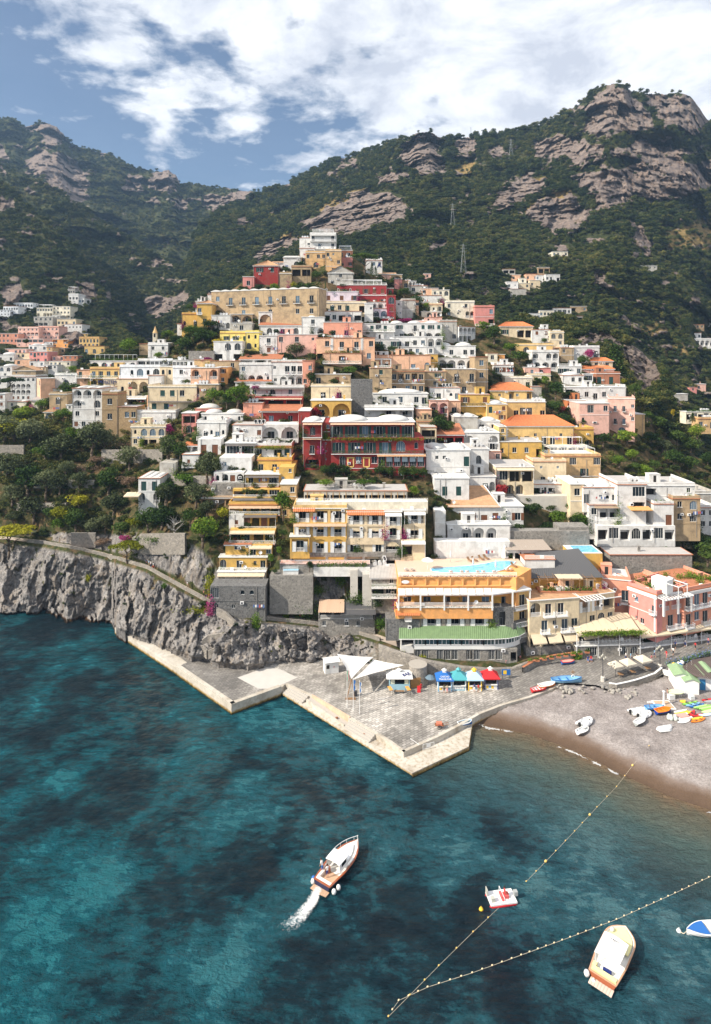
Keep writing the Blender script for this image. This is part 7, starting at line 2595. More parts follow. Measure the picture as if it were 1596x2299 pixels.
kiosk(1103,1548,2.6,REDP,WP,NAVY,'red roofed kiosk, rightmost of the four')
def hut(x,y,w,dep,h,roofm,wallm,label,name='hut',rot=0.0,door=None,ridge='x',cat=None,P=None):
 p=P or FQ(x,y)
 e=empty(name,p,rot)
 tag(e,label,cat or name)
 mb=MB()
 mb.box(-w/2,0,-.3,w/2,dep,h)
 rh=.5
 if ridge=='y':
  mb.face([(-w/2,-.001,h),(w/2,-.001,h),(0,-.001,h+rh)])
  mb.face([(-w/2,dep,h),(w/2,dep,h),(0,dep,h+rh)])
 mb.obj('wall',wallm,e)
 mb=MB()
 o=.25
 if ridge=='y':
  tile=[((-w/2-o,-o,h-.08),(0,-o,h+rh),(0,dep+o,h+rh),(-w/2-o,dep+o,h-.08)),((w/2+o,-o,h-.08),(0,-o,h+rh),(0,dep+o,h+rh),(w/2+o,dep+o,h-.08))]
 else:
  tile=[((-w/2-o,-o,h),(w/2+o,-o,h),(w/2+o,dep/2,h+rh),(-w/2-o,dep/2,h+rh)),((-w/2-o,dep+o,h),(w/2+o,dep+o,h),(w/2+o,dep/2,h+rh),(-w/2-o,dep/2,h+rh))]
 for q in tile:
  mb.face(q)
  mb.face([(a,b,c+.08)for a,b,c in q])
  for i in rg(4):
   j=(i+1)%4
   mb.face([q[i],q[j],(q[j][0],q[j][1],q[j][2]+.08),(q[i][0],q[i][1],q[i][2]+.08)])
 mb.obj('roof',roofm,e)
 if door:
  mb=MB()
  mb.box(-w*.28,-.05,0,w*.02+.25,.0,h*.85)
  mb.obj('door',door,e)
 return e
e=hut(745,1512,3.0,2.2,2.4,WP,WP,'white first aid hut with red crosses left of the sails',ridge='x',rot=.25)
for xx in(.0,):
 mb.box(.35,-.05,1.35,.60,-.01,1.43)
 mb.box(.435,-.055,1.26,.515,-.012,1.52)
 mb.obj('red_cross',REDP,e)
mb.box(-1.2,-.05,1.1,-.55,-.01,1.9)
mb.obj('window',DARKIN,e)
mb.box(-1.36,-.045,.05,-.42,-.008,2.1)
mb.obj('door',col('offwhite',(.66,.66,.64)),e)
p=FQ(897,1549)
e=empty('bar_kiosk',p)
tag(e,'pale blue beach bar with a white roof and blue letters','bar')
mb.box(-2.1,0,0,-1.9,2.4,2.6)
mb.box(1.9,0,0,2.1,2.4,2.6)
mb.box(-1.9,2.3,0,1.9,2.4,2.6)
mb.box(-1.9,0,0,1.9,.12,1.15)
mb.box(-1.9,0,2.2,1.9,.12,2.6)
mb.obj('wall',PALEB,e)
mb.face([(-1.9,.9,1.1),(1.9,.9,1.1),(1.9,.9,2.3),(-1.9,.9,2.3)])
mb.obj('dark_inside',DARKIN,e)
for s_0 in(-1.8,1.0):
 mb.box(s_0,-.03,1.2,s_0+.8,.02,2.1)
mb.obj('menu_board',col('menu',(.55,.62,.50)),e)
mb.box(-1.95,-.06,2.24,1.95,-.01,2.52)
mb.obj('sign_board',NAVY,e)
text('lettering','CALIFORNIA BAR SNACK BAR',e,(0,-.09,2.31),.22,WP)
A,B_=[(-2.7,-.6,2.5),(2.7,-.6,2.5),(2.7,2.8,2.75),(-2.7,2.8,2.75)],[(-.5,.9,3.25),(.5,.9,3.25),(.5,1.6,3.25),(-.5,1.6,3.25)]
for i in rg(4):
 j=(i+1)%4
 mb.face([A[i],A[j],B_[j],B_[i]])
mb.face(A[::-1])
mb.obj('roof',CANVAS,e)
mb.box(-.45,.95,3.2,.45,1.55,3.55)
mb.lathe([(.75,3.55),(.05,3.85)],4,0,(0,1.25,0))
mb.obj('lantern',CANVAS,e)
text('lettering','BAR',e,(1.55,.15,2.93),1.0,NAVY,(.30,0,.5))
for xx,lb in((-2.0,'orange topped high table on the left before the beach bar'),(1.6,'orange topped high table on the right before the beach bar')):
 t=empty('bar_table',p+V3((xx,-1.3,0)),.3)
 tag(t,lb,'table','high tables at the beach bar')
 mb.box(-.35,-.8,1.0,.35,.8,1.08)
 mb.obj('tabletop',col('orange_wood',(.72,.34,.08)),t)
 for sx in(-.28,.28):
  for sy in(-.7,.7):
   mb.tube((sx,sy,0),(sx,sy,1.0),.035,n=5)
   mb.obj('leg',MD,t)
b=empty('bench',p+V3((-.2,-1.2,0)))
tag(b,'dark bench before the counter of the beach bar','bench')
mb.box(-1.0,-.25,.42,1.0,.25,.5)
mb.obj('seat',WOOD,b)
for sx in(-.9,.9):
 mb.box(sx-.05,-.2,0,sx+.05,.2,.42)
 mb.obj('leg',MD,b)
bx=empty('notice_board',FQ(940,1553))
tag(bx,'red and white folding notice board right of the beach bar','notice board')
for sg in(-1,1):
 mb.face([(-.35,sg*.3,0),(.35,sg*.3,0),(.35,0,1.25),(-.35,0,1.25)])
 mb.face([(-.35,sg*.3-.03,0),(.35,sg*.3-.03,0),(.35,-.03,1.25),(-.35,-.03,1.25)])
 mb.obj('panel',REDP if sg<0 else WP,bx)
bs=empty('bamboo_screen',FQ(922,1545))
tag(bs,'brown bamboo screen beside the beach bar','screen')
for k in rg(24):
 mb.tube((k*.09,k*.02,0),(k*.09,k*.02,1.9+.05*(k%3)),.045,n=5)
 mb.obj('cane',col('bamboo',(.42,.24,.09),.8,.3),bs)
def sail(name,label,verts,sag):
 e=empty(name,verts[2]*1.0)
 tag(e,label,'shade sail')
 a,b,c=[v-e.location for v in verts]
 mb=MB()
 n=12
 ctr=(a+b+c)/3
 def pt(u,v):
  p=a*(1-u-v)+b*u+c*v
  w=27*u*v*(1-u-v)
  edge=4*(u*v+v*(1-u-v)+u*(1-u-v))
  q=p+(ctr-p)*.10*edge*(1-w*.9)
  return q+V3((0,0,-sag*w))
 for i in rg(n):
  for j in rg(n-i):
   mb.face([pt(i/n,j/n),pt((i+1)/n,j/n),pt(i/n,(j+1)/n)])
   if i+j<n-1:
    mb.face([pt((i+1)/n,j/n),pt((i+1)/n,(j+1)/n),pt(i/n,(j+1)/n)])
 mb.obj('cloth',CANVAS,e,True)
 return e
low=W(789,1524,125.1)
sail('shade_sail','left white triangular shade sail above the piazza',[W(756,1468,132.5),W(838,1475,134.0),low],.5)
sail('shade_sail','right white triangular shade sail pointing at the beach bar',[W(908,1493,131.0),W(838,1480,134.2),low+V3((.35,0,-.1))],.5)
gp=V3((low.x,low.y,QZ))
e=empty('sail_mast',gp)
tag(e,'leaning brown timber mast that holds both shade sails','mast')
mb.tube((-.9,-.6,0),(0,0,low.z-QZ),.10,n=7)
mb.tube((.6,-.9,0),(0,0,low.z-QZ),.08,n=7)
mb.obj('pole',WOOD,e)
mb.box(-1.2,-.9,0,.9,-.5,.25)
mb.obj('foot',WOOD,e)
bn=empty('litter_bin',FQ(798,1562))
tag(bn,'dark litter bin beside the mast of the sails','bin')
mb.lathe([(.32,0),(.36,.95),(.30,1.0)],10)
mb.obj('body',MD,bn)
for(x,y,hh,fl,lb)in((779,1588,7.4,('green','white','red'),'flagpole with a furled tricolour, left of the three'),(793,1594,6.0,('blue',),'flagpole with a furled dark blue flag, middle of the three'),(807,1603,6.3,('blue','white'),'flagpole with a blue and white flag, right of the three')):
 e=empty('flagpole',FQ(x,y))
 tag(e,lb,'flagpole','flagpoles on the piazza')
 mb.tube((0,0,0),(0,0,hh),.06,.035,n=7)
 mb.lathe([(.09,0),(.09,.12)],8,0,(0,0,hh-.05))
 mb.obj('pole',MW,e)
 cl={'green':col('flag_green',(.05,.32,.12)),'white':WP,'red':REDP,'blue':BLUE}
 n=8
 mats=[cl[c]for c in fl]
 for k in rg(n):
  z0,z1=hh-.2-2.0*k/n,hh-.2-2.0*(k+1)/n
  w0,w1=.28+.1*math.sin(k*1.3),.28+.1*math.sin((k+1)*1.3)
  for q in rg(len(mats)):
   a0,a1=q/len(mats),(q+1)/len(mats)
   mb.face([(.06+w0*a0,.06*math.sin(k),z0),(.06+w0*a1,-.05,z0),(.06+w1*a1,-.05,z1),(.06+w1*a0,.06*math.sin(k+1),z1)],q)
 mb.obj('flag',mats,e)
_PB={}
def person_mesh(pose):
 if pose in _PB:
  return _PB[pose]
 sit,walk,bend=pose=='sit',pose=='walk',pose=='lean'
 V,E,Rr=[],[],[]
 def add(p,r,par=None):
  V.append(p)
  Rr.append(r)
  if par is not None:
   E.append((par,len(V)-1))
  return len(V)-1
 hz=.47 if sit else.93
 pel=add((0,0,hz),(.15,.11))
 wst=add((0,.0 if not bend else-.06,hz+.20),(.125,.09),pel)
 ch=add((0,0 if not bend else-.16,hz+.42),(.165,.11),wst)
 nk=add((0,0 if not bend else-.22,hz+.56),(.055,.055),ch)
 hd=add((0,-.02 if not bend else-.27,hz+.67),(.085,.10),nk)
 ht=add((0,-.01 if not bend else-.27,hz+.79),(.075,.085),hd)
 for sg in(-1,1):
  sh=add((sg*.19,0 if not bend else-.16,hz+.48),(.06,.06),ch)
  sw=.16*sg if walk else 0
  el=add((sg*.25,-.02+sw*.8-(.12 if bend else 0),hz+.22),(.045,.045),sh)
  wr=add((sg*.25,-.12+sw-(.12 if(sit or bend)else 0),hz+(.06 if sit else-.02)),(.035,.035),el)
  add((sg*.245,-.16+sw-(.12 if(sit or bend)else 0),hz-.10+(.12 if sit else 0)),(.04,.03),wr)
  if sit:
   hp=add((sg*.1,-.05,hz),(.09,.09),pel)
   kn=add((sg*.12,-.45,hz+.02),(.065,.065),hp)
   an=add((sg*.12,-.47,.09),(.045,.045),kn)
   add((sg*.12,-.62,.04),(.04,.04),an)
  else:
   st=.24*sg if walk else 0
   hp=add((sg*.09,0,hz-.08),(.095,.095),pel)
   kn=add((sg*.10,-st*.55-.02,hz-.46),(.062,.062),hp)
   an=add((sg*.10,-st+(.06 if walk else 0),.10),(.042,.042),kn)
   add((sg*.105,-st-.12,.045),(.042,.035),an)
 me=bpy.data.meshes.new('body')
 me.from_pydata(V,E,[])
 o=bpy.data.objects.new('tmp',me)
 COL.objects.link(o)
 md=o.modifiers.new('skin','SKIN')
 for i,r in en_(Rr):
  me.skin_vertices[0].data[i].radius=r
 me.skin_vertices[0].data[0].use_root=True
 md.use_smooth_shade=True
 sd=o.modifiers.new('sub','SUBSURF')
 sd.levels=1
 sd.render_levels=1
 dg=bpy.context.evaluated_depsgraph_get()
 out=bpy.data.meshes.new_from_object(o.evaluated_get(dg))
 bpy.data.objects.remove(o)
 out.name='body'
 out.materials.clear()
 for m in(SKIN,WP,NAVY):
  out.materials.append(m)
 for p in out.polygons:
  c=p.center
  m=0
  if c.z>hz+.60:
   m=0
  elif abs(c.x)>.215 and c.z<hz+.36:
   m=0
  elif c.z>hz+.10 or(sit and c.y>-.12 and c.z>hz+.02):
   m=1
  elif(not sit and c.z>.45)or(sit and c.z>.35):
   m=2
  p.material_index=m
  p.use_smooth=True
 hb=MB()
 hy=-.01 if not bend else-.27
 hb.lathe([(.098,hz+.70),(.108,hz+.78),(.085,hz+.86),(.03,hz+.895)],10,0,(0,hy+.018,0),1,1.1)
 _PB[pose]=(out,hb.mesh('hair',HAIRM,True))
 return _PB[pose]
def person(loc,pose,shirt,trousers,label,rot=0.0,h=1.0,group=None,bag=None):
 b,hr=person_mesh(pose)
 e=empty('person',loc,rot)
 tag(e,label,'person',group)
 o=link('body',b,e,scale=h*1.03)
 for k,m in((1,shirt),(2,trousers)):
  o.material_slots[k].link='OBJECT'
  o.material_slots[k].material=m
 link('hair',hr,e,scale=h*1.03)
 if bag:
  mb=MB()
  mb.box(-.15,.10,1.05,.15,.28,1.5)
  link('backpack',mb.mesh('backpack',bag),e,scale=h)
 return e
OLIVEC,PINKC,GREYC,BLKC,KHAKI=col('olive_cloth',(.12,.11,.05),.9),col('pink_cloth',(.60,.20,.22),.9),col('grey_cloth',(.30,.30,.32),.9),col('black_cloth',(.02,.02,.025),.9),col('khaki_cloth',(.40,.33,.22),.9)
for x,y,pose,sh_,tr,lb,rt in((997,1556,'stand',OLIVEC,BLKC,'man in an olive shirt at the counter of the blue kiosk',3.1),(1004,1556.5,'stand',KHAKI,PINKC,'woman in light brown beside him at the blue kiosk',2.9),(1065,1553.5,'stand',NAVY,WP,'man in navy shirt and white trousers at the yellow posted kiosk',3.0),(1074,1555,'stand',REDP,KHAKI,'woman in red top right of the yellow posted kiosk',3.3),(1405,1482,'walk',WP,NAVY,'walker in white shirt at the left of the cafe street',1.2),(1416,1483,'walk',SKYB,GREYC,'walker in light blue shirt on the cafe street',1.0),(1429.5,1481,'walk',BLKC,WP,'walker in a black top behind the cream parasols',1.5),(1469,1476,'walk',SKYB,NAVY,'walker in blue shirt carrying things near the tall lamp',.8),(1462.5,1488,'stand',PINKC,WP,'woman in a pink top beside the third parasol',.4),(1496,1478,'walk',REDP,PINKC,'woman in a long red dress pushing a pram',-1.2),(1511,1471,'walk',WP,BLKC,'man in white shirt ahead of the pram',-1.1),(1516,1456,'walk',NAVY,BLKC,'man in dark clothes at the foot of the cafe wall',-1.0),(1538,1452,'walk',GREYC,NAVY,'walker in grey below the cafe canopy',2.0),(1561,1459,'walk',REDP,BLKC,'walker in a red shirt on the cafe street at the right',2.0),(1569,1445,'walk',BLKC,GREYC,'walker in black farther up the cafe street',2.2),(1590,1448,'walk',PINKC,NAVY,'walker at the right edge of the cafe street',1.5),(1319,1484,'sit',NAVY,BLUE,'man in dark shirt sitting left on the street wall',-.3),(1326,1483,'sit',REDP,BLUE,'man in red shirt sitting right of another on the street wall',-.2),(1168,1488,'walk',PINKC,WP,'woman in a pale dress on the lane under the green roof',.5),(1137,1497,'stand',PINKC,NAVY,'person in pink leaning at the wall below the restaurant',.5),(945,1552,'stand',REDP,REDP,'small person in red beside the notice board',.5)):
 person(FQ(x,y)if lb.find('sitting')<0 else FQ(x,y)+V3((0,-.2,.0)),pose,sh_,tr,lb,rt)
person(BP(1498,1566),'stand',SKIN,NAVY,'bare chested man in dark blue shorts standing on the beach',1.0)
for x,lb,sh_,tr,bg in((334,'hiker in white on the left bend of the cliff path',WP,NAVY,None),(324,'hiker in dark top in the group under the yellow pine',NAVY,BLKC,None),(330,'hiker in pale blue in the group under the yellow pine',SKYB,KHAKI,None),(340,'hiker in red trousers last of the group under the yellow pine',WP,REDP,None),(417,'walker in a white shirt alone on the cliff path',WP,KHAKI,None),(454,'first of three walkers near the stone base, in pink',PINKC,BLKC,None),(460,'second of three walkers near the stone base, in black',BLKC,NAVY,None),(466,'third of three walkers near the stone base, in orange',ORNG,KHAKI,None),(477,'walker in white at the door of the stone base',WP,BLUE,None),(674,'hiker with a red backpack on the cliff path under the rock wall',BLKC,NAVY,REDP),(128,'distant walker in brown far left on the cliff path',KHAKI,KHAKI,None)):
 yy,dd_=profile(x)
 person(W(x,yy[1],dd_[1])+V3((0,1.5,.12)),'walk',sh_,tr,lb,R.choice([1.3,-1.4]),bag=bg)
def hull(L,B,H,p=2.2,rake=.10,stern=.8,n=18,full=.55):
 """stations stern to bow: list of (x, half breadth, sheer height)"""
 st=[]
 for i in rg(n+1):
  t=i/n
  b=B/2*(1-max(0,(t-full)/(1-full))**p)*(stern+(1-stern)*min(1,t/.35))
  st.append((-L/2+L*t+rake*0,max(b,.02),H*(1+.28*t*t)))
 return st
def boat(name,label,cat,loc,ang,L,B,H,hullm,gunm,inm,deep=.6,draft=.25,p=2.2,stern=.8,floor=.35,thwarts=3,fore=0.0,group=None,full=.55,gw=.10,roll=0.0):
 st=hull(L,B,H,p,stern=stern,full=full)
 e=empty(name,loc,ang)
 e.rotation_euler=(roll,0,ang)
 tag(e,label,cat,group)
 mb=MB()
 for(x0,b0,h0),(x1,b1,h1)in zip(st[:-1],st[1:]):
  for sg in(-1,1):
   A=[(x0,sg*b0,h0),(x0,sg*b0*.82,h0*.35),(x0,0,-draft)]
   Bq=[(x1,sg*b1,h1),(x1,sg*b1*.80,h1*.35),(x1,0,-draft)]
   for k in rg(2):
    mb.face([A[k],Bq[k],Bq[k+1],A[k+1]])
 x0,b0,h0=st[0]
 mb.face([(x0,-b0,h0),(x0,-b0*.82,h0*.35),(x0,0,-draft),(x0,b0*.82,h0*.35),(x0,b0,h0)])
 mb.obj('hull',hullm,e,True)
 mb=MB()
 for(x0,b0,h0),(x1,b1,h1)in zip(st[:-1],st[1:]):
  for sg in(-1,1):
   o0,o1,i0,i1=sg*(b0+.03),sg*(b1+.03),sg*max(0,b0-gw),sg*max(0,b1-gw)
   mb.face([(x0,o0,h0+.03),(x1,o1,h1+.03),(x1,i1,h1+.03),(x0,i0,h0+.03)])
   mb.face([(x0,o0,h0-.06),(x1,o1,h1-.06),(x1,o1,h1+.03),(x0,o0,h0+.03)])
 x0,b0,h0=st[0]
 mb.box(x0-.02,-b0,h0-.06,x0+gw,b0,h0+.035)
 mb.obj('gunwale',gunm,e)
 mb=MB()
 for(x0,b0,h0),(x1,b1,h1)in zip(st[:-1],st[1:]):
  i0,i1=max(0,b0-gw),max(0,b1-gw)
  f0,f1=h0*floor,h1*floor
  mb.face([(x0,-i0*.85,f0),(x1,-i1*.85,f1),(x1,i1*.85,f1),(x0,i0*.85,f0)])
  for sg in(-1,1):
   mb.face([(x0,sg*i0,h0+.02),(x1,sg*i1,h1+.02),(x1,sg*i1*.85,f1),(x0,sg*i0*.85,f0)])
 mb.obj('inside',inm,e)
 for k in rg(thwarts):
  t=(k+1)/(thwarts+1)*.8
  x=-L/2+L*t
  b=B/2*.85
  mb=MB()
  mb.box(x-.11,-b,H*.75,x+.11,b,H*.80)
  mb.obj('seat',gunm if thwarts else inm,e)
 if fore:
  mb=MB()
  k0=int(len(st)*(1-fore))
  for(x0,b0,h0),(x1,b1,h1)in zip(st[k0:-1],st[k0+1:]):
   mb.face([(x0,-b0,h0+.015),(x1,-b1,h1+.015),(x1,b1,h1+.015),(x0,b0,h0+.015)])
  mb.obj('foredeck',inm,e)
 return e,st
def heading(a,b):
 return math.atan2(b.y-a.y,b.x-a.x)
a,b=G(722,1990,.5),G(803,1889,.9)
mid=(a+b)/2
mid.z=0
L1=(b-a).xy.length
MB1,st=boat('motor_boat','wooden trimmed white motor boat under way with two people aboard','boat',mid,heading(a,b),L1,3.3,.95,NAVYP,MAHOG,col('boat_white',(.80,.78,.74),.35),p=2.4,stern=.78,floor=.55,thwarts=0,gw=.22,full=.5)
DEK=col('boat_deck',(.78,.74,.68),.45)
k0=9
for(x0,b0,h0),(x1,b1,h1)in zip(st[k0:-1],st[k0+1:]):
 mb.face([(x0,-b0+.2,h0+.02),(x1,-max(0,b1-.2),h1+.02),(x1,max(0,b1-.2),h1+.02),(x0,b0-.2,h0+.02)])
mb.obj('foredeck',DEK,MB1)
mb.grid(lambda u,v:(L1*(-.02+.36*u),(v-.5)*2.0*(1-u**2.5*.8),1.18+.22*u+.10*math.sin(v*3.14)),10,8)
mb.obj('sun_pad',col('sun_pad',(.82,.81,.80),.8),MB1,True)
x0,x1=-L1*.20,L1*.03
for sg in(-1,1):
 mb.face([(x0,sg*1.15,.9),(x1,sg*1.15,1.1),(x1-.25,sg*1.02,2.05),(x0,sg*1.05,2.15)])
mb.face([(x1,-1.15,1.1),(x1,1.15,1.1),(x1-.25,1.02,2.05),(x1-.25,-1.02,2.05)])
mb.obj('cabin',WP,MB1)
mb.grid(lambda u,v:(x0-.15+(x1-x0+.05)*u,(v-.5)*2.3,2.1+.12*math.sin(v*3.14)),4,6)
mb.grid(lambda u,v:(x0-.15+(x1-x0+.05)*u,(v-.5)*2.3,2.04+.12*math.sin(v*3.14)),4,6)
mb.obj('cabin_roof',WP,MB1,True)
for sg in(-1,1):
 mb.face([(x0+.5,sg*1.13,1.45),(x1-.45,sg*1.12,1.5),(x1-.5,sg*1.07,1.95),(x0+.5,sg*1.075,1.98)])
 mb.obj('window',GLASS,MB1)
mb.face([(-L1*.46,-1.2,.56),(x0,-1.3,.56),(x0,1.3,.56),(-L1*.46,1.2,.56)])
mb.obj('cockpit_floor',TEAKD,MB1)
mb.box(-L1*.47,-1.15,.56,-L1*.42,1.15,1.0)
mb.box(-L1*.42,.85,.56,-L1*.28,1.2,1.0)
mb.obj('cockpit_bench',DEK,MB1)
mb.box(x0-.5,.35,.56,x0-.1,1.0,1.3)
mb.obj('cabin_door',MAHOG,MB1)
for k in rg(9):
 y0_=-1.25+k*.28
 mb.box(-L1/2-.95+abs(y0_)*.12,y0_,.22,-L1/2-.02,y0_+.25,.30)
mb.obj('swim_platform',TEAKD,MB1)
pr=[(x,sg,h)for sg in(1,)for(x,b,h)in st[8:]]
for sg in(-1,1):
 pts=[(x,sg*(b-.08),h+.55)for(x,b,h)in st[7:]]
 mb.path(pts,.03,5)
 for(x,bb,h)in st[7::2]:
  mb.tube((x,sg*(bb-.08),h),(x,sg*(bb-.08),h+.55),.025,n=4)
mb.obj('bow_rail',MW,MB1)
for(x,y,m)in((-L1*.46,-1.75,WP),(-L1*.36,-1.85,WP),(-L1*.44,1.72,BLUE),(-L1*.49,1.5,WP)):
 mb.lathe([(.04,.42),(.24,.3),(.31,.05),(.24,-.2),(.04,-.3)],10,0,(x,y,.35))
 mb.obj('fender',m,MB1,True)
M1=Matrix.Translation(mid)@Matrix.Rotation(heading(a,b),4,'Z')
person(M1@V3((-L1*.33,.15,.56)),'stand',WP,NAVY,'person in white shirt and navy shorts standing in the motor boat cockpit',heading(a,b)+2.6)
person(M1@V3((-L1*.30,1.15,.62)),'lean',WP,BLUE,'person in white and blue leaning over the side of the motor boat',heading(a,b)+3.1)
wp=[G(717,1996),G(700,2030),G(672,2064),G(630,2100)]
fm_,fw_,fb_=new_mat('foam')
fw_.t.nodes.remove(fb_)
g_=fw_.n('ShaderNodeNewGeometry')
uv_=fw_.n('ShaderNodeAttribute',attribute_name='edge')
n1_=fw_.noise((g_,'Position'),2.2,9,.75,.9)
k_=fw_.math('MULTIPLY_ADD',(uv_,'Fac'),.62,n1_)
a_=fw_.ramp(k_,[(.60,0.0),(.95,.95)])
df_=fw_.n('ShaderNodeBsdfDiffuse',i={'Color':(.80,.83,.84,1)})
tr_=fw_.n('ShaderNodeBsdfTransparent')
mx_=fw_.n('ShaderNodeMixShader',i={0:a_})
fw_.link(tr_,0,mx_,1)
fw_.link(df_,0,mx_,2)
fw_.link(mx_,0,[q for q in fw_.t.nodes if q.type=='OUTPUT_MATERIAL'][0],0)
nu,nv=90,13
V,ed=[],[]
for i in rg(nu):
 t=i/(nu-1)
 c=V3((np.interp(t,[0,.3,.6,1],[q.x for q in wp]),np.interp(t,[0,.3,.6,1],[q.y for q in wp]),.30))
 dv=(wp[3]-wp[0]).normalized()
 nn=V3((-dv.y,dv.x,0))*(.65+.8*t)
 for j in rg(nv):
  s_=j/(nv-1)*2-1
  V.append(tuple(c+nn*s_+V3((0,0,.10*math.sin(i*1.9+j*2.3)*(1-t)))))
  ed.append((1-s_*s_)**1.2*(1-t)**.8*min(1,.3+t*14)-(0 if t<.95 else.3))
o=link('wake_foam',NM('wake_foam',np.array(V),grid_faces(nu,nv),fm_,{'edge':np.array(ed)}))
tag(o,kind='stuff')
a,b=G(1352,2200,.6),G(1404,2086,.7)
mid=(a+b)/2
mid.z=0
L2=(b-a).xy.length
ang=heading(a,b)
Y2,st=boat('moored_boat','moored boat with yellow cushions, white canopy and orange wooden trim','boat',mid,ang,L2,3.5,.85,MAHOG,col('orange_teak',(.50,.29,.18),.4),col('boat_white',(.8,.78,.74)),p=3.4,stern=.86,floor=.6,thwarts=0,gw=.13,full=.62)
for(x0,b0,h0),(x1,b1,h1)in zip(st[10:-1],st[11:]):
 mb.face([(x0,-b0+.35,h0-.08),(x1,-max(0,b1-.35),h1-.08),(x1,max(0,b1-.35),h1-.08),(x0,b0-.35,h0-.08)])
mb.obj('bow_cushion',CUSH,Y2)
mb.box(L2*.10,-.7,.7,L2*.20,.8,.95)
mb.obj('console',WP,Y2)
mb.box(L2*.11,-.35,.95,L2*.17,.55,1.0)
mb.obj('seat_cushion',CUSH,Y2)
for z in(1.95,1.9):
 mb.grid(lambda u,v:(L2*(-.33+.43*u),(v-.5)*2.75,z+.16*math.sin(v*3.14)-.05*u),6,8)
mb.obj('canopy',CANVAS,Y2,True)
for xx in(-.31,.08):
 for yy in(-1.3,1.3):
  mb.tube((L2*xx,yy,.8),(L2*xx,yy,1.95),.03,n=5)
  mb.obj('canopy_pole',MW,Y2)
mb.box(-L2*.46,-1.35,.55,-L2*.40,1.3,.95)
mb.box(-L2*.40,1.0,.55,-L2*.33,1.4,.95)
mb.obj('stern_cushion',CUSH,Y2)
mb.box(-L2*.37,-.6,.6,-L2*.34,.3,1.0)
mb.obj('blue_box',NAVY,Y2)
for k in rg(8):
 mb.box(-L2/2-.95,-1.3+k*.32,.2,-L2/2-.05,-1.3+k*.32+.29,.28)
mb.obj('swim_platform',col('pale_teak',(.62,.50,.42)),Y2)
mb.lathe([(.04,.42),(.26,.3),(.33,.05),(.26,-.2),(.04,-.3)],10,0,(-L2/2-.2,1.65,.4))
mb.obj('fender',WP,Y2,True)
mb.lathe([(.04,.35),(.22,.2),(.24,0),(.04,-.2)],10,0,(L2*.30,1.05,1.1))
mb.obj('fender',WP,Y2,True)
mb.tube((-L2*.02,0,2.1),(-L2*.02,0,2.5),.03)
mb.tube((-L2*.02,-.5,2.35),(-L2*.02,.5,2.35),.03)
mb.obj('light_mast',MD,Y2)
def buoy(name,label,x,y,m,r=.28,z=.05):
 e=empty(name,G(x,y,0)+V3((0,0,z)))
 tag(e,label,'buoy')
 mb=MB()
 mb.lathe([(r*.1,-r),(r*.7,-r*.7),(r,0),(r*.7,r*.7),(r*.12,r),(r*.12,r*1.5)],10)
 mb.obj('float_body',m,e,True)
buoy('mooring_buoy','white mooring buoy behind the yellow boat on a rope',1333,2206,WP,.33)
buoy('mooring_buoy','small yellow round buoy left of the red raft',1080,2043,YELP,.30)
buoy('mooring_buoy','white mooring buoy ahead of the blue covered boat',1524,2091,WP,.30)
for nm,pts,lb in(('mooring_rope',[(1333,2206),(1348,2192),(1357,2178)],'pale mooring rope at the stern of the yellow boat'),('mooring_rope',[(1524,2091),(1535,2096),(1544,2088)],'short mooring rope ahead of the blue covered boat')):
 q=[G(x,y,.25)for x,y in pts]
 e=empty(nm,q[0])
 tag(e,lb,'rope')
 mb.path([v-q[0]for v in q],.045,5)
 mb.obj('line',col('rope',(.62,.55,.42),.9),e)
a,b=G(1640,2080,.5),G(1541,2089,.5)
mid=(a+b)/2
mid.z=0
B3,st=boat('rowing_boat','white rowing boat with a blue bow cover at the right edge','boat',mid,heading(a,b),(b-a).xy.length,2.0,.55,WP,WP,col('boat_white',(.8,.78,.74)),thwarts=4,p=1.9)
k0=10
for(x0,b0,h0),(x1,b1,h1)in zip(st[k0:-1],st[k0+1:]):
 mb.face([(x0,-b0+.1,h0+.06),(x1,-max(0,b1-.1),h1+.06),(x1,max(0,b1-.1),h1+.06),(x0,b0-.1,h0+.06)])
mb.obj('bow_cover',BLUE,B3)
a,b=G(1094,2020,.3),G(1156,2012,.3)
mid=(a+b)/2
mid.z=0
e=empty('rescue_raft',mid,heading(a,b))
tag(e,'red and white rescue raft with an outboard motor on the buoy line','raft')
Lr=(b-a).xy.length
for yy in(-.85,.85):
 mb.lathe([(.05,-Lr/2),(.24,-Lr/2+.3),(.27,0),(.24,Lr/2-.3),(.05,Lr/2)],10)
 o=link('float_tube',mb.mesh('float_tube',REDP,True),e,(0,yy,.15),(0,rad(90),0))
mb.box(-Lr/2+.1,-1.05,.28,Lr/2-.1,1.05,.46)
mb.obj('deck',WP,e)
mb.box(-.1,-.4,.46,.9,.3,.8)
mb.box(-.1,-.7,.46,.25,.7,.62)
mb.obj('red_seat',col('faded_red',(.60,.10,.10),.8),e)
mb.box(Lr/2-.2,-.25,.5,Lr/2+.3,.25,1.0)
mb.obj('outboard_motor',GREYP,e)
mb.box(-Lr/2+.1,.3,.46,-Lr/2+.2,1.0,1.2)
mb.box(-Lr/2+.35,-.7,.46,-Lr/2+.8,-.2,.95)
mb.obj('grey_panel',col('panel_grey',(.42,.42,.38)),e)
mb.path([(.1,-1,.46),(.1,-1,1.0),(.1,1,1.0),(.1,1,.46)],.035,5)
mb.obj('handrail',MW,e)
person(Matrix.Translation(mid)@Matrix.Rotation(heading(a,b),4,'Z')@V3((.45,0,.40)),'sit',REDP,REDP,'lifeguard in red lying back on the rescue raft',heading(a,b)+1.57)
mbf=MB()
mbf.lathe([(.03,-.17),(.12,-.10),(.14,0),(.12,.10),(.03,.17)],8)
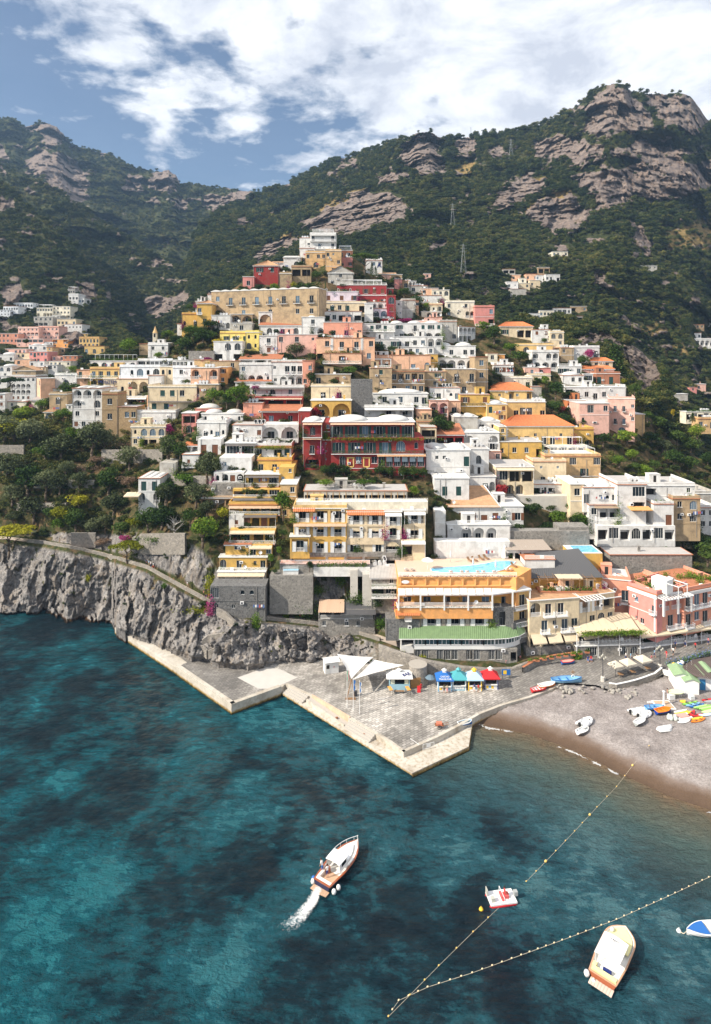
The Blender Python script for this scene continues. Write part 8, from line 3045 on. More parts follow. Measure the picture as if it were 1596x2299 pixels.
FLM=mbf.mesh('float',col('buoy_yellow',(.80,.55,.16),.5),True)
mbf=MB()
mbf.lathe([(.03,-.17),(.12,-.10),(.14,0),(.12,.10),(.03,.17)],8)
FLM2=mbf.mesh('float',col('buoy_cream',(.82,.66,.42),.5),True)
for nm,pts,lb,step,fm in(('buoy_line',[(1457,1676),(1420,1720),(1384,1766),(1340,1812),(1290,1866),(1225,1934),(1158,2003)],'buoy line with yellow floats from the beach to the rescue raft',2.3,FLM),('buoy_line',[(1128,2030),(1062,2092),(985,2168),(920,2234),(872,2282),(845,2312)],'buoy line with yellow floats from the rescue raft to the bottom of the view',2.2,FLM),('buoy_line',[(1620,1956),(1500,2012),(1384,2064),(1280,2104),(1170,2144),(1060,2184),(960,2216),(895,2246),(866,2288)],'long curved buoy line with cream floats in front of the moored yellow boat',1.12,FLM2)):
 q=[]
 for x,y in pts:
  v=G(x,y,.08)
  d_=float(dist_poly(np.array([v.x]),np.array([v.y]),SHORE)[0])
  if d_>-.5:
   v=BP(x,y)+V3((0,0,.1))
  q.append(v)
 e=empty(nm,q[0])
 tag(e,lb,'buoy line')
 sub=[]
 for a_,b_ in zip(q[:-1],q[1:]):
  L=(b_-a_).length
  k=max(1,int(L/step))
  for i in rg(k):
   sub.append(a_.lerp(b_,i/k))
 mb.path([v-q[0]for v in sub],.014,3)
 mb.obj('rope',col('rope',(.62,.55,.42),.9),e)
 for i,v in en_(sub):
  dv=(sub[min(i+1,len(sub)-1)]-sub[max(0,i-1)])
  o=link('float',fm,e,v-q[0]+V3((0,0,.06)))
  o.rotation_euler=dv.to_track_quat('Z','Y').to_euler()
  o.scale=(.58,.58,.7)
  if 'beach' in lb and i%5==2:
   o.scale=(1.2,1.2,1.3)
def inflatable(x,y,ang,L,label,cover=False,z=0.0):
 e=empty('inflatable_dinghy',BP(x,y)+V3((0,0,.25+z)),ang)
 tag(e,label,'dinghy','dinghies on the beach')
 B=L*.42
 pts=[(-L/2,-B/2,.0),(L*.1,-B/2,.02),(L*.34,-B*.36,.06),(L*.48,-B*.12,.12),(L*.48,B*.12,.12),(L*.34,B*.36,.06),(L*.1,B/2,.02),(-L/2,B/2,0)]
 mb=MB()
 mb.path([V3(q)for q in pts],.24,10)
 for q in pts[1:-1]:
  mb.lathe([(.05,-.23),(.18,-.16),(.24,0),(.18,.16),(.05,.23)],8,0,q)
 mb.obj('tube',col('white_rubber',(.78,.78,.77),.5),e,True)
 mb=MB()
 mb.box(-L/2+.1,-B/2+.1,-.15,L*.36,B/2-.1,-.05 if not cover else.2)
 mb.obj('floor',RUBB if not cover else WP,e)
 mb=MB()
 mb.box(-L/2+.05,-.45,-.2,-L/2+.15,.45,.35)
 mb.obj('transom',GREYP,e)
 mb=MB()
 mb.box(-L/2-.3,-.16,.0,-L/2+.1,.16,.55)
 mb.box(-L/2-.2,-.05,-.3,-L/2-.05,.05,.0)
 mb.obj('outboard_motor',BLACKR,e)
 if not cover:
  mb=MB()
  mb.box(-.2,-B/2+.1,.08,.1,B/2-.1,.16)
  mb.obj('seat',WP,e)
 return e
inflatable(1314,1624,.65,3.6,'white inflatable dinghy with a red fuel tank, nearer the sea on the left')
inflatable(1431,1599,.35,3.3,'covered white inflatable dinghy left of the blue rowing boat',True)
inflatable(1446,1607,.45,3.2,'grey white inflatable dinghy with an outboard beside the covered one')
boat('rowing_boat','small white rowing boat beside the lone inflatable near the sea','boat',BP(1308,1645)+V3((0,0,.2)),.5,2.9,1.25,.4,WP,WP,RUBB,thwarts=2,roll=.1)
boat('rowing_boat','pale grey rowing boat in front of the two dinghies','boat',BP(1437,1624)+V3((0,0,.2)),.6,3.0,1.3,.4,GREYP,WP,RUBB,thwarts=3)
boat('rowing_boat','blue rowing boat on the beach left of the orange one','boat',BP(1470,1594)+V3((0,0,.2)),.1,3.7,1.4,.5,SKYB,BLUE,SKYB,thwarts=2)
boat('rowing_boat','blue rowing boat with a bright orange inside','boat',BP(1489,1602)+V3((0,0,.2)),.25,3.3,1.5,.6,col('deep_blue',(.01,.05,.28)),ORNG,ORNG,thwarts=2)
boat('rowing_boat','red rowing boat with white inside on the slip','boat',FQ(1210,1552)+V3((0,0,.2)),.3,3.4,1.4,.45,REDP,REDP,WP,thwarts=3)
boat('rowing_boat','orange rowing boat behind the red one on the slip','boat',FQ(1228,1543)+V3((0,0,.2)),.3,3.9,1.5,.5,ORNG,WP,WP,thwarts=3)
boat('fishing_boat','larger bright blue wooden fishing boat with white hatch on the slip','boat',FQ(1272,1534)+V3((0,0,.3)),.05,6.4,2.0,.75,SKYB,BLUE,SKYB,thwarts=2,p=1.8,stern=.5,fore=.35)
boat('rowing_boat','blue and white little boat at the tip of the landing stage','boat',FQ(1044,1621)+V3((0,0,-.4)),.35,2.9,1.3,.45,BLUE,WP,SKYB,thwarts=3)
boat('rowing_boat','little boat under a red and white striped cover by the street wall','boat',FQ(1275,1491)+V3((0,0,.2)),.15,3.0,1.2,.5,BLUE,REDP,col('striped_cover',(.62,.35,.30)),thwarts=0,fore=.9)
e=empty('life_ring_post',FQ(1286,1530))
tag(e,'wooden cross post with a white life ring by the blue fishing boat','life ring')
mb.box(-.06,-.06,0,.06,.06,2.4)
mb.box(-.4,-.05,1.9,.4,.05,2.05)
mb.obj('post',WOOD,e)
mb.path([(.32*math.cos(t),-.1,1.1+.32*math.sin(t))for t in np.linspace(0,6.283,15)],.08,6)
mb.obj('life_ring',WP,e)
def kayak(x,y,ang,L,B,m,label,name='kayak',cockpit=True,roll=0.0,dz=0.0):
 e=empty(name,BP(x,y)+V3((0,0,.14+dz)),ang)
 e.rotation_euler=(roll,0,ang)
 tag(e,label,name,'kayaks and boards drawn up on the beach')
 mb=MB()
 n=12
 for i in rg(n):
  ring=[]
  for k in(i,i+1):
   t=k/n
   w=B/2*math.sin(math.pi*min(1,max(.015,t)))**.6
   up=.10*abs(2*t-1)**3
   ring.append([(-L/2+L*t,w*math.cos(a),up+(.16 if math.sin(a)>0 else.14)*math.sin(a))for a in np.linspace(0,6.283,9)[:-1]])
  for j in rg(8):
   q=(j+1)%8
   mb.face([ring[0][j],ring[1][j],ring[1][q],ring[0][q]])
 mb.obj('hull',m,e,True)
 if cockpit:
  for cx_ in((-.6,.7)if L>3.2 else(-.2,)):
   mb=MB()
   mb.lathe([(.42,.155),(.36,.175),(.30,.15)],10,0,(cx_,0,0),1,.55)
   mb.obj('cockpit',BLACKR,e)
 return e
Z22=lambda x,y:zp('22',x,y)
for x,y,an,L,m,lb,nm,ck in((690,575,.28,3.6,LIMEK,'bright green kayak nearest the folding table','kayak',True),(722,590,.3,3.6,SKYB,'blue and white kayak below the bright green one','kayak',True),(765,602,.3,3.6,BLUE,'darker blue kayak beside the mint green stack','kayak',True),(800,612,.3,3.4,MINT,'first mint green kayak of the stack of four','kayak',False),(835,616,.3,3.5,LIMEK,'second mint green kayak of the stack of four','kayak',False),(862,624,.3,3.5,MINT,'third mint green kayak of the stack of four','kayak',False),(885,636,.3,3.5,LIMEK,'fourth mint green kayak, the right end of the stack','kayak',False),(880,660,.3,3.2,col('pale_lime',(.62,.68,.36)),'pale lime kayak below the mint stack','kayak',False),(588,662,.3,3.2,WP,'white and blue surfboard at the left of the boards','surfboard',False),(600,678,.3,3.3,YELP,'yellow kayak behind the other yellow one','kayak',False),(632,684,.3,3.3,YELP,'yellow kayak in front at the left of the boards','kayak',False),(625,770,.28,3.0,WP,'white paddle board in front of the pink catamaran','surfboard',False),(768,738,.25,2.6,YELP,'yellow kayak above the orange one','kayak',False),(778,757,.35,3.6,ORNG,'orange kayak lowest of the right hand group','kayak',True),(868,695,.2,3.6,col('ice_blue',(.50,.62,.74)),'ice blue board at the right edge of the beach','surfboard',False),(715,680,.75,2.4,REDP,'red kayak leaning on another red one','kayak',True),(757,702,.1,2.6,REDP,'red kayak with a dark cockpit beside the orange one','kayak',True),(872,540,.2,2.4,REDP,'red kayak under the beach hut at the right edge','kayak',True),(612,555,.1,1.2,YELP,'small yellow round float by the white boxes','float',False),(895,556,.2,2.4,GREYP,'grey green dinghy at the right edge of the beach','kayak',False)):
 kayak(*Z22(x,y),an,L,.78 if nm!='float' else 1.0,m,lb,nm,ck)
e=empty('pedal_catamaran',BP(*Z22(618,728))+V3((0,0,.15)),.2)
tag(e,'pink and white pedal catamaran in the middle of the boards','catamaran')
for yy in(-.6,.6):
 mb.box(-1.4,yy-.22,0,1.4,yy+.22,.35)
 mb.obj('float_hull',WP,e)
mb.box(-1.1,-.6,.35,.9,.6,.5)
mb.obj('deck',col('salmon_plastic',(.70,.32,.28)),e)
e,_s=boat('upturned_boat','white upturned dinghy alone in the middle of the beach','boat',BP(1493,1638)+V3((0,0,.55)),.25,3.0,1.4,.5,WP,WP,WP,thwarts=0,roll=rad(172))
e=empty('shower_platform',BP(1490,1584))
tag(e,'square tiled platform with a white post and trough for the beach showers','platform')
mb.box(-1.7,-1.5,-.2,1.7,1.5,.18)
mb.obj('slab',WP,e)
mb.box(-1.5,-1.3,.18,1.5,1.3,.20)
mb.obj('tiles',col('shower_tile',(.48,.33,.22),.8,.3,scale=6),e)
mb.lathe([(.35,.2),(.2,.4),(.16,2.6),(.3,2.75),(.1,2.9)],10)
mb.obj('post',WP,e)
e=empty('beach_sign',BP(1458,1596))
tag(e,'small white sign on a wooden post by the blue rowing boat','sign')
mb.tube((0,0,0),(0,0,1.6),.04,n=5)
mb.obj('post',WOOD,e)
mb.box(-.5,-.03,1.5,.5,.03,1.85)
mb.obj('board',WP,e)
for x,y,w,h_,lb in((490,520,1.2,.8,'white storage box left of the folding table'),(706,520,.9,.6,'pale crate right of the folding table')):
 e=empty('storage_box',BP(*Z22(x,y)),.2)
 tag(e,lb,'box')
 mb.box(-w/2,-.4,0,w/2,.4,h_)
 mb.obj('body',WP,e)
 mb.box(-w/2-.03,-.43,h_,w/2+.03,.43,h_+.08)
 mb.obj('lid',col('offwhite',(.66,.66,.64)),e)
e=empty('oval_table',BP(*Z22(545,500)),.1)
tag(e,'big oval pale green table top on trestles beside the huts','table')
mb.lathe([(1.6,1.0),(1.6,1.1)],20,0,(0,0,0),1,.55)
mb.obj('tabletop',col('pale_green',(.66,.72,.45)),e)
for sx in(-.9,.9):
 mb.tube((sx-.2,0,0),(sx,0,1),.05,n=5)
 mb.tube((sx+.2,0,0),(sx,0,1),.05,n=5)
 mb.obj('trestle',WP,e)
for k,(x,y)in en_(((466,740),(492,748),(538,752))):
 e=empty('sack',BP(*Z22(x,y)))
 tag(e,['pale plastic sack, left of the three','pale plastic sack, middle of the three','pale plastic sack leaning on the catamaran'][k],'sack','plastic sacks on the beach')
 mb.lathe([(.25,0),(.38,.2),(.36,.7),(.15,.95),(.2,1.05)],9)
 mb.obj('bag',col('plastic_sack',(.62,.66,.60),.4),e,True)
HUTG=col('hut_green_roof',(.25,.36,.20),.85,.2)
DOORB=col('blue_door',(.03,.20,.42))
for x,y,w,dp,hh,rt,lb in((712,475,2.6,3.0,2.6,-.18,'white beach hut with a green gabled roof, nearest the oval table'),(612,425,3.0,4.0,2.9,-.18,'long white beach hut with a green roof behind the oval table'),(838,430,2.8,4.0,2.6,-.1,'white beach hut with a blue door'),(912,400,2.8,4.0,2.8,-.1,'white beach hut with a green roof at the right edge')):
 hut(0,0,w,dp,hh,HUTG,WP,lb,'beach_hut',rt,DOORB if 'blue' in lb else None,'y','beach hut',P=BP(*Z22(x,y)))
q=[W(*zp('22',*p_),d_)for p_,d_ in(((590,185),136),((745,278),131),((1000,330),126),((1100,40),139),((720,100),141))]
zt=5.6
e=empty('beach_restaurant',V3((q[0].x+8,131,2.2)))
tag(e,'beach restaurant with a dark reed roof and white curved beam at the right edge','restaurant')
poly=[G(*zp('22',*p_),zt)-e.location for p_ in((592,188),(750,282),(1050,340),(1150,30),(720,104))]
A_,B_,C_,D_,E_=poly
for k in rg(40):
 t0,t1=k/40,(k+1)/40
 z_=V3((0,0,.05*(k%2)))
 mb.face([A_.lerp(B_.lerp(C_,.6),t0)+z_,A_.lerp(B_.lerp(C_,.6),t1)+z_,E_.lerp(D_,t1)+z_,E_.lerp(D_,t0)+z_])
mb.face([A_,B_,C_,C_.lerp(B_,.4)])
mb.obj('reed_roof',plain('brown_reed',(.12,.09,.08),.95,var=.35,scale=5),e)
cv=[G(*zp('22',*p_),z_)-e.location for p_,z_ in(((388,205),3.4),((450,222),4.2),((540,250),4.8),((640,280),5.1),((745,305),5.2))]
for a_,b_ in zip(cv[:-1],cv[1:]):
 dv=(b_-a_).xy.normalized()
 nn=V3((-dv.y,dv.x,0))*.5
 lo=V3((0,0,-1.1))
 mb.face([a_+lo,b_+lo,b_,a_])
 mb.face([a_,b_,b_+nn,a_+nn])
 mb.face([a_+nn,b_+nn,b_+nn+lo,a_+nn+lo])
mb.obj('white_beam',WP,e)
for t in(.1,.5,.9):
 for s_0,s_1 in((A_,E_),(B_,D_)):
  p_=s_0.lerp(s_1,t)
  mb.tube((p_.x,p_.y,-2),(p_.x,p_.y,zt-2.25),.12,n=6)
mb.obj('post',WP,e)
for k,(x,y,m)in en_(((520,158,YELP),(545,160,BLUE),(570,150,WP),(590,165,BLUE),(605,135,WP))):
 e2=empty('decorative_buoy',G(*zp('22',x,y),3.6))
 tag(e2,['yellow buoy at the left end of the decorated terrace edge','blue buoy second on the decorated terrace edge','white buoy third on the decorated terrace edge','dark blue buoy nearest the reed roof corner','white buoy behind the others by the reed roof'][k],'buoy','buoys decorating the terrace')
 mb.lathe([(.05,-.5),(.4,-.3),(.5,0),(.4,.3),(.1,.5)],10)
 mb.obj('float_body',m,e2,True)
for x,y,sx,lb in((778,1238,1.15,'cream square parasol, left of the three'),(884,1216,1.25,'cream square parasol, middle of the three'),(1012,1186,1.35,'cream square parasol, right and largest of the three')):
 px,py=zp('13',x,y+60)
 e=empty('parasol',FQ(px,py),.35)
 tag(e,lb,'parasol','cream parasols on the cafe terrace')
 ap=(0,0,3.35)
 cn=[(-sx,-sx,2.45),(sx,-sx,2.45),(sx,sx,2.45),(-sx,sx,2.45)]
 for i in rg(4):
  j=(i+1)%4
  mb.face([cn[i],cn[j],ap])
  mb.face([(cn[i][0],cn[i][1],2.2),(cn[j][0],cn[j][1],2.2),cn[j],cn[i]])
 mb.obj('canopy',plain('parasol_cloth',(.56,.50,.41),.85,var=.05),e)
 mb.tube((0,0,0),(0,0,3.05),.06,n=6)
 mb.obj('pole',MD,e)
 t=empty('cafe_table',FQ(px,py)+V3((.8,-.5,0)))
 tag(t,'wooden cafe table with chairs under the '+lb.split(',')[1].strip().split(' ')[0]+' cream parasol','table','tables under the parasols')
 mb.box(-.5,-.5,.72,.5,.5,.78)
 mb.obj('tabletop',WOOD,t)
 mb.tube((0,0,0),(0,0,.72),.06)
 mb.obj('leg',MD,t)
for x,y,lb in((966,1540,'small dark blue parasol left of the blue kiosk'),):
 e=empty('parasol',FQ(x,y))
 tag(e,lb,'parasol')
 mb.lathe([(1.15,1.75),(.6,2.1),(.03,2.3)],8)
 mb.obj('canopy',col('slate_cloth',(.12,.18,.23),.9),e)
 mb.tube((0,0,0),(0,0,2.3),.04,n=5)
 mb.obj('pole',MD,e)
invd=None
for k,(x,y,lb)in en_(((895,400,'folded white parasol in the middle of the pool deck'),(1100,425,'folded white parasol at the right of the pool deck'),(1375,290,'folded white parasol at the back right of the pool deck'),(690,340,'folded white parasol against the wall left of the loungers'),(945,290,'folded white parasol against the pool wall, second from right'),(1040,270,'folded white parasol at the right end of the pool wall'))):
 e=empty('folded_parasol',G(*zp('12',x,y),DZ))
 tag(e,lb,'parasol','folded parasols by the pool')
 mb.lathe([(.05,0),(.05,1.0),(.22,1.1),(.16,2.2),(.04,2.7)],8)
 mb.obj('cloth',WP,e,True)
e=empty('parasol',G(*zp('12',480,405),DZ))
tag(e,'open white parasol at the left end of the pool deck','parasol')
mb.lathe([(1.45,2.1),(.7,2.55),(.03,2.8)],8)
mb.obj('canopy',CANVAS,e)
mb.tube((0,0,0),(0,0,2.8),.05,n=5)
mb.obj('pole',MW,e)
def lounger(x,y,rot,m,label,z):
 e=empty('sun_lounger',G(*zp('12',x,y),z),rot)
 tag(e,label,'sun lounger','sun loungers by the pool')
 mb=MB()
 mb.box(-.32,-.6,.26,.32,.7,.36)
 mb.obj('bed',m,e)
 mb=MB()
 mb.face([(-.32,.7,.36),(.32,.7,.36),(.32,1.2,.9),(-.32,1.2,.9)])
 mb.face([(-.32,.7,.30),(.32,.7,.30),(.32,1.2,.84),(-.32,1.2,.84)])
 mb.obj('backrest',m,e)
 mb=MB()
 for sx in(-.28,.28):
  for sy in(-.5,.6):
   mb.box(sx-.03,sy-.03,0,sx+.03,sy+.03,.26)
 mb.obj('legs',WOOD,e)
for k,x in en_((282,338,690,790,838,935,985,1085,1200,1240)):
 lounger(x,435-(20 if x<400 else 0)-(20 if x>1150 else 0),rad(175)if k%2 else rad(182),WP,'white sun lounger on the pool deck, '+['at the far left end','second from the left end','left of the middle of the rail','left of a close pair by the rail','right of a close pair by the rail','right of the middle parasol','second right of the middle parasol','under the right parasol','near the fountain, left','near the fountain, right'][k],DZ)
for k,(x,y)in en_(((872,335),(915,330),(975,318),(1020,313),(1275,385))):
 lounger(x,y,rad(30),WOOD,'brown wooden lounger '+['leftmost along the pool wall','second along the pool wall','third along the pool wall','rightmost along the pool wall','folded at the right end of the pool'][k],DZ)
def lamp(loc,h,label):
 e=empty('street_lamp',loc)
 tag(e,label,'street lamp','black iron street lamps')
 mb=MB()
 mb.lathe([(.5,-.3),(.45,.9),(.3,1.0)],8)
 mb.obj('base',CONC,e)
 mb=MB()
 mb.tube((0,0,1.0),(0,0,h),.11,.06,n=8)
 for a in(0,1.57,3.14,4.71):
  mb.path([(0,0,h-.9),(.35*math.cos(a),.35*math.sin(a),h-.7),(.6*math.cos(a),.6*math.sin(a),h-.55)],.045,5)
 mb.obj('post',MD,e)
 for k,a in en_((0,1.57,3.14,4.71,None)):
  mb=MB()
  x,y,z=(.6*math.cos(a),.6*math.sin(a),h-.55)if a is not None else(0,0,h)
  mb.lathe([(.1,0),(.19,.3),(.05,.5)],6,0,(x,y,z))
  mb.obj('lantern',col('lamp_glass',(.45,.44,.38),.2),e)
lamp(FQ(*zp('13',668,1340)),5.2,'black iron street lamp with five lanterns left of the parasols')
lamp(FQ(*zp('13',1158,1235)),4.6,'black iron street lamp right of the parasols')
e=empty('info_board',FQ(1136,1524))
tag(e,'blue framed information board before the stone wall','notice board')
mb.box(-.9,-.05,.8,.9,.05,2.0)
mb.obj('frame',BLUE,e)
mb.box(-.6,-.07,1.0,.1,-.05,1.8)
mb.obj('poster',YELP,e)
for sx in(-.8,.8):
 mb.tube((sx,0,0),(sx,0,.8),.05,n=5)
mb.obj('leg',MD,e)
e=empty('hand_cart',FQ(986,1634)+V3((0,0,0)))
tag(e,'rusty two wheeled cart with orange gear at the piazza edge','cart')
mb.box(-.8,-.5,.55,.8,.5,.65)
mb.tube((.8,.3,.6),(1.7,.3,.9),.04)
mb.tube((.8,-.3,.6),(1.7,-.3,.9),.04)
mb.obj('bed',plain('rust',(.22,.09,.04),.9),e)
for sy in(-.55,.55):
 mb.path([(.35*math.cos(t),sy,.38+.35*math.sin(t))for t in np.linspace(0,6.283,13)],.05,5)
 mb.obj('wheel',BLACKR,e)
mb.box(-.5,-.4,.65,.5,.4,1.0)
mb.obj('load',col('orange_gear',(.55,.17,.10),.9),e)
for x,y,an,lb in((962,1682,.35,'crowd barrier with a notice on the landing stage'),(931,1678,-.9,'crowd barrier by the port sign')):
 e=empty('crowd_barrier',G(x,y,PZ),an)
 tag(e,lb,'barrier')
 mb.path([(-1.1,0,0),(-1.1,0,1.05),(1.1,0,1.05),(1.1,0,0)],.03,5)
 mb.tube((-1.1,0,.25),(1.1,0,.25),.025)
 for k in rg(13):
  mb.tube((-1+k*.166,0,.25),(-1+k*.166,0,1.05),.012,n=3)
 mb.obj('frame',MW,e)
 if 'notice' in lb:
  mb.box(-.4,-.03,.4,.4,.0,.95)
  mb.obj('notice',WP,e)
_BM=[]
for k in rg(5):
 bm=bmesh.new()
 bmesh.ops.create_icosphere(bm,subdivisions=2,radius=.5)
 co=np.array([v.co for v in bm.verts])
 nz_=fbm(co*1.6+k*7.1,3)*.45+fbm(co*4+k,2)*.15
 for v,d_ in zip(bm.verts,nz_):
  v.co*=1+d_
  v.co.z*=.7
 me=bpy.data.meshes.new('boulder')
 bm.to_mesh(me)
 bm.free()
 me.materials.append(plain('pale_boulder',(.30,.28,.25),.9,var=.25,scale=2))
 _BM.append(me)
rr=random.Random(12)
for k in rg(46):
 t=rr.random()
 x=1240+t*190
 y=1545+rr.gauss(0,6)+(x-1240)*.12*rr.random()+4
 o=link('boulder',_BM[k%5],None,BP(x,y)+V3((0,0,.1)),(rr.random(),rr.random(),rr.random()*6),rr.uniform(.3,.95))
 tag(o,'loose pale boulder in the line of stones at the top of the beach','boulder','loose boulders at the top of the beach')
for x,y,s_0,lb in((600,1478,4.2,'tall rugged grey rock standing at the back of the quay'),(698,1484,2.2,'round grey boulder at the back of the quay'),(575,1487,2.6,'low grey rock left of the tall rugged one'),(655,1485,1.6,'flat pale rock between tall rock and round boulder')):
 o=link('rock',_BM[int(x)%5],None,FQ(x,y+5)+V3((0,.8,s_0*.25)),(.2,.1,x),(s_0,s_0*.8,s_0*(1.35 if s_0>4 else 1)))
 o.material_slots[0].link='OBJECT'
 o.material_slots[0].material=bpy.data.materials['sea_cliff_ground']
 at=_BM[int(x)%5]
 if 'rock' not in at.attributes:
  q=at.attributes.new('rock','FLOAT','POINT')
  q.data.foreach_set('value',[1.0]*len(at.vertices))
 tag(o,lb,'rock')
def pylon(x,y,d,h,label):
 e=empty('power_pylon',W(x,y,d)+V3((0,0,-2)))
 tag(e,label,'pylon','power pylons on the mountain')
 mb=MB()
 b_,t_=h*.09,h*.012
 lv=np.linspace(0,1,7)
 for sx in(-1,1):
  for sy in(-1,1):
   mb.tube((sx*b_,sy*b_,0),(sx*t_,sy*t_,h),h*.0035,n=4)
 for a0,a1 in zip(lv[:-1],lv[1:]):
  r0,r1=b_+(t_-b_)*a0,b_+(t_-b_)*a1
  for sg in(-1,1):
   mb.tube((-r0*sg,-r0,h*a0),(r1*sg,-r1,h*a1),h*.002,n=3)
   mb.tube((-r0,-r0*sg,h*a0),(-r1,r1*sg,h*a1),h*.002,n=3)
 mb.obj('lattice',GREYP,e)
 for f in(.72,.84,.95):
  mb=MB()
  mb.tube((-h*.12,0,h*f),(h*.12,0,h*f),h*.004,n=4)
  mb.obj('arm',GREYP,e)
pylon(1057,308,900,17,'power pylon on the skyline of the big mountain')
pylon(1147,356,760,26,'power pylon on the slope below the skyline')
pylon(1016,500,520,18,'power pylon above the middle woods')
pylon(1040,606,430,20,'power pylon in the woods right of the summit houses')
def near_label(kind,px,py):
 return kind
def T(kind,x,y,hpx,name,label,z='P',cat='tree',wide=1.0,d=None,sh='town_hill',dd=0.0,group=None,trunk=None):
 """tree standing with its foot at a survey point; hpx its height in view"""
 x,y=zp(z,x,y)
 hpx=hpx*_ZO[z][2]
 if d is None:
  d=LD(x,y,sh)+dd
 return tree(kind,W(x,y,d),hpx*d/FP,name,label,cat,wide,group,trunk)
T('pine',590,490,195,'stone_pine','stone pine with a broad flat crown below the summit houses','3',wide=1.35,d=282)
T('cypress',656,515,135,'cypress','dark cypress, taller of the two beside the stone pine','3',wide=1.15,d=281)
T('cypress',690,518,95,'cypress','dark cypress, shorter of the two beside the stone pine','3',wide=1.2,d=281)
T('pine',108,1150,230,'stone_pine','stone pine in front of the white arched hotel in the far quarter','1',wide=.85,d=300)
T('conifer',945,880,255,'conifer','tall dark green conifer beside the tiled tower room','4',wide=1.35,d=268)
T('limepine',285,1268,52,'pine_tree','bright yellow green pine leaning over the cliff path','P',wide=1.5)
T('limepine',20,1250,72,'pine_tree','bright yellow green pine cut by the left edge','P',wide=1.5)
T('yellow',625,1235,165,'autumn_tree','yellow autumn tree before the lemon yellow house','2',wide=1.4)
T('olive',1335,1255,140,'spreading_tree','spreading dark tree before the pale pink wall','2',wide=1.45)
e=empty('palm_tree',W(*zp('3',1272,825),284))
tag(e,'palm tree with a shaggy trunk on the right slope','palm tree')
hp=130*.2461*284/FP
mb.tube((0,0,-1),(0,0,hp*.72),hp*.05,hp*.045,7)
mb.obj('trunk',BARK,e)
rr=random.Random(4)
for k in rg(34):
 a,t=k*2.4,rr.uniform(-.5,1.1)
 L=hp*.30
 p0=V3((0,0,hp*.72))
 pts=[p0+V3((math.cos(a)*L*s*math.cos(t*.6),math.sin(a)*L*s*math.cos(t*.6),L*(math.sin(t)*s-.55*s*s)))for s in np.linspace(0,1,5)]
 for q0,q1 in zip(pts[:-1],pts[1:]):
  sd=V3((-math.sin(a),math.cos(a),0))*hp*.035
  mb.face([q0-sd,q1-sd*.8,q1+sd*.8,q0+sd])
mb.obj('crown',FO_GREEN,e)
T('bare',975,0,1,'x','x')if False else None
e=empty('bare_tree',W(*zp('6',225,1485),LD(*zp('6',225,1485),'town_hill')-.5))
tag(e,'white leafless tree on the dry terrace','tree')
link('trunk',trunk_mesh('bare',1,BARK_PALE),e,scale=6.5)
T('conifer',1265,330,100,'conifer','thin pale green conifer high in the woods right of the stone pine','3',d=430,sh='right_mountain')
T('cypress',232,630,75,'cypress','slim yellow green cypress on the wall of the lilac house','3',d=262)
Z5T=[('olive',265,660,290,1.2,'grey olive tree left of the garden hut'),('olive',40,640,300,1.3,'dark broad tree at the left edge under the vine terrace'),('lime',130,640,260,1.2,'bright green tree in the garden at the left edge'),('green',220,430,150,1.5,'bright vine covered tree below the white vaulted house'),('green',380,340,130,1.2,'green bush tree left of the tan stone house'),('broad',640,240,190,1.2,'broad tree before the small grey house'),('green',580,420,120,1.4,'orange tree clump on the railed terrace'),('green',690,420,110,1.0,'bright sapling beside the white arched house'),('olive',840,760,330,1.1,'tall grey olive under the white arched house'),('olive',950,700,200,1.2,'wide olive right of the tall olive under the white house'),('tallgreen',640,660,200,.9,'ivy clad green column below the railed terrace'),('tallgreen',720,640,170,.8,'dark ivy column beside the ivy clad one'),('olive',560,790,260,1.4,'big grey olive in the middle of the slope'),('green',410,800,180,1.3,'green tree left of the big grey olive'),('olive',1180,870,220,1.3,'olive below the wooden fence of the cream house'),('broad',1545,800,250,.9,'dark tree right of the cream house with the vine pergola'),('olive',60,960,260,1.3,'dark olive at the left edge half way up the slope'),('broad',250,1110,290,1.3,'large dark green tree at the left of the slope'),('olive',110,1190,200,1.4,'low olive in front of the large dark green tree'),('olive',420,1120,260,1.2,'olive right of the large dark green tree'),('olive',545,1100,220,1.0,'olive beside the prickly pears'),('olive',600,950,180,1.0,'narrow olive under the big grey one'),('olive',720,1080,200,1.1,'olive left of the round carob tree'),('broad',990,1120,270,1.1,'round deep green carob tree in the centre of the slope'),('dry',1170,1010,120,1.6,'brown dry bush left of the lone villa'),('dry',1330,960,80,2.0,'brown dry bush above the lone villa'),('olive',1040,1300,220,1.5,'wide olive left below the lone villa'),('olive',310,1340,260,1.2,'olive low on the slope at the left'),('olive',120,1370,130,1.5,'small olive near the yellow pine'),('bushlime',560,1310,150,1.4,'yellow green prickly pear clump in the middle'),('bushlime',720,1200,150,1.3,'pale prickly pear clump below the olives'),('broad',690,1430,210,1.2,'dark tree above the cliff path in the middle'),('olive',830,1470,180,1.2,'olive above the round stone terrace'),('olive',960,1440,170,1.2,'olive right of the one above the round terrace'),('bushdark',1100,1440,130,1.3,'dark bush left of the pink flowers'),('bushgreen',550,1400,110,1.5,'green scrub right of the low olive'),('bushlime',1230,1390,120,1.3,'lime green bush below the lone villa'),('broad',1350,1420,220,1.2,'dark tree right below the lone villa'),('bougain',1140,1540,110,1.0,'pink bougainvillea above the stone stairs'),('broad',1510,1200,230,1.1,'dark tree covering the right side of the lone villa'),('bushgreen',1500,1330,140,1.7,'feathery green tree below the lone villa'),('bushdark',480,1290,110,1.4,'dark scrub below the prickly pears'),('dry',880,810,90,1.6,'dry brown brush under the tall olive'),('dry',940,1560,90,1.5,'dry brown brush above the cliff path')]
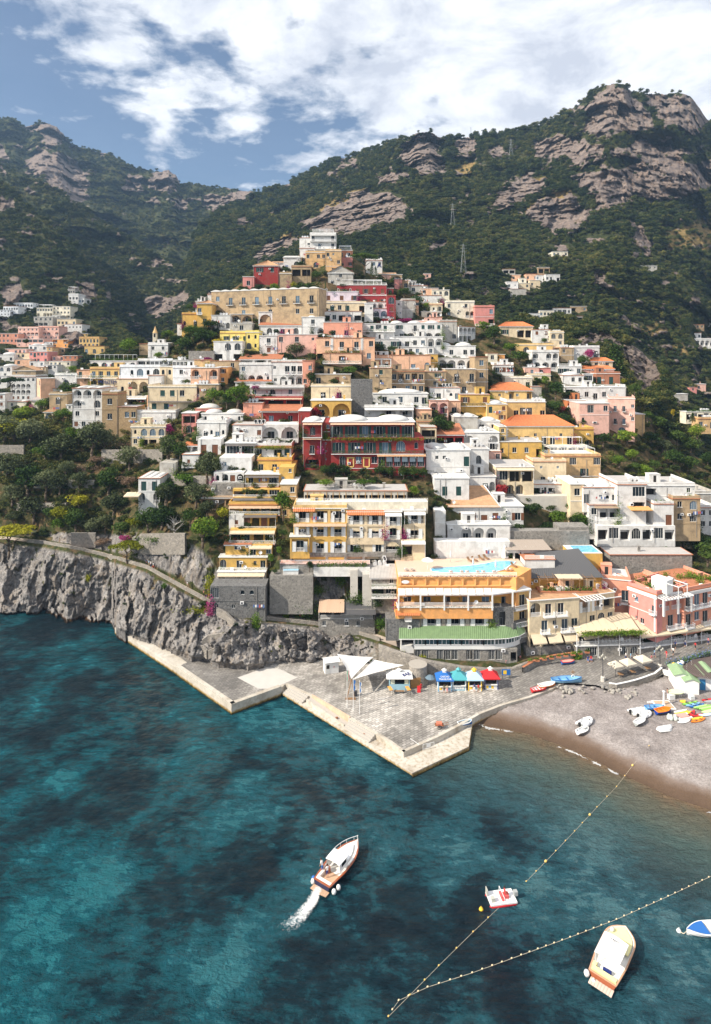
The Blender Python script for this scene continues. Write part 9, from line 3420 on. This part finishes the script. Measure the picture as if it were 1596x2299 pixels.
for k,x,y,h,wd,lb in Z5T:
 nm={'olive':'olive_tree','broad':'broadleaf_tree','green':'broadleaf_tree','lime':'broadleaf_tree','tallgreen':'ivy_column','dry':'dry_bush','bushlime':'prickly_pear','bushdark':'bush','bushgreen':'bush','bougain':'bougainvillea'}[k]
 T(k,x,y,h,nm,lb,'5',wide=wd,cat='bush' if 'bush' in nm or nm in('prickly_pear','bougainvillea')else'tree',dd=-1.0)
Z6T=[('olive',160,790,230,1.0,'grey olive between the cream house and the lone ramp'),('broad',275,770,170,1.1,'dark ivy mass left of the white curved balconies'),('olive',520,970,270,.95,'grey olive before the white lower house'),('olive',420,1200,230,1.2,'olive before the rubble wall'),('olive',150,1190,220,1.0,'olive right of the lone villa roof'),('bushgreen',330,990,120,1.8,'vine pergola with autumn leaves below the ramp'),('olive',520,1300,150,1.4,'olive under the reed roofed shed'),('green',480,1560,280,1.1,'large bright green tree left of the stacked terraces'),('broad',110,1400,210,1.5,'wide feathery tree under the lone villa terrace'),('broad',370,1400,200,1.0,'dark tree left of the large bright green tree'),('tallgreen',1215,1310,290,.9,'tall green creeper on the right side of the stacked terraces'),('bushlime',680,1300,110,1.4,'yellow green bush beside the stacked terraces'),('green',580,280,170,1.2,'green tree under the crumbling tan house'),('green',800,330,240,1.3,'ivy hillside left of the red house'),('broad',700,300,130,1.2,'dark bush below the crumbling tan house'),('bougain',975,135,60,2.0,'bougainvillea on the reed awning house'),('broad',340,105,70,1.0,'small dark tree before the plain blue white wall'),('redbush',1515,390,120,.9,'reddish bush left of the red hotel roof'),('bougain',180,530,100,1.2,'dark bougainvillea left of the dusky terrace house'),('broad',1465,80,110,1.0,'dark bush right of the salmon house side')]
for k,x,y,h,wd,lb in Z6T:
 nm={'olive':'olive_tree','broad':'broadleaf_tree','green':'broadleaf_tree','tallgreen':'creeper','bushlime':'bush','bushgreen':'bush','bougain':'bougainvillea','redbush':'bush'}[k]
 T(k,x,y,h,nm,lb,'6',wide=wd,cat='tree' if 'tree' in nm else 'bush',dd=-2.0)
ZT=[('2','green',400,1080,130,1.7,'vine terrace below the yellow villa'),('2','broad',480,1130,150,1.5,'dark green vines right of the yellow villa terrace'),('2','broad',560,1020,120,1.6,'dark vines under the shabby white wall'),('2','broad',330,1200,140,1.6,'vines above the veranda flagpole'),('2','green',560,1100,90,1.4,'green vines left of the lemon yellow house'),('2','broad',240,1160,110,1.4,'dark vines beside the white terrace house on the left spur'),('2','green',1130,690,110,1.2,'light green weeping tree below the red palazzo'),('2','green',950,700,60,1.6,'light green bush left of the weeping tree'),('2','broad',1000,660,70,1.6,'dark bush under the red palazzo'),('2','bushdark',860,690,90,1.6,'ivy heap left of the red palazzo foot'),('2','broad',1245,500,70,1.6,'ivy beside the red palazzo roof'),('2','broad',1380,450,80,1.4,'dark tree on the white sloping house'),('2','bushdark',1440,650,100,2.6,'dark ivy hedge above the brown palazzo'),('2','lime',1310,640,80,1.0,'bright yellow green hedge end above the brown palazzo'),('2','broad',360,840,80,1.2,'tree on the skyline left of the yellow villa'),('2','broad',490,720,50,1.0,'small round tree on the skyline above the white pots'),('2','bougain',505,1300,60,2.0,'bougainvillea above the bamboo hut'),('2','broad',150,1090,80,1.5,'tree behind the left spur terrace'),('1','green',1180,720,150,1.3,'round green tree left of the church spire'),('1','olive',1280,690,120,1.1,'olive right of the round green tree by the spire'),('1','green',1530,580,80,1.6,'green trees right of the church spire'),('1','broad',240,640,60,1.0,'dark tree before the pink hotel in the far quarter'),('1','green',660,900,80,1.4,'green bush between the far quarter and the town'),('1','green',1450,770,70,1.5,'yellow flowered bush under the white spur house'),('3','broad',150,550,90,1.2,'dark tree left of the gabled old house'),('3','broad',440,500,70,2.2,'dark bush above the gabled old house'),('3','broad',740,610,100,1.3,'dark trees right of the crimson hotel roof'),('3','broad',950,710,90,1.8,'dark green garden below the rose houses'),('3','broad',1060,790,110,1.3,'dark tree left of the cream house with arches'),('3','green',1150,825,70,1.3,'bright green bush left of the palm'),('3','broad',1340,870,70,1.2,'dark tree left of the ivory angular villa'),('3','bougain',950,950,75,2.0,'bougainvillea beside the crimson tower'),('3','broad',850,1225,85,1.5,'dark bush before the white green doored house'),('3','green',450,1420,85,2.2,'green garden bush under the peach terrace'),('3','broad',740,1215,80,1.2,'leafy climber on the white green doored house'),('3','broad',120,1470,80,.9,'dark bush beside the salmon side wall'),('4','green',340,680,0,0,''),('4','broad',130,640,130,1.2,'dark trees under the deep pink house'),('4','green',240,700,80,1.4,'green bushes left of the pale yellow house'),('4','broad',300,770,90,2.0,'olive garden above the white brown shuttered house'),('4','green',60,560,80,1.4,'light green garden left of the hipped villa'),('4','bougain',765,730,75,1.1,'purple bougainvillea before the white house on the right'),('4','broad',730,780,70,1.4,'dark bush below the purple bougainvillea'),('4','broad',470,640,50,1.2,'bush at the foot of the cream cubic house'),('4','green',475,930,80,1.0,'bright green tree right of the cream flat house'),('4','broad',420,930,70,1.0,'dark tree under the cream flat house'),('4','broad',545,1010,120,1.2,'dark tree left of the glazed balcony villa'),('4','broad',520,1120,110,1.4,'dark ivy slope left of the orange arches'),('4','redbush',590,1100,60,1.0,'red flowered bush left of the orange arches'),('4','broad',600,1180,80,1.6,'green bank under the orange arches'),('4','lime',1000,910,45,1.2,'bright bush right of the brick red house'),('4','broad',1080,980,80,1.2,'dark tree right of the glazed balcony villa'),('8','broad',1440,480,80,1.2,'round tree right of the tiled palazzo'),('8','broad',120,520,150,1.5,'dark tree left of the white domed house'),('8','broad',210,560,160,1.1,'ivy wall below the coral arches'),('8','redbush',690,1100,140,1.0,'red bougainvillea beside the cream villa with striped awning'),('8','bushlime',530,1090,70,2.4,'lime green hedge above the weathered tile roof'),('8','green',1210,1370,140,1.4,'yellow flowered bush in the terrace garden'),('8','green',1400,1380,140,1.2,'bright green bush right of the yellow flowered one'),('8','broad',1330,1260,120,1.3,'dark tree at the top of the terrace garden'),('8','broad',1000,1260,90,2.2,'dark vine pergola of the terrace garden'),('8','broad',1130,1430,90,2.4,'dark hedge above the rubble wall'),('8','broad',850,1470,120,1.3,'green tree right of the white villa arches'),('8','broad',930,1480,80,1.2,'dark bush on the rubble wall'),('8','bushgreen',1330,1440,80,2.0,'hedge on the wall at the right of the garden'),('9','broad',450,500,150,1.6,'green vines below the pink palazzo'),('9','green',700,480,160,1.8,'bright green vines under the pink palazzo arch'),('9','broad',960,470,140,1.5,'dark tree right of the ochre wall house'),('9','broad',1050,330,160,1.3,'round dark tree behind the ochre wall house'),('9','broad',920,240,130,1.2,'tree above the ochre wall house'),('9','olive',1080,560,150,1.3,'grey green tree on the dark slope at the right'),('9','broad',1230,480,180,1.3,'dark tree in the middle of the right hand slope'),('9','green',1450,420,170,1.2,'big bright green tree near the right edge'),('9','broad',1380,560,170,1.3,'dark tree below the big bright green one'),('9','broad',1200,700,180,1.4,'dark tree low on the right hand slope'),('9','broad',1350,760,170,1.4,'dark tree above the parked cars'),('9','green',620,720,130,1.5,'bright bush right of the ochre roof terrace'),('9','green',760,640,120,1.4,'yellow green bush on the gardens at the right'),('9','green',900,850,160,1.3,'large green tree above the white terraces'),('9','broad',780,780,120,1.4,'dark green bush left of the large green tree'),('9','broad',600,850,90,1.5,'vines behind the steel tanks'),('9','yellow',1190,190,100,.8,'slim yellowing tree by the right edge villa'),('9','conifer',1400,240,110,1.2,'small conifer before the long glazed villa'),('9','broad',1560,700,150,1.2,'dark tree at the right edge'),('9','broad',1000,760,130,1.2,'scrubby tree on the brown bank'),('9','green',640,1380,100,2.2,'vine pergola left of the grey stained house'),('9','green',940,1390,100,2.4,'vine pergola before the garden terrace house'),('9','green',700,1540,110,2.2,'leafy vines above the garden wall on the left'),('9','green',1050,1640,150,1.7,'lemon tree mass above the garden wall'),('9','broad',1300,1560,160,1.6,'dark pergola vines on the right of the garden'),('9','yellow',1235,1650,70,1.4,'round golden bush above the garden wall'),('9','broad',1470,1650,260,1.2,'dark ivy slope at the right end of the garden wall'),('9','broad',1560,1760,250,1.2,'dark trees at the right edge behind the pink hotel'),('9','green',450,1500,120,1.2,'green bush beside the white stairs'),('9','broad',150,1340,120,1.4,'leafy tree left of the cream side wall'),('9','green',230,1390,150,1.1,'bright tree against the cream side wall'),('9','green',1200,1840,70,2.0,'bushes at the foot of the garden wall'),('9','green',650,1830,60,2.6,'hedge at the foot of the garden wall on the left')]
for z,k,x,y,h,wd,lb in ZT:
 if not lb:
  continue
 nm={'olive':'olive_tree','broad':'broadleaf_tree','green':'broadleaf_tree','lime':'bush','tallgreen':'creeper','bushlime':'hedge','bushgreen':'hedge','bushdark':'hedge','bougain':'bougainvillea','redbush':'bush','yellow':'autumn_tree','conifer':'conifer'}[k]
 if 'bush' in lb.split()or'vines' in lb or 'hedge' in lb:
  nm='bush' if 'bush' in lb else('vine' if 'vines' in lb else 'hedge')
 T(k,x,y,h,nm,lb,z,wide=wd,cat=nm.replace('_',' ')if nm not in('broadleaf_tree','autumn_tree')else'tree',dd=-2.0)
for k,(x,y,h,wd,lb)in en_(((335,930,120,1.2,'dark tree at the foot of the red hotel tower'),(430,925,130,1.2,'orange tree second along the red hotel wall'),(520,915,100,1.2,'orange tree third along the red hotel wall'),(840,935,110,1.1,'orange tree left under the glazed restaurant of the red hotel'),(935,940,110,1.1,'orange tree second under the glazed restaurant'),(1060,945,120,1.1,'orange tree third under the glazed restaurant'),(1150,945,120,1.1,'orange tree fourth under the glazed restaurant'),(1235,950,110,1.0,'orange tree at the right corner of the red hotel'),(1150,1120,110,1.0,'yellow green tree by the steel duct on the grey terrace'),(700,1010,60,3.5,'grape vine on the poles over the grey terrace'),(350,1010,60,3.0,'thin vine on the poles left over the grey terrace'))):
 T('broad' if k<8 else 'green',x,y,h,'orange_tree' if k<8 else 'vine',lb,'7',wide=wd,d=172 if k<8 else 160,cat='tree' if k<8 else 'vine')
for x,y,h,wd,lb in((950,1250,40,3.0,'dark clipped hedge left of the small pool'),(1400,1230,130,.9,'tall dark clipped hedge right of the small pool'),(900,1150,150,.8,'agave and shrubs beside the stacked terraces'),(1010,1030,120,.9,'bright yellow green shrub between stack and hotel'),(1060,800,110,1.2,'ivy bank between stack and yellow hotel')):
 T('broad' if 'dark' in lb or 'ivy' in lb else 'green',x,y,h,'hedge' if 'hedge' in lb else 'bush',lb,'10',wide=wd,d=148.5,cat='hedge' if 'hedge' in lb else 'bush')
for z,x,y,n,sp,mt,lb,dd_ in(('16',1290,540,1300,(4.5,1.5,.8),FO_LIME,'bright yellow green creeper on the top of the rock by the stone base',-1),('16',1340,390,900,(1.2,1.5,2.2),FO_LIME,'yellow green creeper left of the stacked house base',-1.5),('12',430,1220,350,(.8,.6,.6),FO_LIME,'yellow green weed on the wall above the bastion',-1),('12',250,1175,250,(.7,.5,.6),FO_LIME,'yellow weed clump on the rock above the sail',-1.2),('12',120,1165,200,(.5,.5,.5),FO_YELLOW,'small yellow weed on the rock left above the sail',-1.2),('11',120,1500,1000,(.6,.6,3.2),FO_GREEN,'creeper hanging down the rock right of the stone base',-1),('11',700,1080,900,(1.3,.8,2.4),FO_GREEN,'hanging creeper on the rock under the yellow hotel',-1.5),('11',880,1280,700,(1.4,1.0,1.0),FO_GREEN,'green bushes at the foot of the buttress',-1.5),('11',1000,1290,700,(.7,.7,1.8),FO_LIME,'bright creeper beside the pale buttress',-1.5),('11',420,1230,800,(2.6,.8,.9),FO_GREEN,'creeper band across the grey rock wall',-1.2),('10',1150,1480,900,(5,.8,1.4),FO_DARK,'dark ivy on the concrete wall below the small pool',-2),('7',650,250,1500,(2.2,.8,5),FO_DARK,'dark ivy on the stone wall right of the gold arches',-1.5),('5',780,860,900,(5,1,1.6),FO_DRY,'dry brown brush under the terrace wall',-1),('16',1030,95,700,(7,.6,.8),FO_GREEN,'greenery hanging over the wall of the dry terrace',-2.2),('5',1200,640,700,(9,.6,1.2),FO_DRY,'dry brown brush on the terrace wall below the fence',-1.2),('11',900,1330,900,(3,1,1.6),FO_DARK,'dark shrubs between the pale buttresses',-3),('11',330,1440,1100,(3.5,1,2),FO_GREEN,'green creeper on the rock left of the beach shed',-2.5),('12',60,900,500,(1.5,.6,1.2),FO_GREEN,'shrubs left of the orange hotel stone wing',-4),('12',900,290,700,(9,.3,1.2),FO_OLIVE,'row of trained shrubs on the white wall behind the pool',0),('16',700,90,1,(1,1,1),FO_GREEN,'',0),('P',745,1405,700,(1.6,.8,.9),FO_LIME,'yellow flowering weeds under the path parapet',-1.0),('P',575,1400,900,(1.0,.8,2.0),FO_GREEN,'ivy column falling from the path to the quay',-2.0),('16',1050,390,250,(.6,.5,.6),FO_GREEN,'green weed on the pale cliff',-2.5),('16',560,340,250,(.6,.5,.8),FO_LIME,'yellow weed on the cliff edge',-2.5)):
 if not lb:
  continue
 px,py=zp(z,x,y)
 d_=LD(px,py,'town_hill')+dd_
 e=empty('creeper',W(px,py,d_))
 tag(e,lb,'creeper')
 r2=np.random.RandomState(int(px))
 q=r2.normal(0,.5,(n,3))*np.array(sp)
 v,f=LC(q,np.tile([0,-.7,.6],(n,1)),.16,3)
 link('foliage',NM('foliage',v,f,mt,smooth=False),e)
for k,x in en_(np.linspace(1190,1318,9)):
 p=FQ(x,1500-(x-1190)*.17)+V3((0,0,1.2))
 e=empty('planter',p)
 tag(e,'terracotta planter on the street wall, '+['first','second','third','fourth','fifth','sixth','seventh','eighth','ninth'][k]+' from the left','planter','terracotta planters on the street wall')
 mb.box(-.5,-.2,0,.5,.2,.35)
 mb.obj('pot',TERRA,e)
 r2=np.random.RandomState(k)
 v,f=LC(np.stack([r2.uniform(-.5,.5,60),r2.normal(0,.15,60),.4+np.abs(r2.normal(.15,.2,60))],-1),np.tile([0,-.3,.9],(60,1)),.12,3)
 link('plant',NM('plant',v,f,FO_GREEN,smooth=False),e)
r2=np.random.RandomState(2)
n=2200
t=r2.rand(n)
a,b=G(*zp('22',470,150),3.6),G(*zp('22',900,20),4.2)
e=empty('flower_bed',a)
tag(e,'colourful flower bed along the upper edge of the beach restaurant roof','flower bed')
q=np.outer(t,np.array(b-a))+r2.normal(0,1,(n,3))*np.array([.5,.5,.3])*(.5+.5*np.sin(t*40))[:,None]
v,f=LC(q,np.tile([0,-.3,.9],(n,1)),.15,3)
link('flowers',NM('flowers',v,f,foliage('blue_flowers',(.05,.10,.02),(.10,.18,.03),(.20,.24,.55)),smooth=False),e)
src=[]
for k,(x,y)in en_(((1395,905),(1445,930),(1500,985))):
 src.append(T('wood',x,y,46,'oak_tree',['dark holm oak right of the pink palazzo','dark holm oak higher on the slope right of the pink palazzo','dark holm oak beside the parking deck'][k],'P',dd=1.0))
srcs=[[c for c in e.children if c.name.startswith('crown')][0]for e in src]
for k,c in en_(srcs):
 c.data=crown_mesh('round',k,420,.06,FO_WOOD)
ok_rock=lambda X,Y,rock,dry,cl,row:np.where(rock>.45,.025,1.0)*np.where(dry>.4,.30,1.0)
BOX=[(x0,y0,x1,y1)for(_o,x0,y0,x1,y1,d_,l_)in BUILT if d_>240]
def free(X,Y):
 r=np.ones(X.shape)
 for x0,y0,x1,y1 in BOX:
  r=np.where((X>x0-2)&(X<x1+2)&(Y>y0+3)&(Y<y1+7),0.0,r)
 return r
woods('mountain_woods','right_mountain',30000,10.5,1.6,11,srcs,lambda X,Y,r,d,c,i:ok_rock(X,Y,r,d,c,i)*free(X,Y)*np.where(c<-.25,.45,1),1)
woods('valley_woods','far_valley_mountain',9000,7.5,3,14,srcs,lambda X,Y,r,d,c,i:ok_rock(X,Y,r,d,c,i)*np.where(c<-.25,.5,1),2)
woods('spur_woods','left_spur',9000,8,3,12,srcs,lambda X,Y,r,d,c,i:ok_rock(X,Y,r,d,c,i),3)
woods('hillside_woods','left_hillside',8000,9.5,2.5,10,srcs,lambda X,Y,r,d,c,i:ok_rock(X,Y,r,d,c,i)*free(X,Y),4)
woods('crag_woods','right_crag',4500,14,2,8,srcs,lambda X,Y,r,d,c,i:ok_rock(X,Y,r,d,c,i)*free(X,Y),5)
NB=[(x0,y0,x1,y1)for(_o,x0,y0,x1,y1,d_,l_)in BUILT if d_<=300]
def near_free(X,Y,r,d,c,row):
 k=np.where(row>102,1.0,0.12)*np.where((row>=68)&(row<=76),0,1)
 town=(X>500)&(X<1230)&(Y>560)
 k=k*np.where(town,.55,.85)*np.where(r>.5,.25,1)
 for x0,y0,x1,y1 in NB:
  k=np.where((X>x0-1)&(X<x1+1)&(Y>y1-2)&(Y<y1+5),0.0,k)
 return k*np.where((X>840)&(row<96),0,1)
woods('hill_scrub','town_hill',5200,15,.8,3.2,srcs,near_free,6,1.15)
